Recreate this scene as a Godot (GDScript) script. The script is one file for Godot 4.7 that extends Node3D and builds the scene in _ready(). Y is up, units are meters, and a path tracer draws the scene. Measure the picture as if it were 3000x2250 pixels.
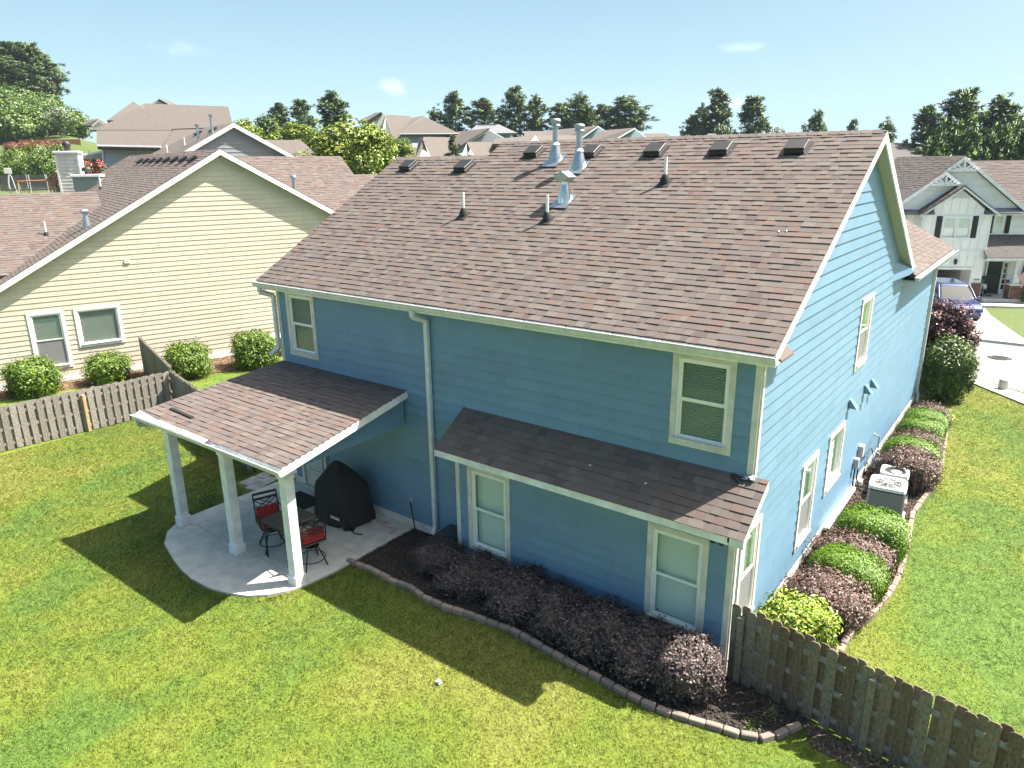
extends Node3D
# Back of a blue two-storey house seen from the air, with its garden, neighbours and trees.

var rng := RandomNumberGenerator.new()
var noise := FastNoiseLite.new()
var M := {}
var names := {}
const EYE := Vector3(15.279, 8.079, 10.602)
const W := 11.967

# ---------------------------------------------------------------- mesh builder
class MB:
	var v := PackedVector3Array()
	var n := PackedVector3Array()
	var c := PackedColorArray()
	var ix := PackedInt32Array()
	var col := Color(1, 1, 1)
	func tri(a: Vector3, b: Vector3, d: Vector3) -> void:
		var nn := (b - a).cross(d - a).normalized()
		var i := v.size()
		v.append(a); v.append(b); v.append(d)
		n.append(nn); n.append(nn); n.append(nn)
		c.append(col); c.append(col); c.append(col)
		ix.append(i); ix.append(i + 2); ix.append(i + 1)
	func quad(a: Vector3, b: Vector3, d: Vector3, e: Vector3) -> void:
		var nn := (d - a).cross(e - b).normalized()
		var i := v.size()
		v.append(a); v.append(b); v.append(d); v.append(e)
		for k in 4:
			n.append(nn); c.append(col)
		ix.append(i); ix.append(i + 2); ix.append(i + 1)
		ix.append(i); ix.append(i + 3); ix.append(i + 2)
	func hexa(p: Array) -> void:  # 0-3 lower ring counter-clockwise from above, 4-7 upper ring
		quad(p[4], p[5], p[6], p[7])
		quad(p[3], p[2], p[1], p[0])
		for i in 4:
			var j := (i + 1) % 4
			quad(p[i], p[j], p[j + 4], p[i + 4])
	func box(at: Vector3, s: Vector3, b := Basis.IDENTITY) -> void:
		var h := s * 0.5
		var p := []
		for y in [-h.y, h.y]:
			for q in [[-h.x, h.z], [h.x, h.z], [h.x, -h.z], [-h.x, -h.z]]:
				p.append(at + b * Vector3(q[0], y, q[1]))
		hexa(p)
	func cbox(at: Vector3, s: Vector3, ch: float, b := Basis.IDENTITY) -> void:  # box with chamfered edges
		var rings := []
		var h := s * 0.5
		for lay in [[-h.y, ch], [-h.y + ch, 0.0], [h.y - ch, 0.0], [h.y, ch]]:
			var x: float = h.x - lay[1]
			var z: float = h.z - lay[1]
			var y: float = lay[0]
			var r := PackedVector3Array()
			for q in [[-x + ch, z], [x - ch, z], [x, z - ch], [x, -z + ch], [x - ch, -z], [-x + ch, -z], [-x, -z + ch], [-x, z - ch]]:
				r.append(at + b * Vector3(q[0], y, q[1]))
			rings.append(r)
		loft(rings)
	func bar(a: Vector3, b: Vector3, w: float, h: float, up := Vector3.UP) -> void:  # box between two points
		var d := b - a
		var z := d.normalized()
		var x := up.cross(z)
		if x.length() < 0.01:
			x = Vector3.RIGHT.cross(z)
		x = x.normalized()
		box((a + b) * 0.5, Vector3(w, h, d.length()), Basis(x, z.cross(x), z))
	func loft(rings: Array, cap0 := true, cap1 := true, smooth := false) -> void:  # rings counter-clockwise from above, bottom to top
		var m: int = rings[0].size()
		if smooth:
			var base := v.size()
			var k: int = rings.size()
			for r in k:
				for i in m:
					v.append(rings[r][i]); c.append(col)
					var du: Vector3 = rings[r][(i + 1) % m] - rings[r][(i + m - 1) % m]
					var dv: Vector3 = rings[mini(r + 1, k - 1)][i] - rings[maxi(r - 1, 0)][i]
					n.append(du.cross(dv).normalized())
			for r in k - 1:
				for i in m:
					var a := base + r * m + i
					var b := base + r * m + (i + 1) % m
					ix.append(a); ix.append(b + m); ix.append(b)
					ix.append(a); ix.append(a + m); ix.append(b + m)
		else:
			for r in rings.size() - 1:
				for i in m:
					var j := (i + 1) % m
					quad(rings[r][i], rings[r][j], rings[r + 1][j], rings[r + 1][i])
		if cap1:
			fan(rings[-1])
		if cap0:
			var q: PackedVector3Array = rings[0].duplicate()
			q.reverse()
			fan(q)
	func fan(p: PackedVector3Array) -> void:
		var mid := Vector3.ZERO
		for q in p:
			mid += q
		mid /= p.size()
		for i in p.size():
			tri(mid, p[i], p[(i + 1) % p.size()])
	func tube(pts: Array, r: float, sides := 8, r1 := -1.0, caps := true) -> void:
		if r1 < 0.0:
			r1 = r
		var rings := []
		var k := pts.size()
		var x := Vector3.ZERO
		for i in k:
			var d: Vector3 = (pts[mini(i + 1, k - 1)] - pts[maxi(i - 1, 0)]).normalized()
			if x == Vector3.ZERO:
				x = d.cross(Vector3.UP if absf(d.y) < 0.9 else Vector3.RIGHT).normalized()
			x = (x - d * x.dot(d)).normalized()
			var y := d.cross(x)
			var rr: float = lerpf(r, r1, float(i) / maxf(1.0, k - 1))
			var ring := PackedVector3Array()
			for s in sides:
				var a := TAU * s / sides
				ring.append(pts[i] + (x * cos(a) + y * sin(a)) * rr)
			rings.append(ring)
		loft(rings, caps, caps, true)
	func lathe(at: Vector3, prof: Array, sides := 16, b := Basis.IDENTITY, smooth := true) -> void:  # prof of [radius, height], bottom to top
		var rings := []
		for q in prof:
			var ring := PackedVector3Array()
			for s in sides:
				var a := TAU * s / sides
				ring.append(at + b * Vector3(cos(a) * q[0], q[1], -sin(a) * q[0]))
			rings.append(ring)
		loft(rings, true, true, smooth)
	func slab(pts: Array, y0: float, y1: float) -> void:  # plan outline (x, z), counter-clockwise from above
		var lo := PackedVector3Array()
		var hi := PackedVector3Array()
		var flat := PackedVector2Array()
		for q in pts:
			lo.append(Vector3(q.x, y0, q.y)); hi.append(Vector3(q.x, y1, q.y)); flat.append(q)
		for i in pts.size():
			var j := (i + 1) % pts.size()
			quad(lo[i], lo[j], hi[j], hi[i])
		var t := Geometry2D.triangulate_polygon(flat)
		for i in range(0, t.size(), 3):
			up_tri(hi[t[i]], hi[t[i + 1]], hi[t[i + 2]])
	func up_tri(a: Vector3, b: Vector3, d: Vector3) -> void:
		if (b - a).cross(d - a).y > 0.0:
			tri(a, b, d)
		else:
			tri(a, d, b)
	func plate(p: Array, thick: float) -> void:  # flat polygon counter-clockwise from outside, thickness behind it
		var nn: Vector3 = (p[1] - p[0]).cross(p[2] - p[0]).normalized()
		var q := []
		for x in p:
			q.append(x - nn * thick)
		var k := p.size()
		for i in range(1, k - 1):
			tri(p[0], p[i], p[i + 1])
			tri(q[0], q[i + 1], q[i])
		for i in k:
			var j := (i + 1) % k
			quad(q[i], q[j], p[j], p[i])
	func mesh() -> ArrayMesh:
		var a := []
		a.resize(Mesh.ARRAY_MAX)
		a[Mesh.ARRAY_VERTEX] = v
		a[Mesh.ARRAY_NORMAL] = n
		a[Mesh.ARRAY_COLOR] = c
		a[Mesh.ARRAY_INDEX] = ix
		var m := ArrayMesh.new()
		m.add_surface_from_arrays(Mesh.PRIMITIVE_TRIANGLES, a)
		return m

# ---------------------------------------------------------------- nodes
func numbered(called: String) -> String:
	names[called] = names.get(called, -1) + 1
	return called if names[called] == 0 else "%s_%03d" % [called, names[called]]

func thing(called: String, label: String, category: String, at := Vector3.ZERO, turn := 0.0, group := "") -> Node3D:
	var o := Node3D.new()
	o.name = numbered(called)
	add_child(o)
	o.position = at
	o.rotation.y = turn
	tag(o, label, category, group)
	return o

func tag(o: Node, label: String, category: String, group := "") -> void:
	o.set_meta("label", label)
	o.set_meta("category", category)
	if group:
		o.set_meta("group", group)

func part(parent: Node, called: String, shape, m: Material, x := Transform3D.IDENTITY) -> MeshInstance3D:
	var o := MeshInstance3D.new()
	o.mesh = shape.mesh() if shape is MB else shape
	o.material_override = m
	o.transform = x
	if parent == self:
		o.name = numbered(called)
		add_child(o)
	else:
		o.name = called
		parent.add_child(o, true)
	return o

func group_part(parent: Node, called: String, at := Vector3.ZERO, turn := 0.0) -> Node3D:
	var o := Node3D.new()
	o.name = called
	parent.add_child(o, true)
	o.position = at
	o.rotation.y = turn
	return o

func copy(src: Node3D, at: Vector3, turn: float, label: String, scl := Vector3.ONE) -> Node3D:
	var o: Node3D = src.duplicate()
	o.name = numbered(String(src.name).trim_suffix("_" + String(src.name).get_slice("_", String(src.name).get_slice_count("_") - 1)) if String(src.name).right(3).is_valid_int() else String(src.name))
	add_child(o)
	o.position = at
	o.rotation.y = turn
	o.scale = scl
	o.set_meta("label", label)
	return o

func structure(called: String, shape, m: Material) -> MeshInstance3D:
	var o := part(self, called, shape, m)
	o.set_meta("kind", "structure")
	return o

func stuff(o: Node) -> void:
	o.set_meta("kind", "stuff")

# ---------------------------------------------------------------- materials
func lin(r: float, g: float, b: float) -> Color:
	return Color(r, g, b).linear_to_srgb()

func mat(called: String, c: Color, rough := 0.8, tex: Texture2D = null, scale := 1.0, world := true) -> StandardMaterial3D:
	var m := StandardMaterial3D.new()
	m.resource_name = called
	m.albedo_color = c.linear_to_srgb()
	m.roughness = rough
	m.vertex_color_use_as_albedo = true
	if tex:
		m.albedo_texture = tex
		m.uv1_triplanar = true
		m.uv1_world_triplanar = world
		m.uv1_scale = Vector3.ONE * scale
	M[called] = m
	return m

func noise_tex(size: int, freq: float, lo: float, hi: float, octaves := 4, sx := 1, sd := 1, tint := Color(0, 0, 0)) -> ImageTexture:
	# a grey (or slightly tinted) multiplier between lo and hi, linear, tiling
	var f := FastNoiseLite.new()
	f.seed = sd
	f.frequency = freq
	f.fractal_octaves = octaves
	var g := f.get_seamless_image(size, size)
	g.convert(Image.FORMAT_L8)
	if sx > 1:  # stretch along y: keep every column, squeeze rows
		g.resize(size, size / sx, Image.INTERPOLATE_BILINEAR)
		g.resize(size, size, Image.INTERPOLATE_BILINEAR)
	var d := g.get_data()
	var out := PackedByteArray()
	out.resize(size * size * 3)
	for i in d.size():
		var t := lo + (hi - lo) * d[i] / 255.0
		out[i * 3] = int(255.0 * pow(clampf(t * (1.0 + tint.r * (d[i] / 127.0 - 1.0)), 0, 1), 0.4545))
		out[i * 3 + 1] = int(255.0 * pow(clampf(t * (1.0 + tint.g * (d[i] / 127.0 - 1.0)), 0, 1), 0.4545))
		out[i * 3 + 2] = int(255.0 * pow(clampf(t * (1.0 + tint.b * (d[i] / 127.0 - 1.0)), 0, 1), 0.4545))
	var im := Image.create_from_data(size, size, false, Image.FORMAT_RGB8, out)
	return ImageTexture.create_from_image(im)

func wood_tex(size: int, sd: int) -> ImageTexture:  # long grain along v with streaks and a few knots
	var f := FastNoiseLite.new()
	f.seed = sd
	f.frequency = 1.0
	f.fractal_octaves = 3
	var out := PackedByteArray()
	out.resize(size * size * 3)
	var r := RandomNumberGenerator.new()
	r.seed = sd
	var knots := []
	for k in 9:
		knots.append(Vector2(r.randf() * size, r.randf() * size))
	for y in size:
		for x in size:
			var g := f.get_noise_2d(x * 0.16, y * 0.006) * 0.5 + f.get_noise_2d(x * 0.5 + 50.0, y * 0.02) * 0.35 + f.get_noise_2d(x * 0.03, y * 0.03) * 0.5
			var t := 0.68 + 0.55 * g
			for q in knots:
				var dx: float = x - q.x
				var dy: float = (y - q.y) * 0.6
				var dd := dx * dx + dy * dy
				if dd < 30.0:
					t *= 0.35 + 0.02 * dd
			var i := (y * size + x) * 3
			out[i] = int(255.0 * pow(clampf(t, 0, 1), 0.4545))
			out[i + 1] = int(255.0 * pow(clampf(t * 0.985, 0, 1), 0.4545))
			out[i + 2] = int(255.0 * pow(clampf(t * 0.96, 0, 1), 0.4545))
	return ImageTexture.create_from_image(Image.create_from_data(size, size, false, Image.FORMAT_RGB8, out))

func make_materials() -> void:
	var grain := noise_tex(256, 0.12, 0.55, 1.15, 3, 1, 3)
	var soft := noise_tex(256, 0.02, 0.74, 1.08, 5, 1, 4)
	var blotch := noise_tex(256, 0.012, 0.55, 1.15, 5, 1, 5)
	var speck := noise_tex(256, 0.3, 0.35, 1.3, 2, 1, 8)
	var paint := noise_tex(256, 0.015, 0.9, 1.04, 5, 1, 14)
	M.blue = mat("blue_paint", Color(0.128, 0.238, 0.35), 0.6, paint, 0.35)
	for k in 3:
		var j: float = [0.965, 1.0, 1.03][k]
		mat("blue%d" % k, Color(0.128 * j, 0.238 * j, 0.35 * j), 0.5, paint, 0.3)
		mat("cream%d" % k, Color(0.52 * j, 0.475 * j, 0.395 * j), 0.65, paint, 0.3)
		mat("slate%d" % k, Color(0.21 * j, 0.22 * j, 0.24 * j), 0.65, paint, 0.3)
		mat("white_board%d" % k, Color(0.84 * j, 0.84 * j, 0.83 * j), 0.6, paint, 0.3)
	mat("trim", Color(0.62, 0.6, 0.55), 0.55, soft, 0.5)
	mat("white_trim", Color(0.78, 0.79, 0.8), 0.5, soft, 0.5)
	mat("gutter", Color(0.62, 0.64, 0.66), 0.42, soft, 0.7)
	mat("vinyl", Color(0.78, 0.78, 0.76), 0.4)
	mat("foundation", Color(0.12, 0.2, 0.25), 0.9, grain, 2.0)
	mat("core", Color(0.02, 0.02, 0.022), 0.9)
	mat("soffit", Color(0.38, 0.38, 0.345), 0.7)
	var sh := [Color(0.128, 0.104, 0.099), Color(0.141, 0.115, 0.107), Color(0.139, 0.099, 0.089), Color(0.155, 0.132, 0.120), Color(0.102, 0.082, 0.081), Color(0.134, 0.107, 0.101), Color(0.150, 0.103, 0.092), Color(0.122, 0.101, 0.099)]
	for k in sh.size():
		mat("shingle%d" % k, sh[k], 0.95, speck, 3.0)
	mat("shingles", Color(1, 1, 1), 0.95, speck, 3.0)
	mat("far_roof", Color(0.118, 0.1, 0.093), 0.95, noise_tex(256, 0.2, 0.35, 1.3, 3, 1, 21, Color(0.06, 0, -0.03)), 0.09)
	mat("grey_roof", Color(0.095, 0.088, 0.086), 0.95, noise_tex(256, 0.2, 0.4, 1.3, 3, 1, 22), 0.09)
	mat("slate_roof", Color(0.16, 0.17, 0.19), 0.95, noise_tex(256, 0.25, 0.6, 1.2, 3, 1, 23), 0.25)
	mat("concrete", Color(0.56, 0.55, 0.52), 0.85, noise_tex(512, 0.02, 0.72, 1.05, 6, 1, 6), 0.25)
	mat("pale_concrete", Color(0.62, 0.6, 0.56), 0.85, noise_tex(512, 0.02, 0.78, 1.05, 6, 1, 7), 0.2)
	mat("asphalt", Color(0.19, 0.195, 0.205), 0.9, noise_tex(512, 0.03, 0.75, 1.1, 6, 1, 9), 0.2)
	mat("paver", Color(0.42, 0.4, 0.37), 0.9, blotch, 0.8)
	for k in 4:
		mat("edging%d" % k, [Color(0.3, 0.23, 0.19), Color(0.34, 0.25, 0.2), Color(0.25, 0.2, 0.175), Color(0.36, 0.28, 0.23)][k], 0.95, grain, 4.0)
	for k in 3:
		var w := wood_tex(256, 40 + k)
		mat("picket%d" % k, [Color(0.33, 0.305, 0.285), Color(0.29, 0.265, 0.245), Color(0.36, 0.34, 0.32)][k], 0.9, w, 1.4, false)
		mat("board%d" % k, [Color(0.25, 0.2, 0.14), Color(0.19, 0.14, 0.095), Color(0.26, 0.23, 0.175)][k], 0.9, w, 1.4, false)
	mat("new_post", Color(0.5, 0.38, 0.22), 0.9, wood_tex(256, 50), 1.4, false)
	mat("cedar", Color(0.36, 0.14, 0.06), 0.8, grain, 2.0)
	mat("red_fence", Color(0.4, 0.17, 0.09), 0.85, grain, 2.0)
	mat("dark_fence", Color(0.10, 0.095, 0.095), 0.9, grain, 2.0)
	mat("black_metal", Color(0.012, 0.012, 0.014), 0.4)
	mat("black_plastic", Color(0.016, 0.017, 0.019), 0.5)
	mat("black_cloth", Color(0.012, 0.012, 0.014), 0.85, soft, 1.0)
	mat("rubber", Color(0.02, 0.02, 0.022), 0.8)
	mat("mat_black", Color(0.015, 0.015, 0.017), 0.95, grain, 6.0)
	mat("red_cushion", Color(0.36, 0.022, 0.022), 0.85, grain, 3.0)
	mat("table_top", Color(0.06, 0.063, 0.07), 0.45, soft, 2.0)
	var gv := mat("galvanised", Color(0.42, 0.47, 0.52), 0.38, soft, 2.0)
	gv.metallic = 0.85
	var sg := mat("shiny_metal", Color(0.6, 0.6, 0.58), 0.14)
	sg.metallic = 1.0
	mat("pvc", Color(0.78, 0.78, 0.78), 0.4)
	mat("vent_black", Color(0.022, 0.022, 0.024), 0.55, soft, 2.0)
	mat("ac_grey", Color(0.3, 0.3, 0.29), 0.45)
	mat("ac_light", Color(0.66, 0.67, 0.68), 0.4)
	mat("ac_dark", Color(0.025, 0.026, 0.028), 0.6)
	mat("box_grey", Color(0.36, 0.38, 0.39), 0.5)
	mat("blind", Color(0.82, 0.83, 0.8), 0.6)
	mat("room_shade_and_vents", Color(0.05, 0.05, 0.052), 0.9)  # shade of unlit rooms put into the colour; ridge vents share the tone
	mat("garage_wall", Color(0.42, 0.4, 0.37), 0.9)
	mat("screen_grey", Color(0.2, 0.21, 0.22), 0.8)
	mat("cord_orange", Color(0.55, 0.1, 0.05), 0.5)
	mat("mulch", Color(0.028, 0.022, 0.019), 0.95, speck, 2.5)
	mat("mulch_brown", Color(0.075, 0.052, 0.04), 0.95, speck, 2.5)
	mat("straw_mulch", Color(0.17, 0.11, 0.07), 0.95, speck, 2.5)
	mat("chips", Color(1, 1, 1), 0.95)
	mat("brick", Color(1, 1, 1), 0.9, grain, 3.0)
	mat("mortar", Color(0.5, 0.47, 0.42), 0.95, grain, 3.0)
	mat("bark", Color(0.13, 0.095, 0.07), 0.95, noise_tex(256, 0.05, 0.5, 1.2, 4, 1, 31), 0.8)
	mat("pine_bark", Color(0.2, 0.15, 0.12), 0.95, noise_tex(256, 0.05, 0.5, 1.2, 4, 1, 32), 0.8)
	mat("chase_green", Color(0.2, 0.26, 0.23), 0.7)
	mat("core_leaf", Color(0.085, 0.165, 0.012), 1.0)
	mat("core_purple", Color(0.12, 0.075, 0.068), 1.0)
	for q in [["leaf", 0.5, 0.35], ["needle", 0.6, 0.5], ["purple_leaf", 0.5, 0.2]]:
		var m := mat(q[0], Color(1, 1, 1), q[1])
		m.backlight_enabled = true
		m.backlight = Color(q[2], q[2], q[2])
	var gr := mat("grass", Color(1, 1, 1), 0.65)
	gr.backlight_enabled = true
	gr.backlight = Color(0.3, 0.3, 0.3)
	mat("lawn", Color(1, 1, 1), 0.95, noise_tex(512, 0.2, 0.7, 1.1, 4, 1, 12), 0.7)
	mat("far_grass", Color(0.075, 0.11, 0.025), 0.95, noise_tex(512, 0.05, 0.6, 1.2, 5, 1, 13), 0.15)
	var gl := mat("glass", Color(0.3, 0.6, 0.32), 0.03)  # green tint puts the reflected cast of the lawn into the pane colour
	gl.transparency = BaseMaterial3D.TRANSPARENCY_ALPHA
	gl.albedo_color.a = 0.24
	gl.metallic_specular = 0.6
	var gk := mat("dark_glass", Color(0.07, 0.16, 0.15), 0.03)
	gk.transparency = BaseMaterial3D.TRANSPARENCY_ALPHA
	gk.albedo_color.a = 0.5
	gk.metallic_specular = 0.6
	var gd := mat("car_glass", Color(0.02, 0.025, 0.03), 0.03)
	gd.metallic_specular = 0.8
	var cp := mat("car_paint", Color(0.006, 0.022, 0.13), 0.3)
	cp.metallic = 0.4
	cp.clearcoat_enabled = true
	cp.clearcoat = 1.0
	cp.clearcoat_roughness = 0.04
	var ch := mat("chrome", Color(0.8, 0.8, 0.82), 0.08)
	ch.metallic = 1.0
	mat("lamp_clear", Color(0.7, 0.7, 0.68), 0.15)
	mat("flag_red", Color(0.5, 0.02, 0.03), 0.8)
	mat("flag_blue", Color(0.02, 0.03, 0.16), 0.8)
	mat("leaf_stem", Color(0.09, 0.15, 0.03), 0.7)
	mat("bin_grey", Color(0.035, 0.045, 0.055), 0.45)
	mat("litter", Color(0.45, 0.6, 0.55), 0.4)
	mat("tyre", Color(0.015, 0.015, 0.016), 0.85)

func light_and_camera() -> void:
	var cam := Camera3D.new()
	cam.name = "camera"
	add_child(cam)
	cam.position = EYE
	cam.basis = Basis.from_euler(Vector3(-0.2972, 0.6496, -0.0112), EULER_ORDER_YXZ)
	cam.fov = 55.92
	cam.far = 900.0
	cam.near = 0.1
	cam.current = true
	var sun := DirectionalLight3D.new()
	sun.name = "sun"
	add_child(sun)
	sun.look_at_from_position(Vector3.ZERO, Vector3(-0.455, -1.0, 0.505))
	sun.light_energy = 1.6
	sun.light_color = Color(1.0, 0.965, 0.905)
	sun.light_angular_distance = 0.5
	sun.shadow_enabled = true
	var sky := ProceduralSkyMaterial.new()
	sky.sky_top_color = Color(0.095, 0.285, 0.42)
	sky.sky_horizon_color = Color(0.525, 0.61, 0.64)
	sky.sky_curve = 0.22
	sky.ground_bottom_color = Color(0.32, 0.36, 0.24)
	sky.ground_horizon_color = Color(0.6, 0.66, 0.62)
	sky.sun_angle_max = 95.0
	sky.sun_curve = 0.38
	sky.sky_cover = clouds()
	var s := Sky.new()
	s.sky_material = sky
	var e := Environment.new()
	e.background_mode = Environment.BG_SKY
	e.sky = s
	e.tonemap_mode = Environment.TONE_MAPPER_LINEAR
	e.tonemap_exposure = 3.3
	e.background_energy_multiplier = 1.0
	e.fog_enabled = true
	e.fog_density = 0.00016
	e.fog_light_color = Color(0.8, 0.88, 0.95)
	e.ssao_enabled = true
	e.ssil_enabled = true
	e.sdfgi_enabled = true
	var we := WorldEnvironment.new()
	we.name = "world"
	we.environment = e
	add_child(we)

func clouds() -> ImageTexture:  # a few small fair-weather clouds low over the whole horizon
	var w := 2048
	var h := 1024
	var im := Image.create(w, h, false, Image.FORMAT_RGBA8)
	im.fill(Color(1, 1, 1, 0))
	var r := RandomNumberGenerator.new()
	r.seed = 11
	var f := FastNoiseLite.new()
	f.seed = 5
	f.frequency = 0.07
	f.fractal_octaves = 5
	var spots := []
	for k in 24:
		spots.append([r.randi() % w, int(h * 0.5 - r.randf_range(20, 150)), r.randf_range(4, 15), r.randf_range(1.6, 4.2), r.randf_range(0.25, 0.8)])
	for s in spots:
		for y in range(s[1] - int(s[3] * 2), s[1] + int(s[3] * 2)):
			for x in range(s[0] - int(s[2] * 2), s[0] + int(s[2] * 2)):
				var dx: float = (x - s[0]) / s[2]
				var dy: float = (y - s[1]) / s[3]
				var t: float = 1.0 - dx * dx - dy * dy + f.get_noise_2d(x, y * 2.0) * 1.3
				if t > 0.0 and y > 0 and y < h:
					var xx := posmod(x, w)
					var a: float = minf(1.0, t) * s[4] * 0.16
					if a > im.get_pixel(xx, y).a:
						im.set_pixel(xx, y, Color(1, 1, 1, a))
	return ImageTexture.create_from_image(im)

# ---------------------------------------------------------------- ground
func ground_y(x: float, z: float) -> float:
	var t := maxf(0.0, -x - 15.0)
	var h := minf(0.11 * t * t / (t + 6.0), 4.6)
	h += 4.0 * smoothstep(32.0, 62.0, -z) * smoothstep(25.0, 55.0, -x)
	var w := -0.95 * x - 0.31 * z
	var v := 0.31 * x - 0.95 * z
	h += 6.0 * smoothstep(112.0, 134.0, w) * (1.0 - smoothstep(6.0, 24.0, v)) + 6.5 * smoothstep(138.0, 180.0, w) * (1.0 - smoothstep(2.0, 11.0, v))
	return h

func grass_col(x: float, z: float) -> Color:
	var a := noise.get_noise_2d(x * 7.0, z * 7.0)
	var b := noise.get_noise_2d(x * 22.0 + 300.0, z * 22.0)
	var d := noise.get_noise_2d(x * 90.0 - 200.0, z * 90.0)
	var stripe := noise.get_noise_2d((x - z * 0.35) * 30.0 + 77.0, (z + x * 0.35) * 5.0)
	var t := clampf(0.5 + a * 0.75 + b * 0.6 + d * 0.4 + stripe * 0.5, 0.0, 1.0)
	var green := Color(0.088, 0.158, 0.02)
	var lime := Color(0.135, 0.18, 0.018)
	var straw := Color(0.19, 0.2, 0.036)
	return green.lerp(lime, t * 2.0) if t < 0.5 else lime.lerp(straw, (t - 0.5) * 1.5)

func make_ground() -> void:
	var g := MB.new()
	var xs := []
	var x := -330.0
	while x < 260.0:
		xs.append(x)
		x += 8.0 if x < -110.0 or x > 60.0 else 4.0
	var zs := []
	var z := -360.0
	while z < 80.0:
		zs.append(z)
		z += 8.0 if z < -120.0 else 4.0
	for i in xs.size():
		for k in zs.size():
			g.v.append(Vector3(xs[i], ground_y(xs[i], zs[k]) - 0.06, zs[k]))
			g.c.append(Color(1, 1, 1))
			var e := 0.5
			g.n.append(Vector3(ground_y(xs[i] - e, zs[k]) - ground_y(xs[i] + e, zs[k]), 2.0 * e, ground_y(xs[i], zs[k] - e) - ground_y(xs[i], zs[k] + e)).normalized())
	var m := zs.size()
	for i in xs.size() - 1:
		for k in m - 1:
			var a := i * m + k
			for q in [a, a + m, a + m + 1, a, a + m + 1, a + 1]:
				g.ix.append(q)
	structure("ground", g, M.far_grass)
	var l := MB.new()
	var st := 0.16
	var nx := int(43.0 / st)
	var nz := int(36.0 / st)
	for i in nx + 1:
		for k in nz + 1:
			var px := -15.0 + i * st
			var pz := -22.0 + k * st
			l.v.append(Vector3(px, 0.004 * noise.get_noise_2d(px * 60.0, pz * 60.0), pz))
			l.n.append(Vector3.UP)
			l.c.append(grass_col(px, pz))
	for i in nx:
		for k in nz:
			var a := i * (nz + 1) + k
			for q in [a, a + nz + 1, a + nz + 2, a, a + nz + 2, a + 1]:
				l.ix.append(q)
	structure("lawn", l, M.lawn)
	# the street beyond the house, its pavement, kerb and the drive opposite
	var r := MB.new()
	r.slab([Vector2(-40, -22.3), Vector2(12.5, -21.9), Vector2(15.1, -19.9), Vector2(24, -12.5), Vector2(60, 2), Vector2(60, -29), Vector2(12.2, -27.9), Vector2(-40, -28.2)], -0.05, 0.012)
	structure("road", r, M.asphalt)
	var w := MB.new()
	w.slab([Vector2(-12, -21.6), Vector2(12.2, -21.15), Vector2(13.0, -20.65), Vector2(15.2, -18.3), Vector2(24, -10.4), Vector2(24, -11.9), Vector2(14.9, -19.75), Vector2(13.7, -20.7), Vector2(12.3, -21.75), Vector2(-12, -22.1)].duplicate(), -0.05, 0.06)
	structure("pavement", w, M.pale_concrete)
	var k2 := MB.new()
	for i in 24:
		var xa := -12.0 + i * 2.4
		k2.box(Vector3(xa + 1.19, 0.05, -28.2), Vector3(2.38, 0.14, 0.3))
	structure("kerb", k2, M.pale_concrete)
	var d := MB.new()
	d.slab([Vector2(7.2, -28.36), Vector2(14.9, -28.36), Vector2(14.2, -30.2), Vector2(12.75, -34.6), Vector2(12.1, -37.6), Vector2(6.4, -41.5), Vector2(5.4, -38.5)], -0.05, 0.07)
	structure("driveway", d, M.pale_concrete)
	var mh := MB.new()
	mh.box(Vector3(13.88, 0.018, -25.0), Vector3(1.5, 0.02, 1.5), Basis(Vector3.UP, 0.2))
	part(self, "manhole_collar", mh, M.pale_concrete).set_meta("kind", "structure")
	var mc := thing("manhole_cover", "round iron manhole cover in a pale square in the street", "manhole cover", Vector3(13.88, 0.03, -25.0))
	var lid := MB.new()
	lid.lathe(Vector3.ZERO, [[0.46, 0.0], [0.46, 0.012], [0.43, 0.02]], 24)
	part(mc, "lid", lid, M.vent_black)
	var ring := MB.new()
	for i in 5:
		ring.box(Vector3(0, 0.022, -0.3 + i * 0.15), Vector3(0.5, 0.008, 0.04))
	part(mc, "grip_ribs", ring, M.black_metal)

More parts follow.
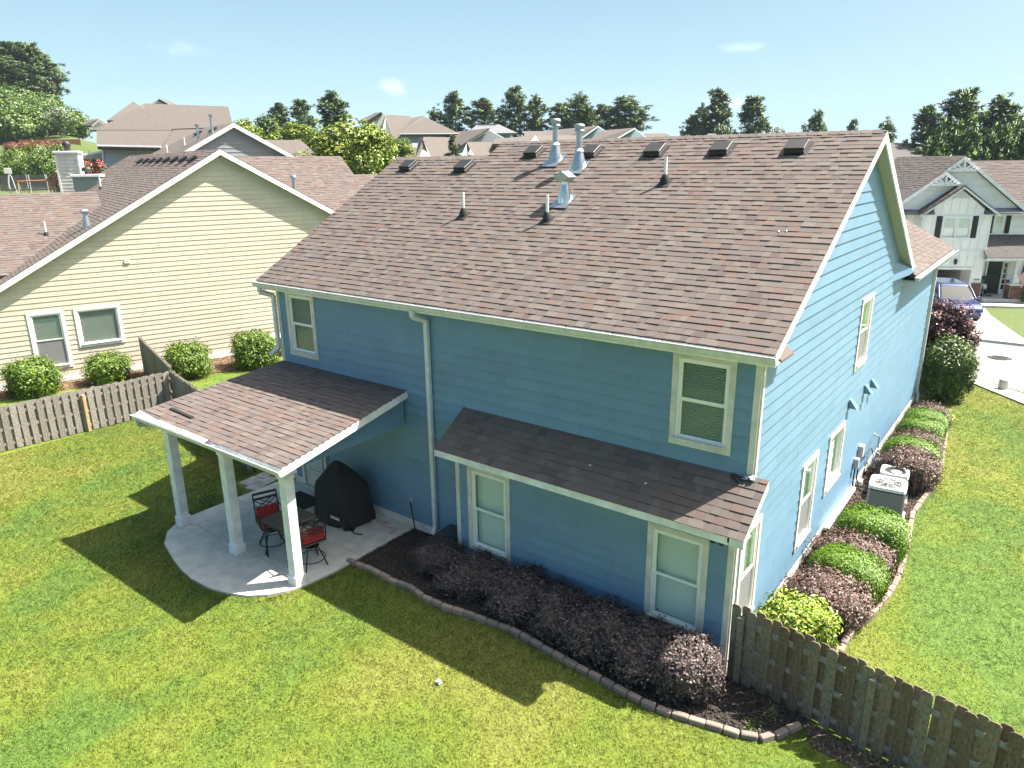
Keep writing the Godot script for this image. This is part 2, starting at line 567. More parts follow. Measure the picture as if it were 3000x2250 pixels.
# ---------------------------------------------------------------- walls, windows, roofs
func siding(parent: Node, o: Vector3, ex: Vector3, y0: float, y1: float, e: float, xr: Callable, open: Array, mats: Array, blen := 3.66, lip := 0.028) -> void:
	# lapped boards on a wall whose outside is ex x up ... boards are single parts
	var nz := ex.cross(Vector3.UP)
	var y := y0
	while y < y1 - 0.01:
		var yt := minf(y + e, y1)
		var rb: Vector2 = xr.call(y)
		var rt: Vector2 = xr.call(yt - 0.001)
		var xa := minf(rb.x, rt.x)
		var xe := maxf(rb.y, rt.y)
		var x := xa
		var first := true
		while x < xe - 0.01:
			var x2 := minf(x + (rng.randf_range(0.9, blen) if first else blen), xe)
			if xe - x2 < 0.5:
				x2 = xe
			first = false
			var rects := [Rect2(x, y, x2 - x - (0.004 if x2 < xe else 0.0), yt - y)]
			for op in open:
				var nxt := []
				for q in rects:
					if not q.intersects(op):
						nxt.append(q)
						continue
					if q.position.x < op.position.x:
						nxt.append(Rect2(q.position.x, q.position.y, op.position.x - q.position.x, q.size.y))
					if q.end.x > op.end.x:
						nxt.append(Rect2(op.end.x, q.position.y, q.end.x - op.end.x, q.size.y))
					var ma := maxf(q.position.x, op.position.x)
					var mb := minf(q.end.x, op.end.x)
					if q.position.y < op.position.y:
						nxt.append(Rect2(ma, q.position.y, mb - ma, op.position.y - q.position.y))
					if q.end.y > op.end.y:
						nxt.append(Rect2(ma, op.end.y, mb - ma, q.end.y - op.end.y))
				rects = nxt
			for q in rects:
				if q.size.x < 0.02 or q.size.y < 0.015:
					continue
				var ba := maxf(q.position.x, rb.x)
				var bb := minf(q.end.x, rb.y)
				var ta := maxf(q.position.x, rt.x)
				var tb := minf(q.end.x, rt.y)
				if q.position.x > xa + 0.01:
					ta = maxf(ta, q.position.x)
				if bb - ba < 0.02:
					if tb - ta < 0.02:
						continue
					ba = ta
					bb = tb
				if tb < ta:
					ta = clampf((ta + tb) * 0.5, ba, bb)
					tb = ta
				var d0: float = 0.004 + lip * (yt - q.position.y) / e
				var d1: float = 0.004 + lip * (yt - q.end.y) / e
				var g := MB.new()
				var yl: Vector3 = Vector3.UP * q.position.y
				var yh: Vector3 = Vector3.UP * q.end.y
				g.hexa([o + ex * ba + yl + nz * d0, o + ex * bb + yl + nz * d0, o + ex * bb + yl - nz * 0.01, o + ex * ba + yl - nz * 0.01,
					o + ex * ta + yh + nz * d1, o + ex * tb + yh + nz * d1, o + ex * tb + yh - nz * 0.01, o + ex * ta + yh - nz * 0.01])
				part(parent, "siding_board", g, mats[rng.randi() % mats.size()])
			x = x2
		y = yt

func window(parent: Node, o: Vector3, ex: Vector3, w: float, h: float, trim: Material, tw := 0.1, blind := 1.0, sashes := 2, screen := false, tilt := 0.5, proud := 0.045, glass: Material = null) -> Node3D:
	# o: lower left outer corner of the trim on the wall plane, seen from outside
	var nz := ex.cross(Vector3.UP)
	var wn := group_part(parent, "window")
	wn.transform = Transform3D(Basis(ex, Vector3.UP, nz), o)
	var f := proud
	for q in [[w / 2, tw / 2, w, tw], [w / 2, h - tw / 2, w, tw]]:
		var g := MB.new()
		g.box(Vector3(q[0], q[1], f / 2), Vector3(q[2], q[3], f))
		part(wn, "trim_board", g, trim)
	for sx in [tw / 2, w - tw / 2]:
		var g := MB.new()
		g.box(Vector3(sx, h / 2, f / 2 - 0.0015), Vector3(tw, h - tw * 2, f - 0.003))
		part(wn, "trim_board", g, trim)
	var iw := w - tw * 2
	var ih := h - tw * 2
	var fr := MB.new()
	var ft := 0.035
	fr.box(Vector3(w / 2, tw + ft / 2, -0.02), Vector3(iw, ft, 0.09))
	fr.box(Vector3(w / 2, h - tw - ft / 2, -0.02), Vector3(iw, ft, 0.09))
	fr.box(Vector3(tw + ft / 2, h / 2, -0.021), Vector3(ft, ih - ft * 2, 0.088))
	fr.box(Vector3(w - tw - ft / 2, h / 2, -0.021), Vector3(ft, ih - ft * 2, 0.088))
	part(wn, "frame", fr, M.vinyl)
	var sill := MB.new()
	sill.box(Vector3(w / 2, tw + 0.012, f + 0.012), Vector3(iw + 0.05, 0.026, 0.05))
	part(wn, "sill", sill, trim)
	var px := tw + ft
	var pw := iw - ft * 2
	var py := tw + ft
	var ph := ih - ft * 2
	var st := 0.035
	for k in sashes:
		var sy := py + ph / sashes * k
		var shh := ph / sashes
		var zz := -0.035 + (0.03 if k == 1 else 0.0)
		if sashes == 1:
			zz = -0.03
		var sa := MB.new()
		sa.box(Vector3(w / 2, sy + st / 2, zz), Vector3(pw, st, 0.03))
		sa.box(Vector3(w / 2, sy + shh - st / 2, zz), Vector3(pw, st, 0.03))
		sa.box(Vector3(px + st / 2, sy + shh / 2, zz + 0.001), Vector3(st, shh - st * 2, 0.028))
		sa.box(Vector3(px + pw - st / 2, sy + shh / 2, zz + 0.001), Vector3(st, shh - st * 2, 0.028))
		part(wn, "sash", sa, M.vinyl)
		var gp := MB.new()
		gp.quad(Vector3(px + st, sy + st, zz), Vector3(px + pw - st, sy + st, zz), Vector3(px + pw - st, sy + shh - st, zz), Vector3(px + st, sy + shh - st, zz))
		part(wn, "pane", gp, glass if glass else M.glass)
		if screen and k == 0:
			var sc := MB.new()
			sc.box(Vector3(w / 2, sy + shh / 2, zz + 0.022), Vector3(pw - st, shh - st, 0.002))
			part(wn, "insect_screen", sc, M.screen_mesh)
	if blind > 0.0:
		var bl := MB.new()
		var yb := py + ph * (1.0 - blind)
		var yy := py + ph - 0.02
		bl.box(Vector3(w / 2, yy, -0.12), Vector3(pw, 0.04, 0.05))
		yy -= 0.045
		var bb := Basis(Vector3.RIGHT, tilt)
		while yy > yb:
			bl.box(Vector3(w / 2, yy, -0.12), Vector3(pw - 0.01, 0.003, 0.05), bb * Basis(Vector3.FORWARD, rng.randf_range(-0.003, 0.003)))
			yy -= 0.044
		part(wn, "blind", bl, M.blind)
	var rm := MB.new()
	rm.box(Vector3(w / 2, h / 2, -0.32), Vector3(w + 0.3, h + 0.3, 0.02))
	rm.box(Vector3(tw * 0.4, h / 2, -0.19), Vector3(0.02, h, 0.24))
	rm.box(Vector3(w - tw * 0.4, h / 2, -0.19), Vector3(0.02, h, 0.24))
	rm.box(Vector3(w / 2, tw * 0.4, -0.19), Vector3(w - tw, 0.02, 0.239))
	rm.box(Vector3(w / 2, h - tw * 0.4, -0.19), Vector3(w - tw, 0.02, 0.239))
	part(wn, "reveal", rm, M.room_shade_and_vents)  # shallow box painted near-black in place of real room shade
	return wn

var eye := EYE
var tabs := []  # shingle tabs of the house under construction: [distance, transform, tone, roof node]
var tab_mesh: ArrayMesh
var TONES := [0, 0, 1, 1, 2, 3, 3, 5, 5, 7, 7, 2, 6, 4, 1]

func shingles(roof: Node, o: Vector3, e: Vector3, s: Vector3, T: float, xr: Callable, expo := 0.152, wmin := 0.1, wmax := 0.25) -> void:
	var nn := e.cross(s).normalized()
	var t := 0.0
	while t < T - 0.02:
		var r: Vector2 = xr.call(t)
		var x := r.x
		var off := rng.randf() * 0.2
		var wav := rng.randf() * 10.0
		while x < r.y - 0.01:
			var wd := rng.randf_range(wmin, wmax) - off
			off = 0.0
			wd = maxf(wd, 0.06)
			var x2 := minf(x + wd, r.y)
			if r.y - x2 < 0.06:
				x2 = r.y
			var thick := 0.009 + (0.009 if rng.randf() < 0.5 else 0.0) + rng.randf() * 0.003
			var ln := minf(expo * 1.18, T - t + 0.01)
			var wob := 0.004 * sin(x * 1.3 + wav) + rng.randf_range(-0.0015, 0.0015)
			# unit wedge: x 0..1 across, z 0..1 down-slope ... y thickness at the butt
			var up := s * ln
			var b := Basis(e * (x2 - x - 0.002), nn * thick, up)
			tabs.append([eye.distance_squared_to(o + e * x + s * t), Transform3D(b, o + e * x + s * (t + wob) + nn * 0.002), TONES[rng.randi() % TONES.size()], roof])
			x = x2
		t += expo

func unit_tab() -> ArrayMesh:
	var g := MB.new()
	var a := [Vector3(0, 0, 0), Vector3(1, 0, 0), Vector3(1, 1, 0), Vector3(0, 1, 0), Vector3(0, 0.15, 1), Vector3(1, 0.15, 1), Vector3(0, -0.6, 1), Vector3(1, -0.6, 1)]
	g.quad(a[0], a[1], a[2], a[3])
	g.quad(a[3], a[2], a[5], a[4])
	g.quad(a[1], a[7], a[5], a[2])
	g.quad(a[6], a[0], a[3], a[4])
	return g.mesh()

func lay_shingles(most := 300) -> void:
	if tab_mesh == null:
		tab_mesh = unit_tab()
	tabs.sort_custom(func(p, q): return p[0] < q[0])
	var rest := {}
	for i in tabs.size():
		var q: Array = tabs[i]
		if i < most:
			part(q[3], "shingle", tab_mesh, M["shingle%d" % q[2]], q[1])
			continue
		if not rest.has(q[3]):
			rest[q[3]] = MB.new()
		var g: MB = rest[q[3]]
		g.col = M["shingle%d" % q[2]].albedo_color.srgb_to_linear()
		var x: Transform3D = q[1]
		var a := x * Vector3(0, 0, 0)
		var b := x * Vector3(1, 0, 0)
		var c := x * Vector3(1, 1, 0)
		var d := x * Vector3(0, 1, 0)
		var e := x * Vector3(1, 0.15, 1)
		var f := x * Vector3(0, 0.15, 1)
		g.quad(a, b, c, d)
		g.quad(d, c, e, f)
		g.quad(b, x * Vector3(1, -0.6, 1), e, c)
		g.quad(x * Vector3(0, -0.6, 1), a, d, f)
	for k in rest:
		stuff(part(k, "shingles", rest[k], M.shingles))
	tabs.clear()

func gutter(parent: Node, a: Vector3, b: Vector3, out: Vector3, size := 0.12) -> void:
	# trough along a..b, its back edge on that line, opening upward
	var g := MB.new()
	var ln := (b - a).normalized()
	var prof := [[0.0, 0.0], [0.0, -size], [size * 0.55, -size], [size * 0.75, -size * 0.62], [size * 0.82, -size * 0.3], [size, -size * 0.12], [size, 0.0]]
	for i in prof.size() - 1:
		var p := [out * prof[i][0] + Vector3.UP * prof[i][1], out * prof[i + 1][0] + Vector3.UP * prof[i + 1][1]]
		g.plate([a + p[0], b + p[0], b + p[1], a + p[1]], 0.004)
	g.bar(a + out * (size + 0.002), b + out * (size + 0.002), 0.02, 0.012)
	for q in [a, b]:
		var cap := []
		for i in prof.size():
			cap.append(q + out * prof[i][0] + Vector3.UP * prof[i][1])
		g.plate(cap, 0.004)
	var steps := int(a.distance_to(b) / 0.9)
	for i in range(1, steps):
		var m := a.lerp(b, float(i) / steps)
		g.bar(m + Vector3.UP * -0.006, m + out * size + Vector3.UP * -0.006, 0.02, 0.008)
	part(parent, "gutter", g, M.gutter)

func pipe_run(pts: Array, w: float, d: float, face: Vector3) -> MB:  # rectangular downspout along points
	var g := MB.new()
	for i in pts.size() - 1:
		var a: Vector3 = pts[i]
		var b: Vector3 = pts[i + 1]
		var z := (b - a).normalized()
		var x := face.cross(z)
		if x.length() < 0.05:
			x = Vector3.UP.cross(z)
		x = x.normalized()
		var y := z.cross(x)
		var rings := []
		for q in [a - z * 0.012, b + z * 0.012]:
			var r := PackedVector3Array()
			for u in [[-w, -d], [w, -d], [w, d], [-w, d]]:
				r.append(q + x * u[0] * 0.5 + y * u[1] * 0.5)
			rings.append(r)
		g.loft(rings)
	return g

# ---------------------------------------------------------------- the blue house
func blue_house() -> void:
	var sc := mat("screen_mesh", Color(0.25, 0.26, 0.27), 0.8)
	sc.transparency = BaseMaterial3D.TRANSPARENCY_ALPHA
	sc.albedo_color.a = 0.55
	var H := thing("blue_house", "two-storey house with blue lap siding and brown shingle roof", "house")
	var bl := [M.blue0, M.blue1, M.blue2]
	var core := MB.new()
	core.box(Vector3(W / 2, 2.5, -8.4), Vector3(W - 0.8, 5.0, 15.9))
	core.box(Vector3((6.3 + W - 0.4) / 2, 1.2, 0.1), Vector3(W - 0.4 - 6.3, 2.4, 0.1))
	core.box(Vector3(0.05, 2.55, -8.3), Vector3(0.1, 5.1, 16.6))
	core.box(Vector3(W / 2, 2.55, -16.7), Vector3(W - 0.1, 5.1, 0.1))
	part(H, "wall_core", core, M.blue)
	# --- rear wall
	var rear := group_part(H, "rear_wall")
	var ops := [Rect2(0.37, 3.585, 1.06, 1.6), Rect2(10.53, 3.575, 1.055, 1.58), Rect2(0.4, -0.2, 1.0, 2.35), Rect2(6.23, -0.5, 6.0, 3.0)]
	siding(rear, Vector3.ZERO, Vector3.RIGHT, 0.235, 5.22, 0.219, func(_y): return Vector2(0.1, W - 0.09), ops, bl)
	window(H, Vector3(0.37, 3.585, 0), Vector3.RIGHT, 1.06, 1.6, M.trim, 0.1, 1.0, 2, false, 0.25, 0.045, M.dark_glass)
	window(H, Vector3(10.53, 3.575, 0), Vector3.RIGHT, 1.055, 1.58, M.trim, 0.1, 1.0, 2, false, 0.2, 0.045, M.dark_glass)
	var sk := MB.new()
	sk.box(Vector3(3.85, 0.13, 0.012), Vector3(4.7, 0.2, 0.05))
	part(rear, "skirt_board", sk, M.trim)
	sk = MB.new()
	sk.box(Vector3(0.25, 0.13, 0.012), Vector3(0.3, 0.2, 0.05))
	part(rear, "skirt_board", sk, M.trim)
	var fd := MB.new()
	fd.box(Vector3(3.2, -0.05, -0.1), Vector3(6.4, 0.16, 0.2))
	fd.box(Vector3((6.2 + W) / 2 + 0.005, -0.05, 0.3), Vector3(W - 6.2, 0.16, 0.46))
	fd.box(Vector3(W - 0.1, -0.05, -8.3), Vector3(0.21, 0.16, 16.5))
	part(H, "foundation", fd, M.foundation)
	# back door with a half-light and its frame, under the patio cover
	var dr := group_part(H, "back_door")
	var dm := MB.new()
	dm.box(Vector3(0.9, 1.1, 0.0), Vector3(0.86, 2.1, 0.05))
	part(dr, "door_leaf", dm, M.trim)
	for q in [[0.44, 1.08, 0.09, 2.22], [1.36, 1.08, 0.09, 2.22]]:
		dm = MB.new()
		dm.box(Vector3(q[0], q[1], 0.03), Vector3(q[2], q[3], 0.1))
		part(dr, "door_frame", dm, M.trim)
	dm = MB.new()
	dm.box(Vector3(0.9, 2.2, 0.03), Vector3(0.83, 0.1, 0.099))
	part(dr, "door_frame", dm, M.trim)
	dm = MB.new()
	for i in 26:
		dm.box(Vector3(0.93, 0.62 + i * 0.05, 0.035), Vector3(0.56, 0.004, 0.045), Basis(Vector3.RIGHT, 0.6))
	part(dr, "blind", dm, M.blind)
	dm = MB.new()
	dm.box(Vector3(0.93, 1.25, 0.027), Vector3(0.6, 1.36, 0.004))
	part(dr, "door_light", dm, M.room_shade_and_vents)  # panel painted dark to stand for the unlit room behind the door pane
	dm = MB.new()
	dm.lathe(Vector3(0.55, 1.0, 0.03), [[0.028, 0.0], [0.012, 0.02], [0.03, 0.045], [0.026, 0.07]], 10, Basis(Vector3.RIGHT, PI / 2))
	part(dr, "door_knob", dm, M.shiny_metal)
	dm = MB.new()
	dm.box(Vector3(0.9, 0.06, 0.06), Vector3(1.0, 0.1, 0.16))
	part(dr, "threshold", dm, M.concrete)
	# --- bump-out
	var bay := group_part(H, "bay_wall")
	var bz := 0.54
	var bops := [Rect2(6.515, 0.49, 1.06, 1.86), Rect2(10.49, 0.46, 1.075, 1.86)]
	siding(bay, Vector3(0, 0, bz), Vector3.RIGHT, 0.235, 2.63, 0.219, func(_y): return Vector2(6.28, W - 0.09), bops, bl)
	siding(bay, Vector3(6.212, 0, 0), Vector3(0, 0, 1), 0.235, 2.75, 0.219, func(_y): return Vector2(0.0, bz - 0.08), [], bl)
	window(H, Vector3(6.515, 0.49, bz), Vector3.RIGHT, 1.06, 1.86, M.trim, 0.1, 1.0, 2, false, 0.8)
	window(H, Vector3(10.49, 0.46, bz), Vector3.RIGHT, 1.075, 1.86, M.trim, 0.1, 1.0, 2, false, 0.8)
	sk = MB.new()
	sk.box(Vector3((6.22 + W) / 2, 0.13, bz + 0.012), Vector3(W - 6.24, 0.2, 0.05))
	part(bay, "skirt_board", sk, M.trim)
	# --- side wall
	var side := group_part(H, "side_wall")
	var sops := [Rect2(6.28, 3.53, 1.09, 1.64), Rect2(4.82, 1.06, 1.33, 1.4), Rect2(2.9, 0.6, 1.06, 1.86), Rect2(-0.37, 0.58, 0.95, 1.86)]
	var sr := func(y: float) -> Vector2:
		if y < 2.7:
			return Vector2(-bz + 0.085, 16.67)
		if y < 5.0:
			return Vector2(0.085, 16.67)
		var a := (y - 5.22) / 0.57 - 0.286
		return Vector2(maxf(0.085, a), 10.586 - maxf(0.0, a))
	siding(side, Vector3(W, 0, 0), Vector3(0, 0, -1), 0.235, 8.3, 0.219, sr, sops, bl, 3.66, 0.02)
	window(H, Vector3(W, 3.53, -6.28), Vector3(0, 0, -1), 1.09, 1.64, M.trim, 0.1, 1.0, 2, true)
	window(H, Vector3(W, 1.06, -4.82), Vector3(0, 0, -1), 1.33, 1.4, M.trim, 0.1, 1.0, 1)
	window(H, Vector3(W, 0.6, -2.9), Vector3(0, 0, -1), 1.06, 1.86, M.trim, 0.1, 1.0, 2, true)
	window(H, Vector3(W, 0.58, 0.37), Vector3(0, 0, -1), 0.95, 1.86, M.trim, 0.1, 1.0, 2, true)
	sk = MB.new()
	sk.box(Vector3(W + 0.012, 0.13, -8.1), Vector3(0.05, 0.2, 17.2))
	part(side, "skirt_board", sk, M.trim)
	# --- corner boards
	for q in [[W - 0.045, 0.0, 3.2, 5.2, 0], [W - 0.045, bz, 0.03, 2.62, 0], [6.245, bz, 0.03, 2.62, 1], [0.05, 0.0, 0.03, 5.2, 1]]:
		var g := MB.new()
		g.box(Vector3(q[0], (q[2] + q[3]) / 2, q[1] + 0.014), Vector3(0.1, q[3] - q[2], 0.034))
		part(H, "corner_board", g, M.trim)
		if q[4] == 0:
			g = MB.new()
			g.box(Vector3(W + 0.014, (q[2] + q[3]) / 2, q[1] - 0.045), Vector3(0.034, q[3] - q[2], 0.084))
			part(H, "corner_board", g, M.trim)
	var fcb := MB.new()
	fcb.box(Vector3(W + 0.014, 2.5, -16.71), Vector3(0.034, 4.95, 0.09))
	part(H, "corner_board", fcb, M.trim)
	# --- main roof: plane from the rear eave to the two ridges, and the plane behind
	var k := 0.57
	var cosr := 1.0 / sqrt(1.0 + k * k)
	var s := Vector3(0, k, -1).normalized()
	var ez := 0.286
	var xl := -0.358
	var xrr := W + 0.254
	var T := (5.293 + ez) / cosr
	var T0 := T * 0.883
	var roof := group_part(H, "roof")
	var dk := MB.new()
	var eo := Vector3(0, 5.4, ez)
	var deckpts := [Vector3(xl, 0, 0) + eo, Vector3(xrr, 0, 0) + eo, Vector3(xrr, 0, 0) + eo + s * T, Vector3(2.977, 0, 0) + eo + s * T, Vector3(2.977, 0, 0) + eo + s * T0, Vector3(xl, 0, 0) + eo + s * T0]
	dk.plate([Vector3(2.977, 0, 0) + eo, deckpts[1], deckpts[2], deckpts[3]], 0.1)
	dk.plate([deckpts[0], Vector3(2.977, 0, 0) + eo, deckpts[4], deckpts[5]], 0.1)
	var sb := Vector3(0, -k, -1).normalized()
	var rt := eo + s * T
	var rt0 := eo + s * T0
	dk.plate([Vector3(xrr, 0, 0) + rt, Vector3(xrr, 0, 0) + rt + sb * T, Vector3(2.977, 0, 0) + rt + sb * T, Vector3(2.977, 0, 0) + rt].duplicate(), 0.1)
	dk.plate([Vector3(2.977, 0, 0) + rt0, Vector3(2.977, 0, 0) + rt0 + sb * T0, Vector3(xl, 0, 0) + rt0 + sb * T0, Vector3(xl, 0, 0) + rt0], 0.1)
	part(roof, "deck", dk, M.shingle4)
	shingles(roof, eo - s * 0.03, Vector3.RIGHT, s, T + 0.02, func(t: float) -> Vector2: return Vector2(xl if t < T0 else 2.977, xrr))
	# ridge caps
	for seg in [[2.977, xrr, rt], [xl, 2.977, rt0]]:
		var x: float = seg[0]
		while x < seg[1] - 0.05:
			var g := MB.new()
			var x2: float = minf(x + 0.2, seg[1] + 0.01)
			var y: Vector3 = seg[2] + Vector3.UP * 0.018
			for d in [s, sb]:
				var p: Vector3 = y - d * 0.14 if d == s else y + d * 0.14
				if d == s:
					g.plate([Vector3(x, 0.012, 0) + p, Vector3(x2, 0, 0) + p, Vector3(x2, 0, 0) + y, Vector3(x, 0.012, 0) + y], 0.008)
				else:
					g.plate([Vector3(x, 0.012, 0) + y, Vector3(x2, 0, 0) + y, Vector3(x2, 0, 0) + p, Vector3(x, 0.012, 0) + p], 0.008)
			part(roof, "ridge_cap", g, M["shingle%d" % [0, 1, 3, 5, 7][rng.randi() % 5]])
			x += 0.2
	# soffit and fascia at the rear eave
	var fa := MB.new()
	fa.box(Vector3((xl + xrr) / 2, 5.28, ez - 0.012), Vector3(xrr - xl, 0.17, 0.025))
	part(roof, "fascia", fa, M.white_trim)
	var so := MB.new()
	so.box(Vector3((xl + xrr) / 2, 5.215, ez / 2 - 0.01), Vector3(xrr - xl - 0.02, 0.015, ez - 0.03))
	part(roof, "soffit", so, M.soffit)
	gutter(roof, Vector3(xl - 0.06, 5.365, ez + 0.002), Vector3(xrr + 0.03, 5.365, ez + 0.002), Vector3.BACK, 0.125)
	# rake boards on the right gable
	var apex := Vector3(xrr, 0, 0) + rt
	var rear_end := Vector3(xrr, 0, 0) + eo
	var front_end := apex + sb * (T * 0.985)
	var rk := MB.new()
	for q in [[rear_end, apex], [front_end, apex]]:
		var n2: Vector3 = Vector3.UP * 0.2
		var a: Vector3 = q[0] + Vector3(0.001, 0, 0)
		var b: Vector3 = q[1] + Vector3(0.001, 0, 0)
		var g := MB.new()
		if q[0].z > b.z:
			g.plate([a - n2, b - n2, b - Vector3.UP * 0.012, a - Vector3.UP * 0.012], 0.03)
		else:
			g.plate([b - n2 - Vector3(0, 0, 0.001), a - n2, a - Vector3.UP * 0.012, b - Vector3.UP * 0.012 - Vector3(0, 0, 0.001)], 0.03)
		part(roof, "rake_board", g, M.white_trim)
	# soffit boards under the rake overhang
	for dirn in [[rear_end, s, 1], [front_end, -sb, -1]]:
		var t := 0.05
		while t < T - 0.1:
			var g := MB.new()
			var a: Vector3 = dirn[0] + dirn[1] * t + Vector3(-0.03, -0.185, 0)
			var b: Vector3 = dirn[0] + dirn[1] * (t + 0.19) + Vector3(-0.03, -0.178, 0)
			if dirn[2] == 1:
				g.plate([a, a - Vector3(0.23, 0, 0), b - Vector3(0.23, 0, 0), b], 0.01)
			else:
				g.plate([a - Vector3(0.23, 0, 0), a, b, b - Vector3(0.23, 0, 0)], 0.01)
			part(roof, "soffit_board", g, M.soffit)
			t += 0.2
	# boxed return at the foot of the front rake
	var rb := MB.new()
	rb.hexa([Vector3(W, 5.12, -9.42), Vector3(xrr, 5.22, -10.2), Vector3(xrr, 5.22, -11.3), Vector3(W, 5.06, -11.3), Vector3(W, 5.62, -9.45), Vector3(xrr, 5.35, -10.55), Vector3(xrr, 5.3, -11.3), Vector3(W, 5.62, -11.3)])
	part(roof, "eave_return", rb, M.blue1)
	# little shingled return at the rear corner
	rb = MB.new()
	rb.hexa([Vector3(W, 5.2, -0.15), Vector3(xrr - 0.04, 5.16, -0.15), Vector3(xrr - 0.04, 5.16, -0.75), Vector3(W, 5.2, -0.75), Vector3(W, 5.36, -0.15), Vector3(xrr - 0.04, 5.2, -0.15), Vector3(xrr - 0.04, 5.2, -0.75), Vector3(W, 5.36, -0.75)])
	part(roof, "eave_return", rb, M.shingle1)
	# front wing whose eave runs along the side
	var wing := group_part(H, "front_wing_roof")
	var ws := Vector3(-1, k, 0).normalized()
	var wo := Vector3(12.27, 5.1, -18.45)
	var wd := MB.new()
	wd.plate([wo + Vector3(0, 0, 7.4), wo, wo + ws * 6.6, wo + ws * 6.6 + Vector3(0, 0, 7.4)], 0.1)
	wd.plate([Vector3(0.6, 5.1, -18.45), Vector3(0.6, 5.1, -11.0), wo + ws * 6.6 + Vector3(0, 0, 7.4), wo + ws * 6.6], 0.1)
	part(wing, "deck", wd, M.shingle4)
	shingles(wing, wo + Vector3(0, 0, 7.4), Vector3(0, 0, -1), ws, 4.5, func(_t): return Vector2(0.0, 7.4))
	gutter(wing, Vector3(12.275, 5.06, -10.95), Vector3(12.275, 5.06, -18.5), Vector3.RIGHT, 0.115)
	var wf := MB.new()
	wf.box(Vector3(12.1, 4.96, -14.7), Vector3(0.3, 0.02, 7.4))
	wf.box(Vector3(12.262, 4.99, -14.7), Vector3(0.02, 0.14, 7.4))
	part(wing, "soffit", wf, M.soffit)
	# --- downspouts
	part(H, "downspout", pipe_run([Vector3(4.98, 5.27, 0.35), Vector3(4.98, 5.12, 0.35), Vector3(5.1, 5.0, 0.09), Vector3(5.1, 0.3, 0.085), Vector3(5.1, 0.17, 0.16)], 0.1, 0.075, Vector3.BACK), M.gutter)
	part(H, "downspout", pipe_run([Vector3(-0.2, 5.26, 0.34), Vector3(-0.2, 5.13, 0.34), Vector3(-0.05, 5.02, 0.08), Vector3(-0.05, 3.72, 0.08), Vector3(-0.32, 3.5, 0.14)], 0.1, 0.075, Vector3.BACK), M.gutter)
	part(H, "downspout", pipe_run([Vector3(12.3, 4.98, -16.95), Vector3(12.3, 4.9, -16.9), Vector3(W + 0.07, 4.7, -16.75), Vector3(W + 0.07, 0.45, -16.75), Vector3(W + 0.13, 0.25, -16.7), Vector3(W + 0.13, 0.06, -16.68)], 0.1, 0.075, Vector3.RIGHT), M.gutter)
	# --- bump-out roof
	var broof := group_part(H, "bay_roof")
	var bs := Vector3(0, 3.31 - 2.693, -0.951).normalized()
	var bT := Vector3(0, 3.31 - 2.693, -0.951).length()
	var bo := Vector3(0, 2.693, 0.951)
	var bd := MB.new()
	bd.plate([bo + Vector3(6.0, 0, 0), bo + Vector3(xrr, 0, 0), bo + Vector3(xrr, 0, 0) + bs * bT, bo + Vector3(6.0, 0, 0) + bs * bT], 0.03)
	part(broof, "deck", bd, M.shingle4)
	shingles(broof, bo - bs * 0.02, Vector3.RIGHT, bs, bT + 0.01, func(_t): return Vector2(6.0, xrr), 0.152, 0.12, 0.27)
	var bf := MB.new()
	bf.box(Vector3((6.03 + xrr) / 2, 2.6, 0.925), Vector3(xrr - 6.05, 0.13, 0.03))
	part(broof, "fascia", bf, M.white_trim)
	bf = MB.new()
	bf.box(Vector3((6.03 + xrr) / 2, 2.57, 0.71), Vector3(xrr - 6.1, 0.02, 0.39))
	part(broof, "soffit", bf, M.soffit)
	for q in [xrr + 0.001, 6.031]:
		bf = MB.new()
		var ee := Vector3(q, 0, 0)
		var pts := [ee + bo + Vector3.DOWN * 0.16, ee + bo + bs * bT + Vector3.DOWN * 0.16, ee + bo + bs * bT + Vector3.DOWN * 0.012, ee + bo + Vector3.DOWN * 0.012]
		bf.plate(pts, 0.03)
		part(broof, "rake_board", bf, M.white_trim)
	bf = MB.new()
	bf.plate([Vector3(W + 0.03, 2.58, 0.94), Vector3(W + 0.03, 2.58, 0.5), Vector3(W + 0.03, 2.9, 0.5), Vector3(W + 0.03, 2.66, 0.94)], 0.03)
	part(broof, "end_panel", bf, M.white_trim)
	# crumpled flashing at the wall corner, and a few loose flecks
	bf = MB.new()
	for i in 9:
		var b := Basis(Vector3(rng.randf() - 0.5, 1, rng.randf() - 0.5).normalized(), rng.randf() * 3.0) * Basis(Vector3.RIGHT, rng.randf_range(-0.6, 0.9))
		bf.box(Vector3(W + rng.randf_range(-0.1, 0.06), 3.3 + rng.randf_range(-0.03, 0.03), rng.randf_range(0.03, 0.12)), Vector3(0.1, 0.012, 0.07), b)
	part(broof, "flashing", bf, M.galvanised)
	bf = MB.new()
	for i in 5:
		bf.box(Vector3(W - 0.28 + i * 0.03, 3.285 - i * 0.006, 0.06 + i * 0.02), Vector3(0.1, 0.014, 0.08), Basis(Vector3.UP, 0.6 + i * 0.2) * Basis(Vector3.RIGHT, 0.5))
	part(broof, "torn_felt", bf, M.rubber)
	patio_cover(H)
	lay_shingles(300)
	roof_fittings(H, eo, s, k)
	wall_fittings(H)

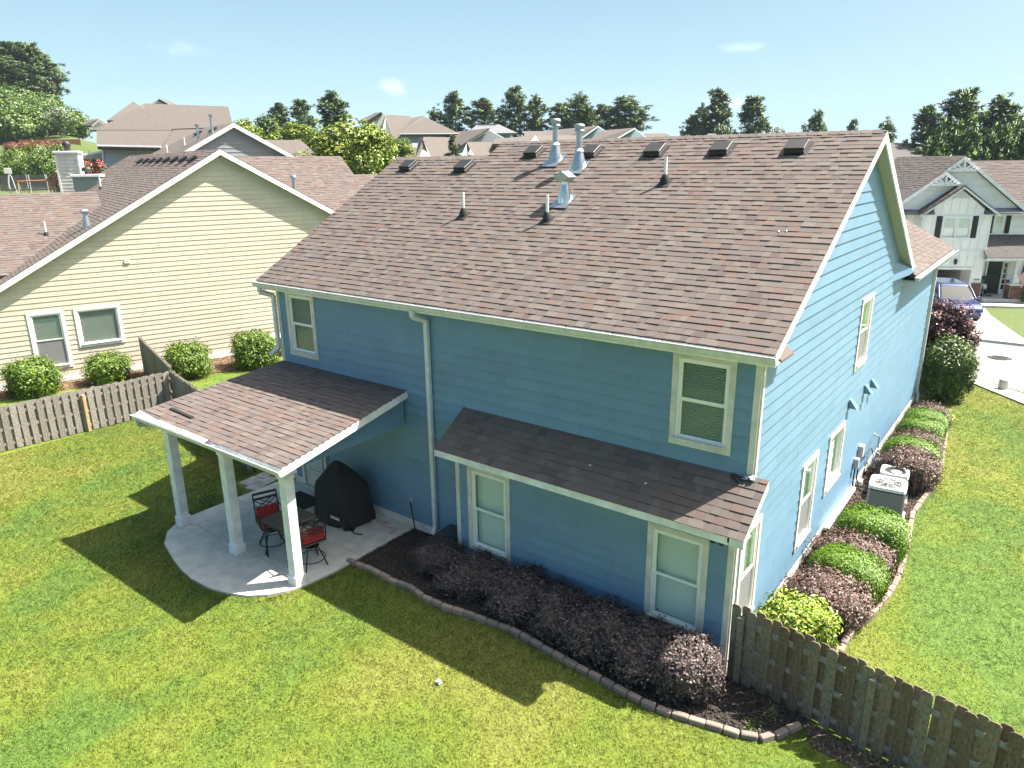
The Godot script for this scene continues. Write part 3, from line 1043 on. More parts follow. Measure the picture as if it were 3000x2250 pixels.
func patio_cover(H: Node3D) -> void:
	var P := group_part(H, "patio_cover")
	var up := Vector3(0, 3.362 - 2.882, -3.571)
	var T := up.length()
	var s := up / T
	var o := Vector3(0, 2.882, 3.571)
	var bl := Vector3(-0.449, 0, 0) + o
	var br := Vector3(4.738, 0, 0) + o
	var tl := Vector3(0.0, 3.362, 0)
	var tr := Vector3(4.374, 3.362, 0)
	var d := MB.new()
	d.plate([bl, br, tr, tl], 0.05)
	part(P, "deck", d, M.white_trim)
	shingles(P, o - s * 0.02, Vector3.RIGHT, s, T + 0.01, func(t: float) -> Vector2: return Vector2(lerpf(-0.449, 0.0, t / T), lerpf(4.738, 4.374, t / T)), 0.152, 0.1, 0.25)
	for q in [[br, tr, 1], [bl, tl, -1]]:
		var g := MB.new()
		var a: Vector3 = q[0]
		var b: Vector3 = q[1]
		var h := Vector3.UP * 0.17
		if q[2] == 1:
			g.plate([a - h, b - h, b - Vector3.UP * 0.01, a - Vector3.UP * 0.01], 0.03)
		else:
			g.plate([b - h, a - h, a - Vector3.UP * 0.01, b - Vector3.UP * 0.01], 0.03)
		part(P, "rake_board", g, M.white_trim)
	var fa := MB.new()
	fa.box(Vector3(2.145, 2.8, 3.55), Vector3(5.1, 0.16, 0.03))
	part(P, "fascia", fa, M.white_trim)
	gutter(P, Vector3(-0.53, 2.85, 3.575), Vector3(4.76, 2.85, 3.575), Vector3.BACK, 0.12)
	# bent gutter guard strips
	var gg := MB.new()
	for q in [[-0.4, 0.55, 0.03, 0.12], [0.5, 1.5, 0.0, 0.1], [1.45, 2.4, 0.012, 0.06]]:
		gg.plate([Vector3(q[0], 2.875, 3.69), Vector3(q[1], 2.872, 3.69), Vector3(q[1], 2.9, 3.6), Vector3(q[0], 2.91 + q[2], 3.66 - q[3])], 0.003)
	part(P, "gutter_guard", gg, M.vinyl)
	# downspout stub at the left
	part(P, "downspout", pipe_run([Vector3(-0.35, 2.74, 3.64), Vector3(-0.35, 2.66, 3.64), Vector3(-0.2, 2.58, 3.3), Vector3(-0.2, 2.55, 3.22)], 0.09, 0.07, Vector3.BACK), M.box_grey)
	# header beam, ceiling and side panels
	var hb := MB.new()
	hb.box(Vector3(2.02, 2.62, 3.08), Vector3(4.6, 0.28, 0.2))
	part(P, "header_beam", hb, M.white_trim)
	var ce := MB.new()
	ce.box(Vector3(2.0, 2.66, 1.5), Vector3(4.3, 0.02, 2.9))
	part(P, "ceiling", ce, M.soffit)
	for q in [4.262, -0.262]:
		var g := MB.new()
		var x := Vector3(q, 0, 0)
		var i := 0
		for yy in [[2.53, 2.76], [2.76, 2.98], [2.98, 3.2]]:
			g = MB.new()
			var zmax0 := minf(2.95, (3.27 - yy[0]) / 0.1344)
			var zmax1 := minf(2.95, (3.27 - yy[1]) / 0.1344)
			var t0 := 0.026
			var pts := [x + Vector3(0.0, yy[0], zmax0), x + Vector3(0.0, yy[0], 0.17), x + Vector3(-0.012, yy[1], 0.17), x + Vector3(-0.012, yy[1], zmax1)]
			g.plate(pts, t0)
			part(P, "panel_board", g, M["blue%d" % (i % 3)])
			i += 1
		g = MB.new()
		g.box(Vector3(q, 2.87, 0.12), Vector3(0.05, 0.68, 0.1))
		part(P, "panel_post", g, M.blue1)
	# columns with plinths
	for cx in [-0.165, 2.03, 4.09]:
		var g := MB.new()
		g.cbox(Vector3(cx, 1.3, 3.08), Vector3(0.205, 2.4, 0.205), 0.006)
		g.cbox(Vector3(cx, 0.15, 3.08), Vector3(0.265, 0.22, 0.265), 0.012)
		g.cbox(Vector3(cx, 2.4, 3.08), Vector3(0.25, 0.14, 0.25), 0.01)
		part(P, "column", g, M.white_trim)

func roof_fittings(H: Node3D, eo: Vector3, s: Vector3, k: float) -> void:
	var nn := Vector3(0, 1, k).normalized()
	var tilt := Basis(Vector3.RIGHT, nn, Vector3.RIGHT.cross(nn))
	var on := func(x: float, z: float) -> Vector3: return Vector3(x, 5.4 + k * (0.286 - z) + 0.012, z)
	# box vents: hood, flange, dark louvre
	for q in [[0.55, -4.23], [2.58, -4.17], [4.38, -4.76], [6.04, -4.72], [7.69, -4.72], [9.2, -4.73], [10.74, -4.73]]:
		var V := group_part(H, "roof_vent")
		V.transform = Transform3D(tilt, on.call(q[0], q[1]))
		var g := MB.new()
		g.box(Vector3(0, 0.004, 0), Vector3(0.52, 0.008, 0.5))
		part(V, "flange", g, M.vent_black)
		g = MB.new()
		g.hexa([Vector3(-0.2, 0.02, 0.2), Vector3(0.2, 0.02, 0.2), Vector3(0.2, 0.02, -0.2), Vector3(-0.2, 0.02, -0.2), Vector3(-0.17, 0.09, 0.18), Vector3(0.17, 0.09, 0.18), Vector3(0.17, 0.09, -0.17), Vector3(-0.17, 0.09, -0.17)])
		g.cbox(Vector3(0, 0.1, 0.0), Vector3(0.4, 0.05, 0.38), 0.012)
		part(V, "hood", g, M.vent_black)
	# two gas flues and one cowled vent
	for q in [[5.22, -4.45, 0], [6.05, -4.18, 0], [6.45, -2.98, 1]]:
		var F := group_part(H, "flue_pipe")
		F.position = on.call(q[0], q[1])
		var g := MB.new()
		g.box(Vector3(0, 0.0, 0.06), Vector3(0.44, 0.008, 0.54), tilt)
		part(F, "flashing_plate", g, M.galvanised)
		g = MB.new()
		g.lathe(Vector3(0, 0, 0), [[0.165, -0.1], [0.15, 0.1], [0.09, 0.36]], 20)
		part(F, "flashing_cone", g, M.shiny_metal if q[2] == 1 else M.galvanised)
		g = MB.new()
		if q[2] == 0:
			g.lathe(Vector3(0, 0, 0), [[0.068, 0.3], [0.068, 0.78]], 18)
			part(F, "pipe", g, M.galvanised)
			g = MB.new()
			g.lathe(Vector3(0, 0, 0), [[0.115, 0.35], [0.072, 0.41]], 18)
			part(F, "storm_collar", g, M.gutter)
			g = MB.new()
			g.lathe(Vector3(0, 0, 0), [[0.12, 0.78], [0.12, 0.8], [0.1, 0.81], [0.1, 0.85], [0.125, 0.86], [0.125, 0.9], [0.11, 0.93], [0.03, 0.95]], 20)
			part(F, "cap", g, M.galvanised)
		else:
			g.lathe(Vector3(0, 0, 0), [[0.105, 0.34], [0.1, 0.5]], 16)
			part(F, "pipe", g, M.shiny_metal)
			g = MB.new()
			for sx in [-1.0, 1.0]:
				g.plate([Vector3(0, 0.62, 0.15), Vector3(sx * 0.19, 0.5, 0.15), Vector3(sx * 0.19, 0.5, -0.15), Vector3(0, 0.62, -0.15)] if sx > 0 else [Vector3(sx * 0.19, 0.5, 0.15), Vector3(0, 0.62, 0.15), Vector3(0, 0.62, -0.15), Vector3(sx * 0.19, 0.5, -0.15)], 0.006)
				g.plate([Vector3(sx * 0.19, 0.5, 0.15), Vector3(sx * 0.19, 0.5, -0.15), Vector3(sx * 0.1, 0.4, -0.12), Vector3(sx * 0.1, 0.4, 0.12)] if sx > 0 else [Vector3(sx * 0.1, 0.4, 0.12), Vector3(sx * 0.1, 0.4, -0.12), Vector3(sx * 0.19, 0.5, -0.15), Vector3(sx * 0.19, 0.5, 0.15)], 0.006)
			for sz in [-0.15, 0.15]:
				g.plate([Vector3(-0.19, 0.5, sz), Vector3(-0.08, 0.4, sz * 0.8), Vector3(0.08, 0.4, sz * 0.8), Vector3(0.19, 0.5, sz), Vector3(0, 0.62, sz)], 0.006)
			part(F, "cowl", g, M.galvanised)
	for q in [[4.09, -2.36], [6.44, -2.33], [8.48, -3.63]]:
		var F := group_part(H, "vent_pipe")
		F.position = on.call(q[0], q[1])
		var g := MB.new()
		g.box(Vector3(0, 0.003, 0.02), Vector3(0.26, 0.008, 0.3), tilt)
		g.lathe(Vector3(0, 0, 0), [[0.105, -0.04], [0.1, 0.06], [0.06, 0.16], [0.05, 0.17]], 16)
		part(F, "rubber_boot", g, M.rubber)
		g = MB.new()
		g.lathe(Vector3.ZERO, [[0.034, 0.12], [0.034, 0.52]], 12)
		part(F, "pipe", g, M.pvc)
	# loose dark strip on the patio cover and pale flecks on the main roof
	var st := MB.new()
	st.bar(Vector3(0.12, 2.975, 3.1), Vector3(1.08, 2.968, 3.15), 0.07, 0.02)
	var so := part(self, "metal_strip", st, M.vent_black)
	tag(so, "narrow black strip lying on the patio cover shingles", "strip")
	var fl := MB.new()
	for q in [[11.3, -2.3], [11.42, -2.32], [9.3, 0.5], [10.4, 0.55]]:
		var p: Vector3 = on.call(q[0], q[1]) if q[1] < 0.2 else Vector3(q[0], 3.31 - 0.649 * q[1] + 0.018, q[1])
		fl.box(p + nn * 0.012, Vector3(0.04, 0.005, 0.018), tilt * Basis(Vector3.UP, q[0]))
	var fo := part(H, "droppings", fl, M.vinyl)
	stuff(fo)

func wall_fittings(H: Node3D) -> void:
	# three dryer and bath hoods on the side wall
	for q in [[2.8, -6.33], [2.75, -7.86], [2.72, -8.56]]:
		var g := MB.new()
		g.hexa([Vector3(W + 0.02, q[0] - 0.1, q[1] + 0.09), Vector3(W + 0.2, q[0] - 0.1, q[1] + 0.09), Vector3(W + 0.2, q[0] - 0.1, q[1] - 0.09), Vector3(W + 0.02, q[0] - 0.1, q[1] - 0.09),
			Vector3(W + 0.02, q[0] + 0.1, q[1] + 0.09), Vector3(W + 0.05, q[0] + 0.1, q[1] + 0.09), Vector3(W + 0.05, q[0] + 0.1, q[1] - 0.09), Vector3(W + 0.02, q[0] + 0.1, q[1] - 0.09)])
		part(H, "vent_hood", g, M.blue1)
	# flood lamps under the eaves
	for q in [Vector3(4.14, 2.55, 2.9), Vector3(11.73, 2.48, 0.6)]:
		var F := group_part(H, "flood_light", q)
		var g := MB.new()
		g.cbox(Vector3(0, 0, 0), Vector3(0.12, 0.09, 0.07), 0.01)
		part(F, "mount", g, M.black_plastic)
		for sx in [-0.07, 0.07]:
			g = MB.new()
			g.lathe(Vector3(sx, -0.06, 0.06), [[0.03, -0.05], [0.05, 0.0], [0.052, 0.06]], 12, Basis(Vector3.RIGHT, 1.9))
			part(F, "lamp_head", g, M.black_plastic)
	# disconnects, conduits and gas meter pipework beside the cooling units
	var U := group_part(H, "utility_boxes")
	for q in [[-8.15, 1.05, 0.3, 0.22], [-7.75, 0.85, 0.26, 0.16]]:
		var g := MB.new()
		g.cbox(Vector3(W + 0.08, q[1], q[0]), Vector3(0.12, q[2], q[3]), 0.01)
		part(U, "disconnect_box", g, M.box_grey)
	for q in [[[Vector3(W + 0.07, 0.95, -8.15), Vector3(W + 0.07, 0.3, -8.1), Vector3(W + 0.2, 0.06, -8.0), Vector3(12.7, 0.05, -7.9)], 0.02], [[Vector3(W + 0.07, 0.75, -7.72), Vector3(W + 0.07, 0.2, -7.7), Vector3(12.35, 0.05, -7.2), Vector3(12.6, 0.06, -6.95)], 0.02], [[Vector3(W + 0.09, 0.8, -8.3), Vector3(W + 0.12, 0.75, -9.3), Vector3(W + 0.2, 0.35, -9.5), Vector3(W + 0.2, 0.0, -9.5)], 0.014]]:
		var g := MB.new()
		g.tube(q[0], q[1], 8)
		part(U, "conduit", g, M.rubber)
	var g := MB.new()
	g.tube([Vector3(W + 0.2, 0.0, -9.75), Vector3(W + 0.2, 0.95, -9.75), Vector3(W + 0.05, 1.0, -9.75)], 0.025, 8)
	g.tube([Vector3(W + 0.2, 0.62, -9.75), Vector3(W + 0.2, 0.62, -9.4)], 0.02, 8)
	part(U, "gas_pipe", g, M.box_grey)
	g = MB.new()
	g.cbox(Vector3(W + 0.28, 0.36, -9.35), Vector3(0.22, 0.3, 0.24), 0.03)
	g.lathe(Vector3(W + 0.28, 0.5, -9.35), [[0.06, 0.0], [0.06, 0.1], [0.03, 0.14]], 12)
	part(U, "gas_meter", g, M.box_grey)
	g = MB.new()
	g.cbox(Vector3(W + 0.1, 0.12, -8.35), Vector3(0.16, 0.16, 0.22), 0.02)
	part(U, "crawl_cover", g, M.vinyl)
	g = MB.new()
	g.bar(Vector3(W + 0.12, 0.2, -5.1), Vector3(W + 0.12, 0.22, -7.65), 0.09, 0.07)
	part(U, "line_cover", g, M.vinyl)
	# black cable from a weatherproof socket by the downspout
	g = MB.new()
	g.cbox(Vector3(4.36, 0.74, 0.06), Vector3(0.08, 0.11, 0.06), 0.01)
	part(H, "socket_box", g, M.box_grey)
	var hp := []
	for i in 12:
		var t := i / 11.0
		hp.append(Vector3(4.36 + 0.32 * t * t + 0.05 * sin(t * 4.0), 0.7 * (1.0 - t) * (1.0 - 0.3 * t) + 0.04, 0.1 + 0.12 * t))
	g = MB.new()
	g.tube(hp, 0.016, 8)
	var hc := part(self, "power_cable", g, M.rubber)
	tag(hc, "black cable hanging from a wall socket beside the downspout", "cable")

# ---------------------------------------------------------------- plants
func rdir() -> Vector3:
	var z := rng.randf_range(-1, 1)
	var a := rng.randf() * TAU
	var r := sqrt(1.0 - z * z)
	return Vector3(r * cos(a), z, r * sin(a))

func leaf(g: MB, p: Vector3, nn: Vector3, ln: float, wd: float, c: Color) -> void:
	var d := (rdir() - nn * 0.3).normalized()
	var u := (d - nn * d.dot(nn)).normalized()
	var w := nn.cross(u) * wd * 0.5
	var tip := p + u * ln - nn * ln * 0.18
	var mid := p + u * ln * 0.5 + nn * ln * 0.06
	var i := g.v.size()
	g.v.append(p); g.v.append(mid + w); g.v.append(tip); g.v.append(mid - w)
	for k in 4:
		g.n.append(nn); g.c.append(c)
	g.ix.append(i); g.ix.append(i + 1); g.ix.append(i + 2)
	g.ix.append(i); g.ix.append(i + 2); g.ix.append(i + 3)

func pick(cols: Array) -> Color:
	var c: Color = cols[rng.randi() % cols.size()]
	var j := rng.randf_range(0.75, 1.25)
	return Color(c.r * j, c.g * j, c.b * j)

func bush_r(d: Vector3, rad: Vector3, p: float, bump: float, off: float) -> float:
	var q := pow(absf(d.x) / rad.x, p) + pow(absf(d.y) / rad.y, p) + pow(absf(d.z) / rad.z, p)
	var r := pow(q, -1.0 / p)
	return r * (1.0 + bump * noise.get_noise_3d(d.x * 130.0 + off, d.y * 130.0, d.z * 130.0 + off) + bump * 0.8 * noise.get_noise_3d(d.x * 420.0 + off, d.y * 420.0, d.z * 420.0))

func bush_meshes(rad: Vector3, p: float, bump: float, count: int, ln: float, wd: float, cols: Array, off := 0.0, stray := 0.08, rough := 0.75, sprigs := 0) -> Array:
	# origin at ground level under the middle; the shape is centred at half height
	var g := MB.new()
	var mid := Vector3(0, rad.y, 0)
	while count > 0:
		var d := rdir()
		# even spread over a boxy form: weight by the radius
		var r := bush_r(d, rad, p, bump, off)
		if rng.randf() > r * r / (rad.x * rad.x + rad.z * rad.z) * 1.6:
			continue
		var t := rng.randf()
		var f := 1.0 - 0.18 * t * t + (rng.randf() * stray if rng.randf() < 0.25 else 0.0)
		var pos := mid + d * r * f
		if pos.y < 0.02:
			continue
		var nn := (d / (rad * rad)).normalized() + rdir() * rough + Vector3.UP * 0.3
		leaf(g, pos, nn.normalized(), ln * rng.randf_range(0.7, 1.3), wd * rng.randf_range(0.7, 1.3), pick(cols))
		count -= 1
	for i in sprigs:  # young shoots standing out of the outline
		var d := rdir()
		d.y = absf(d.y) * 0.8 + 0.15
		d = d.normalized()
		var o := mid + d * bush_r(d, rad, p, bump, off) * 0.95
		var dirn := (d + Vector3.UP * 0.7 + rdir() * 0.5).normalized()
		var reach := rng.randf_range(0.1, 0.3) * rad.x
		for k in 9:
			leaf(g, o + dirn * reach * k / 9.0, (dirn + rdir() * 0.8).normalized(), ln, wd, pick(cols))
	var core := MB.new()
	var rings := []
	for i in 9:
		var la := -1.35 + 2.7 * i / 8.0
		var ring := PackedVector3Array()
		for k in 14:
			var a := TAU * k / 14.0
			var d := Vector3(cos(la) * cos(a), sin(la), -cos(la) * sin(a))
			var q := mid + d * bush_r(d, rad, p, bump, off) * 0.8
			q.y = maxf(q.y, 0.0)
			ring.append(q)
		rings.append(ring)
	core.loft(rings, true, true, true)
	var st := MB.new()
	for i in 5:
		var a := TAU * i / 5.0 + 0.4
		st.tube([Vector3(cos(a) * 0.04, -0.03, sin(a) * 0.04), Vector3(cos(a) * rad.x * 0.45, rad.y, sin(a) * rad.z * 0.45)], 0.016, 6, 0.008)
	return [g.mesh(), core.mesh(), st.mesh()]

func bush(called: String, ms: Array, label: String, group: String, at: Vector3, turn := 0.0, scl := Vector3.ONE, lm: Material = null, cm: Material = null, category := "shrub") -> Node3D:
	var o := thing(called, label, category, at, turn, group)
	o.scale = scl
	part(o, "foliage", ms[0], lm if lm else M.leaf)
	part(o, "inner_twigs", ms[1], cm if cm else M.core_leaf)
	part(o, "stem", ms[2], M.bark)
	return o

func broad_tree(height: float, width: float, count: int, ln: float, cols: Array, low := 0.25, clumps := 46, flowers := [], spread := 0.72) -> Array:
	var tr := MB.new()
	var lv := MB.new()
	var base := height * low
	tr.tube([Vector3(0, -0.2, 0), Vector3(0.03, height * 0.3, 0.02), Vector3(-0.04, height * 0.6, 0.03), Vector3(0, height * 0.88, 0)], 0.022 * height, 9, 0.005 * height)
	var cs := []
	for i in clumps:
		var d := rdir() * pow(rng.randf(), 0.4)
		var yy := base + (height - base) * (0.5 + 0.5 * d.y)
		var taper := 1.0 - 0.35 * maxf(0.0, d.y)
		var cpos := Vector3(d.x * width * 0.5 * taper, yy, d.z * width * 0.5 * taper) * Vector3(0.86, 0.93, 0.86)
		cs.append([cpos, rng.randf_range(0.1, 0.2) * width])
		if i % 3 == 0:
			var a := Vector3(0, maxf(height * 0.15, cpos.y - height * 0.22), 0)
			tr.tube([a, a.lerp(cpos, 0.5) + Vector3.UP * 0.05 * height, cpos], 0.008 * height, 5, 0.002 * height)
	for i in count:
		var q: Array = cs[rng.randi() % cs.size()]
		var d := rdir()
		var r: float = q[1] * (0.45 + 0.62 * sqrt(rng.randf()))
		var pos: Vector3 = q[0] + d * Vector3(1.0, spread, 1.0) * r
		var nn := (d + Vector3.UP * 0.5 + rdir() * 0.7).normalized()
		var c := pick(cols)
		if flowers and q[0].y > base + (height - base) * 0.45 and d.y > 0.1 and rng.randf() < 0.5:
			c = pick(flowers)
		leaf(lv, pos, nn, ln * rng.randf_range(0.7, 1.3), ln * rng.randf_range(0.4, 0.7), c)
	return [tr.mesh(), lv.mesh()]

func pine_tree(height: float, width: float, bare: float, cols: Array, branches := 58, flat := 0.45) -> Array:
	var tr := MB.new()
	var lv := MB.new()
	var bend := rng.randf_range(-0.03, 0.03) * height
	var axis := func(y: float) -> Vector3: return Vector3(bend * sin(y / height * 2.4), y, bend * 0.6 * sin(y / height * 3.1 + 1.0))
	var tp := []
	for i in 8:
		tp.append(axis.call(height * (-0.02 + 0.98 * i / 7.0)))
	tr.tube(tp, 0.014 * height, 8, 0.003 * height)
	var gap := rng.randf() * TAU
	for b in branches:
		var t := pow(float(b) / branches, 0.85)
		var y := height * (bare + (0.985 - bare) * t) + rng.randf_range(-0.045, 0.045) * height
		var prof := sin(PI * clampf(0.16 + t * 0.84, 0, 1)) * 0.75 + 0.28 * (1.0 - t)
		var a := b * 2.4 + rng.randf_range(-0.5, 0.5)
		var ln := width * 0.5 * prof * rng.randf_range(0.55, 1.15) + 0.25
		if absf(wrapf(a - gap, -PI, PI)) < 0.7 and t < 0.6:
			ln *= 0.5
		var dirn := Vector3(cos(a), rng.randf_range(0.05, 0.35) - 0.25 * (1.0 - t), sin(a))
		var o: Vector3 = axis.call(y)
		var e := o + dirn * ln + Vector3.UP * ln * 0.12
		tr.tube([o, o.lerp(e, 0.5) - Vector3.UP * 0.03 * ln, e], 0.0035 * height, 4, 0.0012 * height, false)
		var tufts := 2 + int(ln / width * 9.0)
		for k in tufts:
			var f := rng.randf_range(0.35, 1.05)
			var c0 := o.lerp(e, f) + rdir() * Vector3(1, flat, 1) * width * 0.11
			var rr := width * rng.randf_range(0.08, 0.14)
			var col := pick(cols)
			for s in 20:
				var d := (rdir() + Vector3.UP * 0.35).normalized()
				var nn := (d + Vector3.UP * 0.6 + rdir() * 0.4).normalized()
				var side := d.cross(rdir()).normalized() * rr * 0.115
				var p0 := c0 + d * rr * 0.12
				var i := lv.v.size()
				var tip := c0 + d * rr * Vector3(1, 0.85, 1)
				lv.v.append(p0 - side); lv.v.append(p0 + side); lv.v.append(tip + side * 0.6); lv.v.append(tip - side * 0.6)
				for q in 4:
					lv.n.append(nn); lv.c.append(col)
				lv.ix.append(i); lv.ix.append(i + 1); lv.ix.append(i + 2)
				lv.ix.append(i); lv.ix.append(i + 2); lv.ix.append(i + 3)
	return [tr.mesh(), lv.mesh()]

func tree(called: String, ms: Array, at: Vector3, scl: Vector3, turn: float, label: String, group: String, lm: Material, bm: Material) -> Node3D:
	var o := thing(called, label, "tree", at, turn, group)
	o.scale = scl
	part(o, "trunk", ms[0], bm)
	part(o, "crown", ms[1], lm)
	return o

func far_trees() -> void:
	var pc := [Color(0.09, 0.155, 0.042), Color(0.11, 0.178, 0.048), Color(0.14, 0.2, 0.055), Color(0.085, 0.14, 0.055)]
	var pines := []
	for k in 5:
		pines.append(pine_tree(14.0, 5.6, [0.34, 0.28, 0.42, 0.25, 0.36][k], pc, 66, 1.0))
	var bc := [Color(0.06, 0.105, 0.025), Color(0.075, 0.125, 0.028), Color(0.095, 0.145, 0.034), Color(0.06, 0.095, 0.03)]
	var broads := []
	for k in 3:
		broads.append(broad_tree(8.0, 5.0, 5200, 0.34, bc, 0.08, 40))
	var lc := [Color(0.14, 0.21, 0.022), Color(0.19, 0.245, 0.026), Color(0.11, 0.18, 0.02), Color(0.22, 0.265, 0.032)]
	var limes := []
	for k in 2:
		limes.append(broad_tree(10.0, 4.6, 15000, 0.24, lc, 0.12, 80, [], 0.8))
	# pines: x, z, top height above sea level, crown width, label
	var P := [
		[-185.6, -64.2, 36.0, 10.5, "tall pine at the picture's left edge on the wooded slope"],
		[-181.8, -66.9, 35.4, 10.0, "tallest-looking pine of the left slope, second from the edge"],
		[-178.9, -67.7, 31.9, 8.4, "pine at the right end of the left slope, branches reaching right"],
		[-185.0, -69.0, 34.7, 10.5, "dark pine behind the two tall pines on the left slope"],
		[-176.0, -66.5, 26.9, 7.5, "lower pine under the right end of the left slope wood"],
		[-93.0, -68.6, 18.1, 4.2, "small pine top left of two above the yellow-green trees"],
		[-90.3, -70.7, 18.4, 4.4, "small pine top right of two above the yellow-green trees"],
		[-77.7, -67.2, 18.4, 5.2, "lone spreading pine above the large lime-green tree"],
		[-91.4, -110.7, 22.1, 5.9, "second pine of the middle row, left of the twin crowns"],
		[-93.9, -107.5, 18.5, 4.4, "short pine at the left end of the middle pine row"],
		[-86.4, -114.1, 21.1, 7.4, "broad pine with a merged double crown, third in the middle row"],
		[-81.2, -118.8, 23.1, 6.0, "tallest slender pine of the middle row behind the roof flues"],
		[-77.4, -120.9, 20.9, 5.0, "narrow pine just right of the tallest middle pine"],
		[-73.3, -123.5, 19.6, 5.0, "open pine at the left of the dark clump behind blue gables"],
		[-70.5, -126.3, 21.2, 6.9, "tall rounded pine of the dark clump behind blue gables"],
		[-66.2, -122.2, 19.3, 5.6, "dense dark pine in front of the rounded pine clump"],
		[-66.3, -128.7, 19.4, 4.4, "thin pale pine in the gap of the dark clump"],
		[-62.9, -131.8, 20.5, 9.4, "widest dark pine at the right end of the clump"],
		[-43.5, -133.6, 21.1, 6.0, "tall open pine with long bare trunk above the roof ridge"],
		[-45.1, -131.2, 18.0, 4.2, "shorter pine leaning on the tall open pine"],
		[-46.6, -129.6, 16.7, 4.2, "small pine left of the tall open pine above the ridge"],
		[-37.8, -137.4, 19.8, 6.4, "tiered pine with flat layers right of the tall open pine"],
		[-27.1, -144.3, 16.5, 4.4, "single short pine above the right half of the ridge"],
		[-24.1, -159.4, 15.7, 3.4, "thin bare-looking pale pine near the ridge's right end"],
		[-14.1, -140.2, 14.3, 4.2, "pine peeping out behind the gable's peak"],
		[-4.6, -121.8, 16.0, 5.6, "left pine of the tall group behind the white house"],
		[-0.5, -125.7, 18.0, 7.4, "tallest pine of the group behind the white house"],
		[3.8, -128.4, 16.4, 7.0, "right pine of the tall group behind the white house"],
		[6.3, -132.0, 14.1, 5.6, "pine cut by the picture's right edge"],
		[-2.5, -118.0, 10.5, 5.5, "low dark pine between the trunks behind the white house"],
		[1.5, -119.0, 10.0, 5.5, "low dark pine at the foot of the right pine pair"],
		[-180.9, -63.0, 28.8, 8.5, "mid-height pine filling the wood on the left slope"],
		[-180.0, -61.0, 31.5, 8.5, "pine with pale bare trunk at the left slope's front"]]
	for i in P.size():
		var q: Array = P[i]
		var gy := ground_y(q[0], q[1])
		var h: float = q[2] - gy
		tree("pine_tree", pines[i % 5], Vector3(q[0], gy, q[1]), Vector3(q[3] / 5.0, h / 14.0, q[3] / 5.0), i * 1.7, q[4], "pines on the skyline", M.needle, M.pine_bark)
	var B := [
		[-155.6, -61.2, 20.0, 6.2, 0, "round dark tree beside the left pine slope"],
		[-57.9, -38.4, 13.9, 5.0, 3, "slim yellow-green tree beside the grey roof's right end"],
		[-62.5, -44.3, 14.3, 6.0, 1, "dark leafy tree left of the mixed green belt"],
		[-55.6, -42.7, 13.6, 6.2, 3, "mid-green tree in the belt left of the large lime tree"],
		[-55.7, -121.9, 14.6, 6.4, 0, "rounded low tree at the foot of the widest pine"],
		[-50.7, -125.2, 13.4, 6.4, 1, "low hedge-like tree right of the dark pine clump"],
		[-39.8, -127.7, 15.6, 5.6, 2, "rounded green tree under the tall open pine"],
		[-36.3, -130.0, 14.5, 5.0, 0, "green tree at the foot of the tiered pine"],
		[-31.4, -133.8, 14.7, 6.2, 1, "broad green tree right of the tiered pine"],
		[-28.4, -135.6, 13.5, 5.0, 2, "low pale green tree beside the single short pine"],
		[-23.0, -139.8, 13.8, 5.6, 0, "low bright tree right of the single short pine"],
		[-40.6, -119.7, 13.2, 4.0, 3, "lime-green low tree left of the tall open pine"],
		[-26.4, -24.8, 11.9, 7.0, 4, "large lime-green tree behind the cream house's right roof"],
		[-22.3, -23.8, 11.9, 4.6, 3, "airy light green tree beside the large lime-green tree"],
		[-49.0, -53.4, 11.3, 3.8, 4, "small bright green tree before the grey gabled house"],
		[-106.0, -105.0, 13.5, 4.0, 5, "small orange-tinged tree in front of the middle pines"],
		[-60.5, -47.5, 13.2, 5.5, 2, "olive-green tree in the middle of the mixed green belt"],
		[-52.0, -43.0, 12.6, 5.0, 4, "bright tree at the belt's right end touching the lime tree"],
		[-61.0, -62.0, 12.5, 3.6, 3, "pale feathery tree behind the grey gable roof"]]
	var orange := broad_tree(8.0, 5.0, 3000, 0.34, [Color(0.22, 0.17, 0.03), Color(0.28, 0.17, 0.03)], 0.08, 30)
	for i in B.size():
		var q: Array = B[i]
		var gy := ground_y(q[0], q[1])
		var h: float = q[2] - gy
		var k: int = q[4]
		var ms: Array = broads[k] if k < 3 else (orange if k == 5 else limes[k - 3])
		var hh := 8.0 if (k < 3 or k == 5) else 10.0
		var ww := 5.0 if (k < 3 or k == 5) else 4.6
		tree("leafy_tree", ms, Vector3(q[0], gy, q[1]), Vector3(q[3] / ww, h / hh, q[3] / ww), i * 2.3, q[5], "leafy trees in the distance", M.leaf, M.bark)
	# small conifer behind the ridge
	var cf := pine_tree(8.0, 2.6, 0.08, [Color(0.07, 0.13, 0.03), Color(0.05, 0.1, 0.025)], 60, 0.5)
	tree("conifer", cf, Vector3(-37.3, ground_y(-37.3, -48.9), -48.9), Vector3(0.75, 0.99, 0.75), 0.4, "small pointed conifer before the grey gables behind the ridge", "", M.needle, M.bark)
	# crape myrtles
	var mw := broad_tree(5.0, 4.4, 5000, 0.2, [Color(0.06, 0.1, 0.025), Color(0.08, 0.13, 0.03)], 0.15, 40, [Color(0.5, 0.52, 0.42)])
	tree("crape_myrtle", mw, Vector3(-132.6, ground_y(-132.6, -50.6), -50.6), Vector3(1.35, 1.1, 1.35), 0.0, "bush-like tree with white blossom on the left", "crape myrtles", M.leaf, M.bark)
	var mp := broad_tree(5.0, 3.0, 6000, 0.16, [Color(0.07, 0.1, 0.02), Color(0.11, 0.12, 0.025), Color(0.05, 0.08, 0.02)], 0.1, 46, [Color(0.42, 0.03, 0.06), Color(0.5, 0.05, 0.08)])
	tree("crape_myrtle", mp, Vector3(-44.6, ground_y(-44.6, -15.9), -15.9), Vector3(0.95, 1.5, 0.95), 0.6, "tree with crimson blossom left of the grey house", "crape myrtles", M.leaf, M.bark)
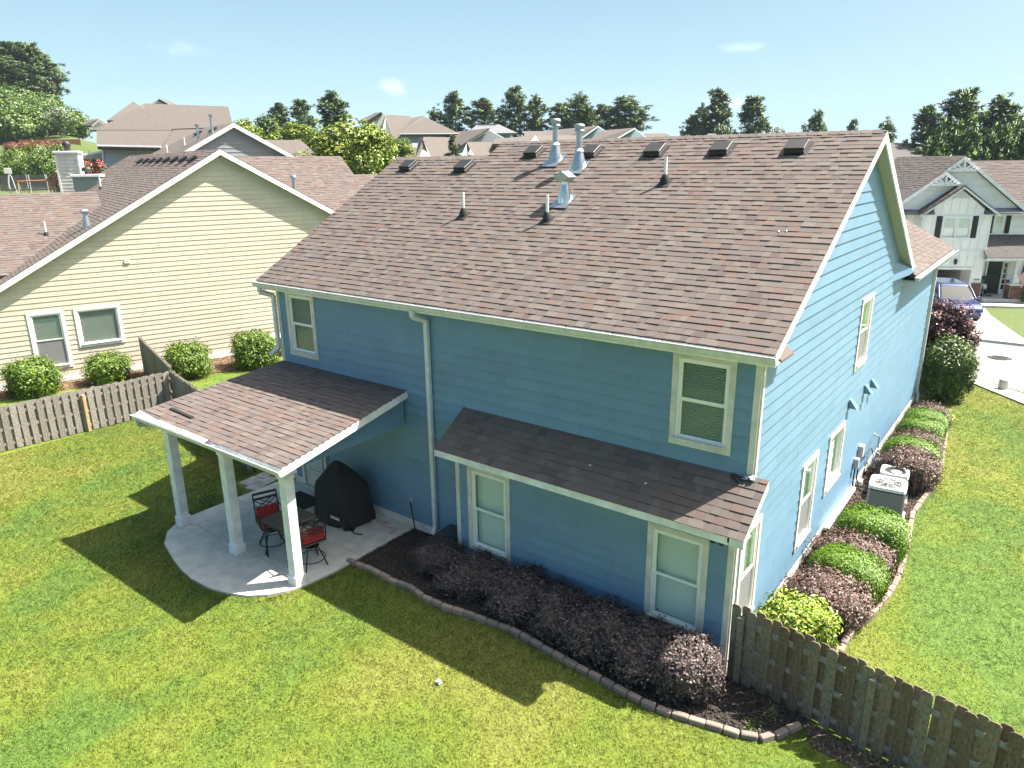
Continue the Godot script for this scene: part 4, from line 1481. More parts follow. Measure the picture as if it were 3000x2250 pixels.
	tree("crape_myrtle", mp, Vector3(-45.6, ground_y(-45.6, -14.4), -14.4), Vector3(0.65, 1.3, 0.65), 2.6, "smaller crimson-blossomed tree above the chimney top", "crape myrtles", M.leaf, M.bark)
	# red-leaved shrubs and green bushes on the left bank, undergrowth on the slope
	var rl := bush_meshes(Vector3(1.3, 0.9, 1.2), 2.2, 0.25, 3200, 0.16, 0.09, [Color(0.24, 0.06, 0.045), Color(0.19, 0.055, 0.04), Color(0.13, 0.08, 0.035)], 3.0, 0.3)
	var gb := bush_meshes(Vector3(1.5, 1.3, 1.4), 2.0, 0.35, 4200, 0.22, 0.12, [Color(0.12, 0.2, 0.02), Color(0.09, 0.16, 0.02), Color(0.05, 0.09, 0.015), Color(0.15, 0.23, 0.025)], 9.0, 0.3)
	var R := [["left", -122.0, -38.7], ["second", -120.5, -39.9], ["third", -119.0, -41.0], ["fourth", -117.5, -42.2], ["right", -116.0, -43.2]]
	for i in R.size():
		var y := ground_y(R[i][1], R[i][2])
		bush("red_shrub", rl, "red-leaved shrub, %s of five in the row above the green bank" % R[i][0], "red-leaved shrubs", Vector3(R[i][1], y, R[i][2]), i * 1.3, Vector3(1.1, (11.9 - y) / 1.8, 1.1))
	var G := [[-115.1, -34.7, 8.6, "leftmost green bush on the bank above the dark fence"], [-113.7, -36.3, 9.9, "tall green bush on the bank left of the middle"], [-112.2, -37.2, 9.3, "green bush on the bank behind the swing beam"], [-110.8, -38.5, 9.8, "bright green bush on the bank left of the chimney"], [-109.4, -39.2, 9.2, "green bush on the bank behind the play house"], [-108.5, -39.7, 8.6, "green bush on the bank touching the tall chimney"], [-115.5, -36.5, 10.4, "upper dark green bush at the bank's left end"], [-112.6, -38.6, 10.8, "upper green bush in the middle of the bank"], [-110.4, -40.6, 10.9, "upper green bush at the right of the bank"]]
	for i in G.size():
		var y := ground_y(G[i][0], G[i][1])
		bush("bank_shrub", gb, G[i][3], "green bushes on the bank", Vector3(G[i][0], y - 0.2, G[i][1]), i * 2.1, Vector3(1.25, maxf(0.8, (G[i][2] - y + 0.5) / 2.6), 1.25))
	var sl := bush_meshes(Vector3(3.4, 2.4, 3.4), 2.0, 0.35, 4200, 0.5, 0.3, [Color(0.06, 0.12, 0.022), Color(0.1, 0.17, 0.026), Color(0.045, 0.09, 0.02), Color(0.14, 0.2, 0.03)], 19.0, 0.3)
	var S := [[-142, -47], [-146, -46], [-150, -45], [-149.3, -50.7], [-145, -52], [-152.4, -48.9], [-154, -52], [-151, -54.5], [-147.5, -56], [-143.5, -56.5], [-158, -53], [-157, -57], [-154, -59], [-163, -55], [-164, -60], [-160, -62], [-138, -46], [-140, -51]]
	for i in S.size():
		var y := ground_y(S[i][0], S[i][1])
		bush("slope_thicket", sl, "rounded light green thicket on the slope below the left pines", "thickets on the left slope", Vector3(S[i][0], y - 0.4, S[i][1]), i * 1.1, Vector3.ONE * rng.randf_range(0.75, 1.1))
	# young pines behind the white house
	var yp := pine_tree(4.0, 2.4, 0.05, [Color(0.08, 0.16, 0.03), Color(0.1, 0.19, 0.035), Color(0.06, 0.12, 0.03)], 40, 0.8)
	for i in 20:
		var t := i / 19.0
		var x := lerpf(0.5, 17.0, t)
		var z := -96.0 - 5.0 * sin(i * 2.7) + t * -6.0
		tree("young_pine", yp, Vector3(x, 0.0, z), Vector3(1.35, 1.0 + 0.75 * (0.5 + 0.5 * sin(i * 1.9)) + 0.5, 1.35) * Vector3(1.2, 1.35, 1.2), i * 1.1, "light green young pine in the dense row behind the white house", "young pines behind the white house", M.needle, M.bark)
	# pale tall grass on the bank beside the far roof
	var tg := MultiMesh.new()
	tg.transform_format = MultiMesh.TRANSFORM_3D
	tg.use_colors = true
	tg.mesh = tuft_mesh(16, 0.9, 0.4, 0.05)
	tg.instance_count = 900
	for i in 900:
		var x := rng.randf_range(-4.0, 3.5)
		var z := rng.randf_range(-84.0, -70.0)
		tg.set_instance_transform(i, Transform3D(Basis(Vector3.UP, rng.randf() * TAU).scaled(Vector3.ONE * rng.randf_range(0.7, 1.3)), Vector3(x, 3.0, z)))
		tg.set_instance_color(i, pick([Color(0.2, 0.24, 0.06), Color(0.26, 0.27, 0.1)]))
	var bank := MB.new()
	bank.hexa([Vector3(-5.5, -0.1, -68), Vector3(5.0, -0.1, -68), Vector3(5.0, -0.1, -87), Vector3(-5.5, -0.1, -87), Vector3(-4.2, 3.0, -70), Vector3(3.7, 3.0, -70), Vector3(3.7, 3.0, -85), Vector3(-4.2, 3.0, -85)])
	structure("grass_bank", bank, M.far_grass)
	var tn := MultiMeshInstance3D.new()
	tn.name = "tall_grass"
	tn.multimesh = tg
	tn.material_override = M.grass
	add_child(tn)
	tag(tn, "pale tall grass on the bank behind the white house's roof", "grass")
	stuff(tn)

func tuft_mesh(blades: int, h: float, spread: float, wd: float) -> ArrayMesh:
	var g := MB.new()
	var r := RandomNumberGenerator.new()
	r.seed = blades
	for i in blades:
		var a := r.randf() * TAU
		var o := Vector3(cos(a), 0, sin(a)) * spread * 0.5 * r.randf()
		var lean := Vector3(r.randf() - 0.5, 0, r.randf() - 0.5) * h * 1.1
		var sd := Vector3(cos(a * 3.0), 0, sin(a * 3.0)) * wd * 0.5
		var hh := h * r.randf_range(0.6, 1.2)
		var b := g.v.size()
		g.v.append(o - sd); g.v.append(o + sd); g.v.append(o + lean + Vector3.UP * hh)
		for k in 3:
			g.n.append((Vector3.UP + lean.normalized() * 0.3).normalized()); g.c.append(Color(1, 1, 1))
		g.ix.append(b); g.ix.append(b + 1); g.ix.append(b + 2)
	return g.mesh()

var keep_off := []  # polygons (x, z) with no grass

func grass_field() -> void:
	var rects := [[-8.6, 16.6, 0.0, 12.4, 1300.0], [13.2, 17.0, -20.4, 0.4, 900.0], [-9.2, 0.0, -9.0, 0.0, 350.0], [-12.5, -8.6, -7.6, 4.6, 300.0]]
	var xf := PackedFloat32Array()
	var cnt := 0
	for q in rects:
		var n := int((q[1] - q[0]) * (q[3] - q[2]) * q[4])
		for i in n:
			var x := rng.randf_range(q[0], q[1])
			var z := rng.randf_range(q[2], q[3])
			# leave out what the picture cannot see, and what stands elsewhere
			if z > 8.8 or (x > 9.0 and z > 8.0 - (x - 9.0) * 1.0) or (x < 4.5 and z > 4.0 + (x + 9.0) * 0.36 + 1.2):
				continue
			if (x > 0.0 and x < W + 0.1 and z < 0.1) :
				continue
			var bad := false
			for p in keep_off:
				if Geometry2D.is_point_in_polygon(Vector2(x, z), p):
					bad = true
					break
			if bad:
				continue
			var s := rng.randf_range(0.7, 1.3)
			var a := rng.randf() * TAU
			var c := grass_col(x, z)
			var j := rng.randf_range(0.88, 1.2)
			if rng.randf() < 0.02:
				c = Color(0.3, 0.28, 0.11)
			xf.append_array([cos(a) * s, 0, sin(a) * s, x, 0, s, 0, 0.0, -sin(a) * s, 0, cos(a) * s, z, c.r * j, c.g * j, c.b * j, 1.0])
			cnt += 1
	# longer unmown grass along edging, patio and fences
	var lines := [[REAR_EDGE, 0.1], [SIDE_EDGE, 0.1], [[Vector2(-8.42, -1.28), Vector2(-9.1, 5.2)], 0.12], [[Vector2(13.4, 1.0), Vector2(16.9, 1.55)], 0.12], [[Vector2(13.4, 0.66), Vector2(16.9, 1.22)], 0.1], [[Vector2(-0.45, 1.0), Vector2(-0.47, 2.8), Vector2(-0.2, 3.55), Vector2(1.1, 4.18), Vector2(2.2, 4.36), Vector2(3.3, 4.22), Vector2(4.05, 3.75), Vector2(4.36, 3.05), Vector2(4.44, 2.2)], 0.06]]
	for q in lines:
		var pts: Array = q[0]
		for i in pts.size() - 1:
			var a: Vector2 = pts[i]
			var b: Vector2 = pts[i + 1]
			var side := (b - a).normalized().orthogonal() * (-1.0 if q[0] != SIDE_EDGE else 1.0)
			for k in int(a.distance_to(b) * 55.0):
				var p: Vector2 = a.lerp(b, rng.randf()) + side * (rng.randf() * q[1] * 1.4 + q[1] * 0.3)
				if rng.randf() < 0.45 + 0.8 * noise.get_noise_2d(p.x * 60.0, p.y * 60.0):
					var s := rng.randf_range(1.2, 2.4)
					var an := rng.randf() * TAU
					var c := grass_col(p.x, p.y)
					xf.append_array([cos(an) * s, 0, sin(an) * s, p.x, 0, s, 0, 0.0, -sin(an) * s, 0, cos(an) * s, p.y, c.r, c.g, c.b, 1.0])
					cnt += 1
	var mm := MultiMesh.new()
	mm.transform_format = MultiMesh.TRANSFORM_3D
	mm.use_colors = true
	mm.mesh = tuft_mesh(10, 0.026, 0.1, 0.004)
	mm.instance_count = cnt
	mm.buffer = xf
	var o := MultiMeshInstance3D.new()
	o.name = "grass"
	o.multimesh = mm
	o.material_override = M.grass
	add_child(o)
	tag(o, "short mown grass of the sunny back lawn", "grass")
	stuff(o)

func chips(called: String, poly: PackedVector2Array, n: int, cols: Array, y: float, label: String, size := 0.05) -> void:
	var lo := Vector2(1e9, 1e9)
	var hi := -lo
	for p in poly:
		lo = lo.min(p)
		hi = hi.max(p)
	var mb := MB.new()
	mb.box(Vector3.ZERO, Vector3(1.0, 0.25, 0.35))
	var list := []
	while list.size() < n:
		var p := Vector2(rng.randf_range(lo.x, hi.x), rng.randf_range(lo.y, hi.y))
		if Geometry2D.is_point_in_polygon(p, poly):
			list.append(p)
	var mm := MultiMesh.new()
	mm.transform_format = MultiMesh.TRANSFORM_3D
	mm.use_colors = true
	mm.mesh = mb.mesh()
	mm.instance_count = n
	for i in n:
		var b := Basis(Vector3.UP, rng.randf() * TAU) * Basis(Vector3.RIGHT, rng.randf_range(-0.5, 0.5)) * Basis(Vector3.FORWARD, rng.randf_range(-0.4, 0.4))
		mm.set_instance_transform(i, Transform3D(b.scaled(Vector3.ONE * size * rng.randf_range(0.5, 1.4)), Vector3(list[i].x, y + rng.randf() * 0.015, list[i].y)))
		mm.set_instance_color(i, pick(cols))
	var o := MultiMeshInstance3D.new()
	o.name = numbered(called)
	o.multimesh = mm
	o.material_override = M.chips
	add_child(o)
	tag(o, label, "mulch")
	stuff(o)

# ---------------------------------------------------------------- the cream house on the left, the grey one behind it
func cream_house() -> void:
	var H := thing("cream_house", "cream house with long lapped gable wall and brown shingle roof", "house", Vector3(-14.95, 0, -1.9), 1.2654)
	eye = H.transform.affine_inverse() * EYE
	var ap := 5.49
	var k := 0.57
	var wall := group_part(H, "gable_wall")
	siding(wall, Vector3.ZERO, Vector3.RIGHT, 0.255, 8.45, 0.195, func(y: float) -> Vector2:
		var half := (8.52 - y) / k
		return Vector2(maxf(-4.4, ap - half), minf(12.0, ap + half)), [Rect2(-2.24, 0.56, 1.22, 2.27), Rect2(-0.69, 1.25, 1.62, 1.57)], [M.cream0, M.cream1, M.cream2], 3.66, 0.016)
	window(H, Vector3(-2.24, 0.56, 0), Vector3.RIGHT, 1.22, 2.27, M.white_trim, 0.11, 1.0, 2, true, 0.9, 0.045, M.dark_glass)
	window(H, Vector3(-0.69, 1.25, 0), Vector3.RIGHT, 1.62, 1.57, M.white_trim, 0.11, 1.0, 1, false, 0.9, 0.045, M.dark_glass)
	var g := MB.new()
	g.box(Vector3(3.5, 0.12, 0.012), Vector3(17.0, 0.25, 0.05))
	part(wall, "skirt_board", g, M.white_trim)
	g = MB.new()
	g.cbox(Vector3(1.46, 4.46, 0.03), Vector3(0.2, 0.14, 0.05), 0.008)
	part(wall, "wall_vent", g, M.trim)
	g = MB.new()
	g.box(Vector3(4.0, 2.0, -4.5), Vector3(16.4, 4.0, 8.9))
	g.plate([Vector3(-4.0, 3.2, -0.02), Vector3(12.0, 3.2, -0.02), Vector3(12.0, 4.6, -0.02), Vector3(ap, 8.4, -0.02)], 0.05)
	part(H, "wall_core", g, M.cream1)
	var roof := group_part(H, "roof")
	var ls := Vector3(1, k, 0).normalized()
	var rs := Vector3(-1, k, 0).normalized()
	var lo := Vector3(-4.9, 8.74 - k * (ap + 4.9), -22.0)
	var top := Vector3(ap, 8.74, 0)
	g = MB.new()
	g.plate([lo, lo + Vector3(0, 0, 22.3), top + Vector3(0, 0, 0.3), top + Vector3(0, 0, -22.0)], 0.1)
	var ro := Vector3(12.5, 8.74 - k * (12.5 - ap), 0.3)
	g.plate([ro, ro + Vector3(0, 0, -22.3), top + Vector3(0, 0, -22.0), top + Vector3(0, 0, 0.3)], 0.1)
	part(roof, "deck", g, M.shingle0)
	shingles(roof, lo, Vector3(0, 0, 1), ls, (ap + 4.9) * sqrt(1 + k * k), func(_t): return Vector2(0.0, 22.3), 0.16, 0.12, 0.34)
	shingles(roof, ro, Vector3(0, 0, -1), rs, (12.5 - ap) * sqrt(1 + k * k), func(_t): return Vector2(0.0, 8.0), 0.16, 0.12, 0.34)
	for q in [[Vector3(-4.9, lo.y, 0.3), 1], [ro, -1]]:
		g = MB.new()
		var a: Vector3 = q[0] + Vector3(0, 0, 0.012)
		var b := top + Vector3(0, 0, 0.312)
		var h := Vector3.UP * 0.24
		var up := Vector3.UP * 0.02
		if q[1] == 1:
			g.plate([a - h, b - h, b - up, a - up], 0.03)
		else:
			g.plate([b - h + Vector3(0.001, 0, 0), a - h, a - up, b - up + Vector3(0.001, 0, 0)], 0.03)
		part(roof, "rake_board", g, M.white_trim)
		g = MB.new()
		a = a - Vector3(0, 0.2, 0.04)
		b = b - Vector3(0, 0.2, 0.04)
		var w := Vector3(0, 0, -0.29)
		g.plate([a, a + w, b + w, b] if q[1] == 1 else [b, b + w, a + w, a], 0.015)
		part(roof, "soffit", g, M.soffit)
	# wings behind: right one with a stepped ridge, left one lower
	var ws := Vector3(0, 0.58, -1).normalized()
	var wing := group_part(H, "right_wing_roof")
	var wo := Vector3(5.6, 8.5 - 0.58 * 5.4, -1.0)
	var WT := 5.4 * sqrt(1 + 0.58 * 0.58)
	var WB := 3.6 * sqrt(1 + 0.58 * 0.58)
	g = MB.new()
	g.plate([wo, wo + Vector3(13, 0, 0), wo + Vector3(13, 0, 0) + ws * WB, wo + ws * WB], 0.1)
	g.plate([wo + ws * WB, wo + Vector3(7.9, 0, 0) + ws * WB, wo + Vector3(7.9, 0, 0) + ws * WT, wo + ws * WT], 0.1)
	g.plate([wo + ws * WT, wo + Vector3(7.9, 0, 0) + ws * WT, wo + Vector3(7.9, -3, -5) + ws * WT, wo + Vector3(0, -3, -5) + ws * WT], 0.1)
	part(wing, "deck", g, M.shingle0)
	shingles(wing, wo, Vector3.RIGHT, ws, WT, func(t: float) -> Vector2: return Vector2(0.0, 13.0 if t < WB else 7.9), 0.16, 0.12, 0.34)
	var low := group_part(H, "left_wing_roof")
	var lk := Vector3(0, k, -1).normalized()
	var o2 := Vector3(-9.0, 7.02 - k * 5.0, -1.0)
	var LT := 5.0 * sqrt(1 + k * k)
	g = MB.new()
	g.plate([o2, o2 + Vector3(10.5, 0, 0), o2 + Vector3(10.5, 0, 0) + lk * LT, o2 + lk * LT], 0.1)
	g.plate([o2 + lk * LT, o2 + Vector3(10.5, 0, 0) + lk * LT, o2 + Vector3(10.5, -3, -5) + lk * LT, o2 + Vector3(0, -3, -5) + lk * LT], 0.1)
	part(low, "deck", g, M.shingle0)
	shingles(low, o2, Vector3.RIGHT, lk, LT, func(_t): return Vector2(0.0, 10.5), 0.16, 0.12, 0.34)
	lay_shingles(260)
	eye = EYE
	var tl := Basis(Vector3(0, 0, 1), atan(k))
	for i in 8:
		var V := group_part(H, "roof_vent")
		V.transform = Transform3D(tl, Vector3(ap - 0.8, 8.74 - k * 0.8 + 0.01, -1.0 - 1.75 * i))
		var m := MB.new()
		m.cbox(Vector3(0, 0.12, 0), Vector3(0.44, 0.06, 0.44), 0.012)
		m.box(Vector3(0, 0.05, 0), Vector3(0.36, 0.1, 0.36))
		part(V, "hood", m, M.vent_black)
		m = MB.new()
		m.box(Vector3(0, 0.004, 0), Vector3(0.5, 0.01, 0.5))
		part(V, "flange", m, M.vent_black)
	for q in [[2.4, -12.0, 0.62, 0], [-0.9, -3.2, 0.55, 0], [0.4, -0.9, 0.0, 1], [9.6, -3.0, 0.0, 2]]:
		var F := group_part(H, "vent_pipe")
		var y: float = 8.74 - k * absf(ap - q[0])
		if q[3] == 2:
			y = 8.5 - 0.58 * (q[1] + 6.4)
		elif q[0] < 0.0:
			y = 7.02 - k * (q[1] + 6.0)
		F.position = Vector3(q[0], y, q[1])
		var m := MB.new()
		if q[3] == 0:
			m.lathe(Vector3.ZERO, [[0.1, -0.08], [0.09, 0.05], [0.05, 0.13]], 12)
			part(F, "rubber_boot", m, M.rubber)
			m = MB.new()
			m.lathe(Vector3.ZERO, [[0.036, 0.1], [0.036, q[2]]], 10)
			part(F, "pipe", m, M.pvc)
		elif q[3] == 1:
			m.lathe(Vector3.ZERO, [[0.17, -0.1], [0.09, 0.4], [0.085, 0.5]], 16)
			part(F, "flashing_cone", m, M.galvanised)
			m = MB.new()
			m.cbox(Vector3(0, 0.58, 0), Vector3(0.3, 0.16, 0.26), 0.05)
			part(F, "cowl", m, M.galvanised)
		else:
			m.lathe(Vector3.ZERO, [[0.2, -0.15], [0.11, 0.35], [0.09, 0.38], [0.09, 0.95]], 16)
			part(F, "pipe", m, M.galvanised)
			m = MB.new()
			m.lathe(Vector3(0, 0.95, 0), [[0.14, 0.0], [0.15, 0.1], [0.05, 0.13]], 16)
			part(F, "cap", m, M.galvanised)

func slate_house() -> void:
	var H := thing("slate_gable_house", "slate-grey gabled house with brown roof directly behind the cream house", "house", Vector3(-28.25, 0.9, -17.73), 1.3)
	var top := Vector3(0, 9.77, 0)
	var k := 0.54
	var wall := group_part(H, "gable_wall")
	siding(wall, Vector3(0, 0, -0.3), Vector3.RIGHT, 5.6, 9.5, 0.24, func(y: float) -> Vector2:
		var half := (9.55 - y) / k
		return Vector2(-half, half), [], [M.slate0, M.slate1, M.slate2], 5.0)
	var g := MB.new()
	g.box(Vector3(0, 2.8, -5.5), Vector3(14.0, 5.6, 10.0))
	g.plate([Vector3(-7, 5.6, -0.33), Vector3(7, 5.6, -0.33), Vector3(0, 9.4, -0.33)], 0.1)
	part(H, "wall_core", g, M.slate1)
	var roof := group_part(H, "roof")
	g = MB.new()
	g.plate([Vector3(-9, top.y - 9 * k, 0), top, top + Vector3(0, 0, -6), Vector3(-9, top.y - 9 * k, -14)].duplicate(), 0.12)
	part(roof, "roof_plane", g, M.far_roof)
	g = MB.new()
	g.plate([top, Vector3(9, top.y - 9 * k, 0), Vector3(9, top.y - 9 * k, -14), top + Vector3(0, 0, -6)], 0.12)
	part(roof, "roof_plane", g, M.far_roof)
	g = MB.new()
	g.plate([top + Vector3(0, 0, -6), Vector3(9, top.y - 9 * k, -14), Vector3(-9, top.y - 9 * k, -14)], 0.12)
	part(roof, "roof_plane", g, M.far_roof)
	g = MB.new()
	g.plate([Vector3(2.0, 6.9, -2.0), Vector3(7.4, 6.9, -2.0), Vector3(6.6, 8.95, -5.6), Vector3(2.0, 8.95, -5.6)], 0.12)
	part(roof, "roof_plane", g, M.far_roof)
	for sx in [-1, 1]:
		g = MB.new()
		var a := Vector3(9.0 * sx, top.y - 9 * k, 0.02)
		var b := top + Vector3(0, 0, 0.02)
		if sx < 0:
			g.plate([a - Vector3.UP * 0.26, b - Vector3.UP * 0.26, b, a], 0.05)
		else:
			g.plate([b - Vector3.UP * 0.26, a - Vector3.UP * 0.26, a, b], 0.05)
		part(roof, "rake_board", g, M.white_trim)
		g = MB.new()
		a -= Vector3(0, 0.22, 0.05)
		b -= Vector3(0, 0.22, 0.05)
		g.plate([a, a + Vector3(0, 0, -0.3), b + Vector3(0, 0, -0.3), b] if sx < 0 else [b, b + Vector3(0, 0, -0.3), a + Vector3(0, 0, -0.3), a], 0.02)
		part(roof, "soffit", g, M.soffit)
	for q in [[-1.1, -0.9, 1.0, 1], [-1.9, -1.3, 0.85, 1], [-2.4, -2.8, 0.5, 0], [-3.2, -4.2, 0.5, 0], [-4.4, -3.0, 0.5, 0]]:
		var m := MB.new()
		var p := Vector3(q[0], top.y + q[0] * k, q[1])
		if q[3] == 1:
			m.lathe(p, [[0.14, -0.1], [0.08, 0.2], [0.08, q[2]], [0.13, q[2]], [0.13, q[2] + 0.12]], 12)
			part(roof, "flue_pipe", m, M.galvanised)
		else:
			m.lathe(p, [[0.04, -0.1], [0.04, q[2]]], 8)
			part(roof, "vent_pipe", m, M.pvc)
	for q in [[-0.8, -1.8], [-1.0, -4.6]]:
		var m := MB.new()
		m.cbox(Vector3(q[0], top.y + q[0] * k + 0.1, q[1]), Vector3(0.5, 0.12, 0.5), 0.02, Basis(Vector3(0, 0, 1), atan(k)))
		part(roof, "roof_vent", m, M.vent_black)

func chimneys_and_yard() -> void:
	# sided chimney chase, and the lower capped chase in front of it
	var C := thing("chimney", "tall sided chimney with black flue cap left of the cream roof", "chimney", Vector3(-34.1, 1.5, -10.0), 0.93, "chimney chases")
	var y := 0.0
	var i := 0
	while y < 7.3:
		var g := MB.new()
		g.hexa([Vector3(-0.62, y, 0.46), Vector3(0.62, y, 0.46), Vector3(0.62, y, -0.46), Vector3(-0.62, y, -0.46), Vector3(-0.6, y + 0.199, 0.44), Vector3(0.6, y + 0.199, 0.44), Vector3(0.6, y + 0.199, -0.44), Vector3(-0.6, y + 0.199, -0.44)])
		part(C, "siding_band", g, M.trim)
		y += 0.2
		i += 1
	for q in [[-0.6, 0.44], [0.6, 0.44], [0.6, -0.44]]:
		var g := MB.new()
		g.box(Vector3(q[0], 3.65, q[1]), Vector3(0.1, 7.29, 0.1))
		part(C, "corner_board", g, M.white_trim)
	var g2 := MB.new()
	g2.cbox(Vector3(0, 7.45, 0), Vector3(1.4, 0.14, 1.1), 0.02)
	part(C, "crown", g2, M.white_trim)
	g2 = MB.new()
	g2.lathe(Vector3(0, 7.5, 0), [[0.16, 0], [0.16, 0.3], [0.24, 0.3], [0.24, 0.5], [0.1, 0.6]], 14)
	part(C, "flue_cap", g2, M.vent_black)
	C = thing("chimney", "low green-grey chimney box with round cap beside the tall chimney", "chimney", Vector3(-29.7, 1.0, -9.0), 0.93, "chimney chases")
	y = 0.0
	while y < 6.5:
		var g := MB.new()
		g.hexa([Vector3(-0.67, y, 0.56), Vector3(0.67, y, 0.56), Vector3(0.67, y, -0.56), Vector3(-0.67, y, -0.56), Vector3(-0.65, y + 0.199, 0.54), Vector3(0.65, y + 0.199, 0.54), Vector3(0.65, y + 0.199, -0.54), Vector3(-0.65, y + 0.199, -0.54)])
		part(C, "siding_band", g, M.chase_green)
		y += 0.2
	g2 = MB.new()
	g2.cbox(Vector3(0, 6.62, 0), Vector3(1.5, 0.14, 1.3), 0.02)
	part(C, "crown", g2, M.white_trim)
	g2 = MB.new()
	g2.lathe(Vector3(0, 6.68, 0), [[0.14, 0], [0.14, 0.16], [0.26, 0.18], [0.26, 0.36], [0.1, 0.4]], 14)
	part(C, "flue_cap", g2, M.vent_black)
	# back yard beyond: dark fence, swing set with a play house, hoop, trampoline poles
	var F := thing("wood_fence", "dark weathered board fence at the foot of the green bank", "fence")
	for k in 60:
		var a := Vector3(-108.6, 5.0, -31.2).lerp(Vector3(-101.5, 5.0, -40.5), k / 60.0)
		g2 = MB.new()
		g2.box(a + Vector3(0, 1.0 + rng.randf_range(-0.05, 0.05), 0), Vector3(0.02, 2.2, 0.175), Basis(Vector3.UP, -0.65))
		part(F, "picket", g2, M.dark_fence)
	F = thing("red_fence", "reddish board fence running along the top of the bank", "fence")
	for k in 44:
		var t := k / 43.0
		var a := Vector3(-128.1, 10.6, -42.0).lerp(Vector3(-120.3, 10.6, -48.2), t)
		g2 = MB.new()
		g2.box(a + Vector3(0, 1.0, 0), Vector3(0.02, 2.0, 0.21), Basis(Vector3.UP, -0.67))
		part(F, "picket", g2, M.red_fence)
	var S := thing("swing_set", "wooden swing set with a small gabled play house", "play set", Vector3(-88.0, 4.6, -30.8), 0.93)
	g2 = MB.new()
	g2.tube([Vector3(-4.6, 1.85, 0), Vector3(-0.9, 1.95, 0)], 0.09, 8)
	part(S, "swing_beam", g2, M.cedar)
	for q in [[-4.5, 0.5], [-4.5, -0.5]]:
		g2 = MB.new()
		g2.bar(Vector3(q[0], 1.85, 0), Vector3(q[0], -0.1, q[1]), 0.1, 0.1)
		part(S, "leg", g2, M.new_post)
	for q in [[-0.9, 0.7], [0.9, 0.7], [0.9, -0.7], [-0.9, -0.7]]:
		g2 = MB.new()
		g2.box(Vector3(q[0], 1.0, q[1]), Vector3(0.12, 2.2, 0.12))
		part(S, "post", g2, M.cedar)
	g2 = MB.new()
	g2.box(Vector3(0.45, 0.75, 0.7), Vector3(0.8, 1.1, 0.04))
	part(S, "panel", g2, M.cedar)
	g2 = MB.new()
	for q in [0.15, 0.45, 0.75]:
		g2.box(Vector3(q, 1.55, 0.74), Vector3(0.05, 0.7, 0.03))
	for q in [1.22, 1.55, 1.88]:
		g2.box(Vector3(0.45, q, 0.742), Vector3(0.65, 0.05, 0.03))
	part(S, "window_frame", g2, M.vinyl)
	g2 = MB.new()
	g2.plate([Vector3(-1.2, 2.0, 0.95), Vector3(0, 3.05, 0.95), Vector3(0, 3.05, -0.95), Vector3(-1.2, 2.0, -0.95)], 0.06)
	g2.plate([Vector3(0, 3.05, 0.95), Vector3(1.2, 2.0, 0.95), Vector3(1.2, 2.0, -0.95), Vector3(0, 3.05, -0.95)], 0.06)
	part(S, "roof", g2, M.cedar)
	g2 = MB.new()
	g2.plate([Vector3(-0.9, 2.15, 0.72), Vector3(0.9, 2.15, 0.72), Vector3(0, 2.95, 0.72)], 0.04)
	part(S, "gable_panel", g2, M.dark_fence)
	var B := thing("basketball_hoop", "white basketball backboard on a grey pole before the dark fence", "basketball hoop", Vector3(-101.6, 4.7, -30.7), 0.93)
	g2 = MB.new()
	g2.tube([Vector3(0, 0, 0), Vector3(-0.3, 2.2, 0), Vector3(-0.45, 2.7, 0.3)], 0.06, 8)
	part(B, "pole", g2, M.gutter)
	g2 = MB.new()
	g2.cbox(Vector3(-0.5, 3.0, 0.35), Vector3(0.9, 0.75, 0.05), 0.02)
	part(B, "backboard", g2, M.vinyl)
	g2 = MB.new()
	for k in 12:
		var a := TAU * k / 12.0
		var b := TAU * (k + 1) / 12.0
		g2.bar(Vector3(-0.5 + cos(a) * 0.22, 2.72, 0.6 + sin(a) * 0.22), Vector3(-0.5 + cos(b) * 0.22, 2.72, 0.6 + sin(b) * 0.22), 0.03, 0.03)
	part(B, "rim", g2, M.cord_orange)
	var T := thing("trampoline", "trampoline frame with bent pale net poles by the dark fence", "trampoline", Vector3(-98.5, 4.6, -31.2))
	for k in 6:
		var a := TAU * k / 6.0 + 0.3
		var p := Vector3(cos(a) * 2.6, 0, sin(a) * 2.6)
		g2 = MB.new()
		g2.tube([p, p + Vector3.UP * 1.6, p * 0.92 + Vector3.UP * 2.6], 0.035, 6)
		part(T, "net_pole", g2, M.gutter)
	g2 = MB.new()
	g2.lathe(Vector3(0, 0.75, 0), [[2.6, 0.0], [2.6, 0.05], [2.3, 0.06]], 30)
	part(T, "mat", g2, M.black_cloth)

# ---------------------------------------------------------------- fences
var picket_mesh := {}

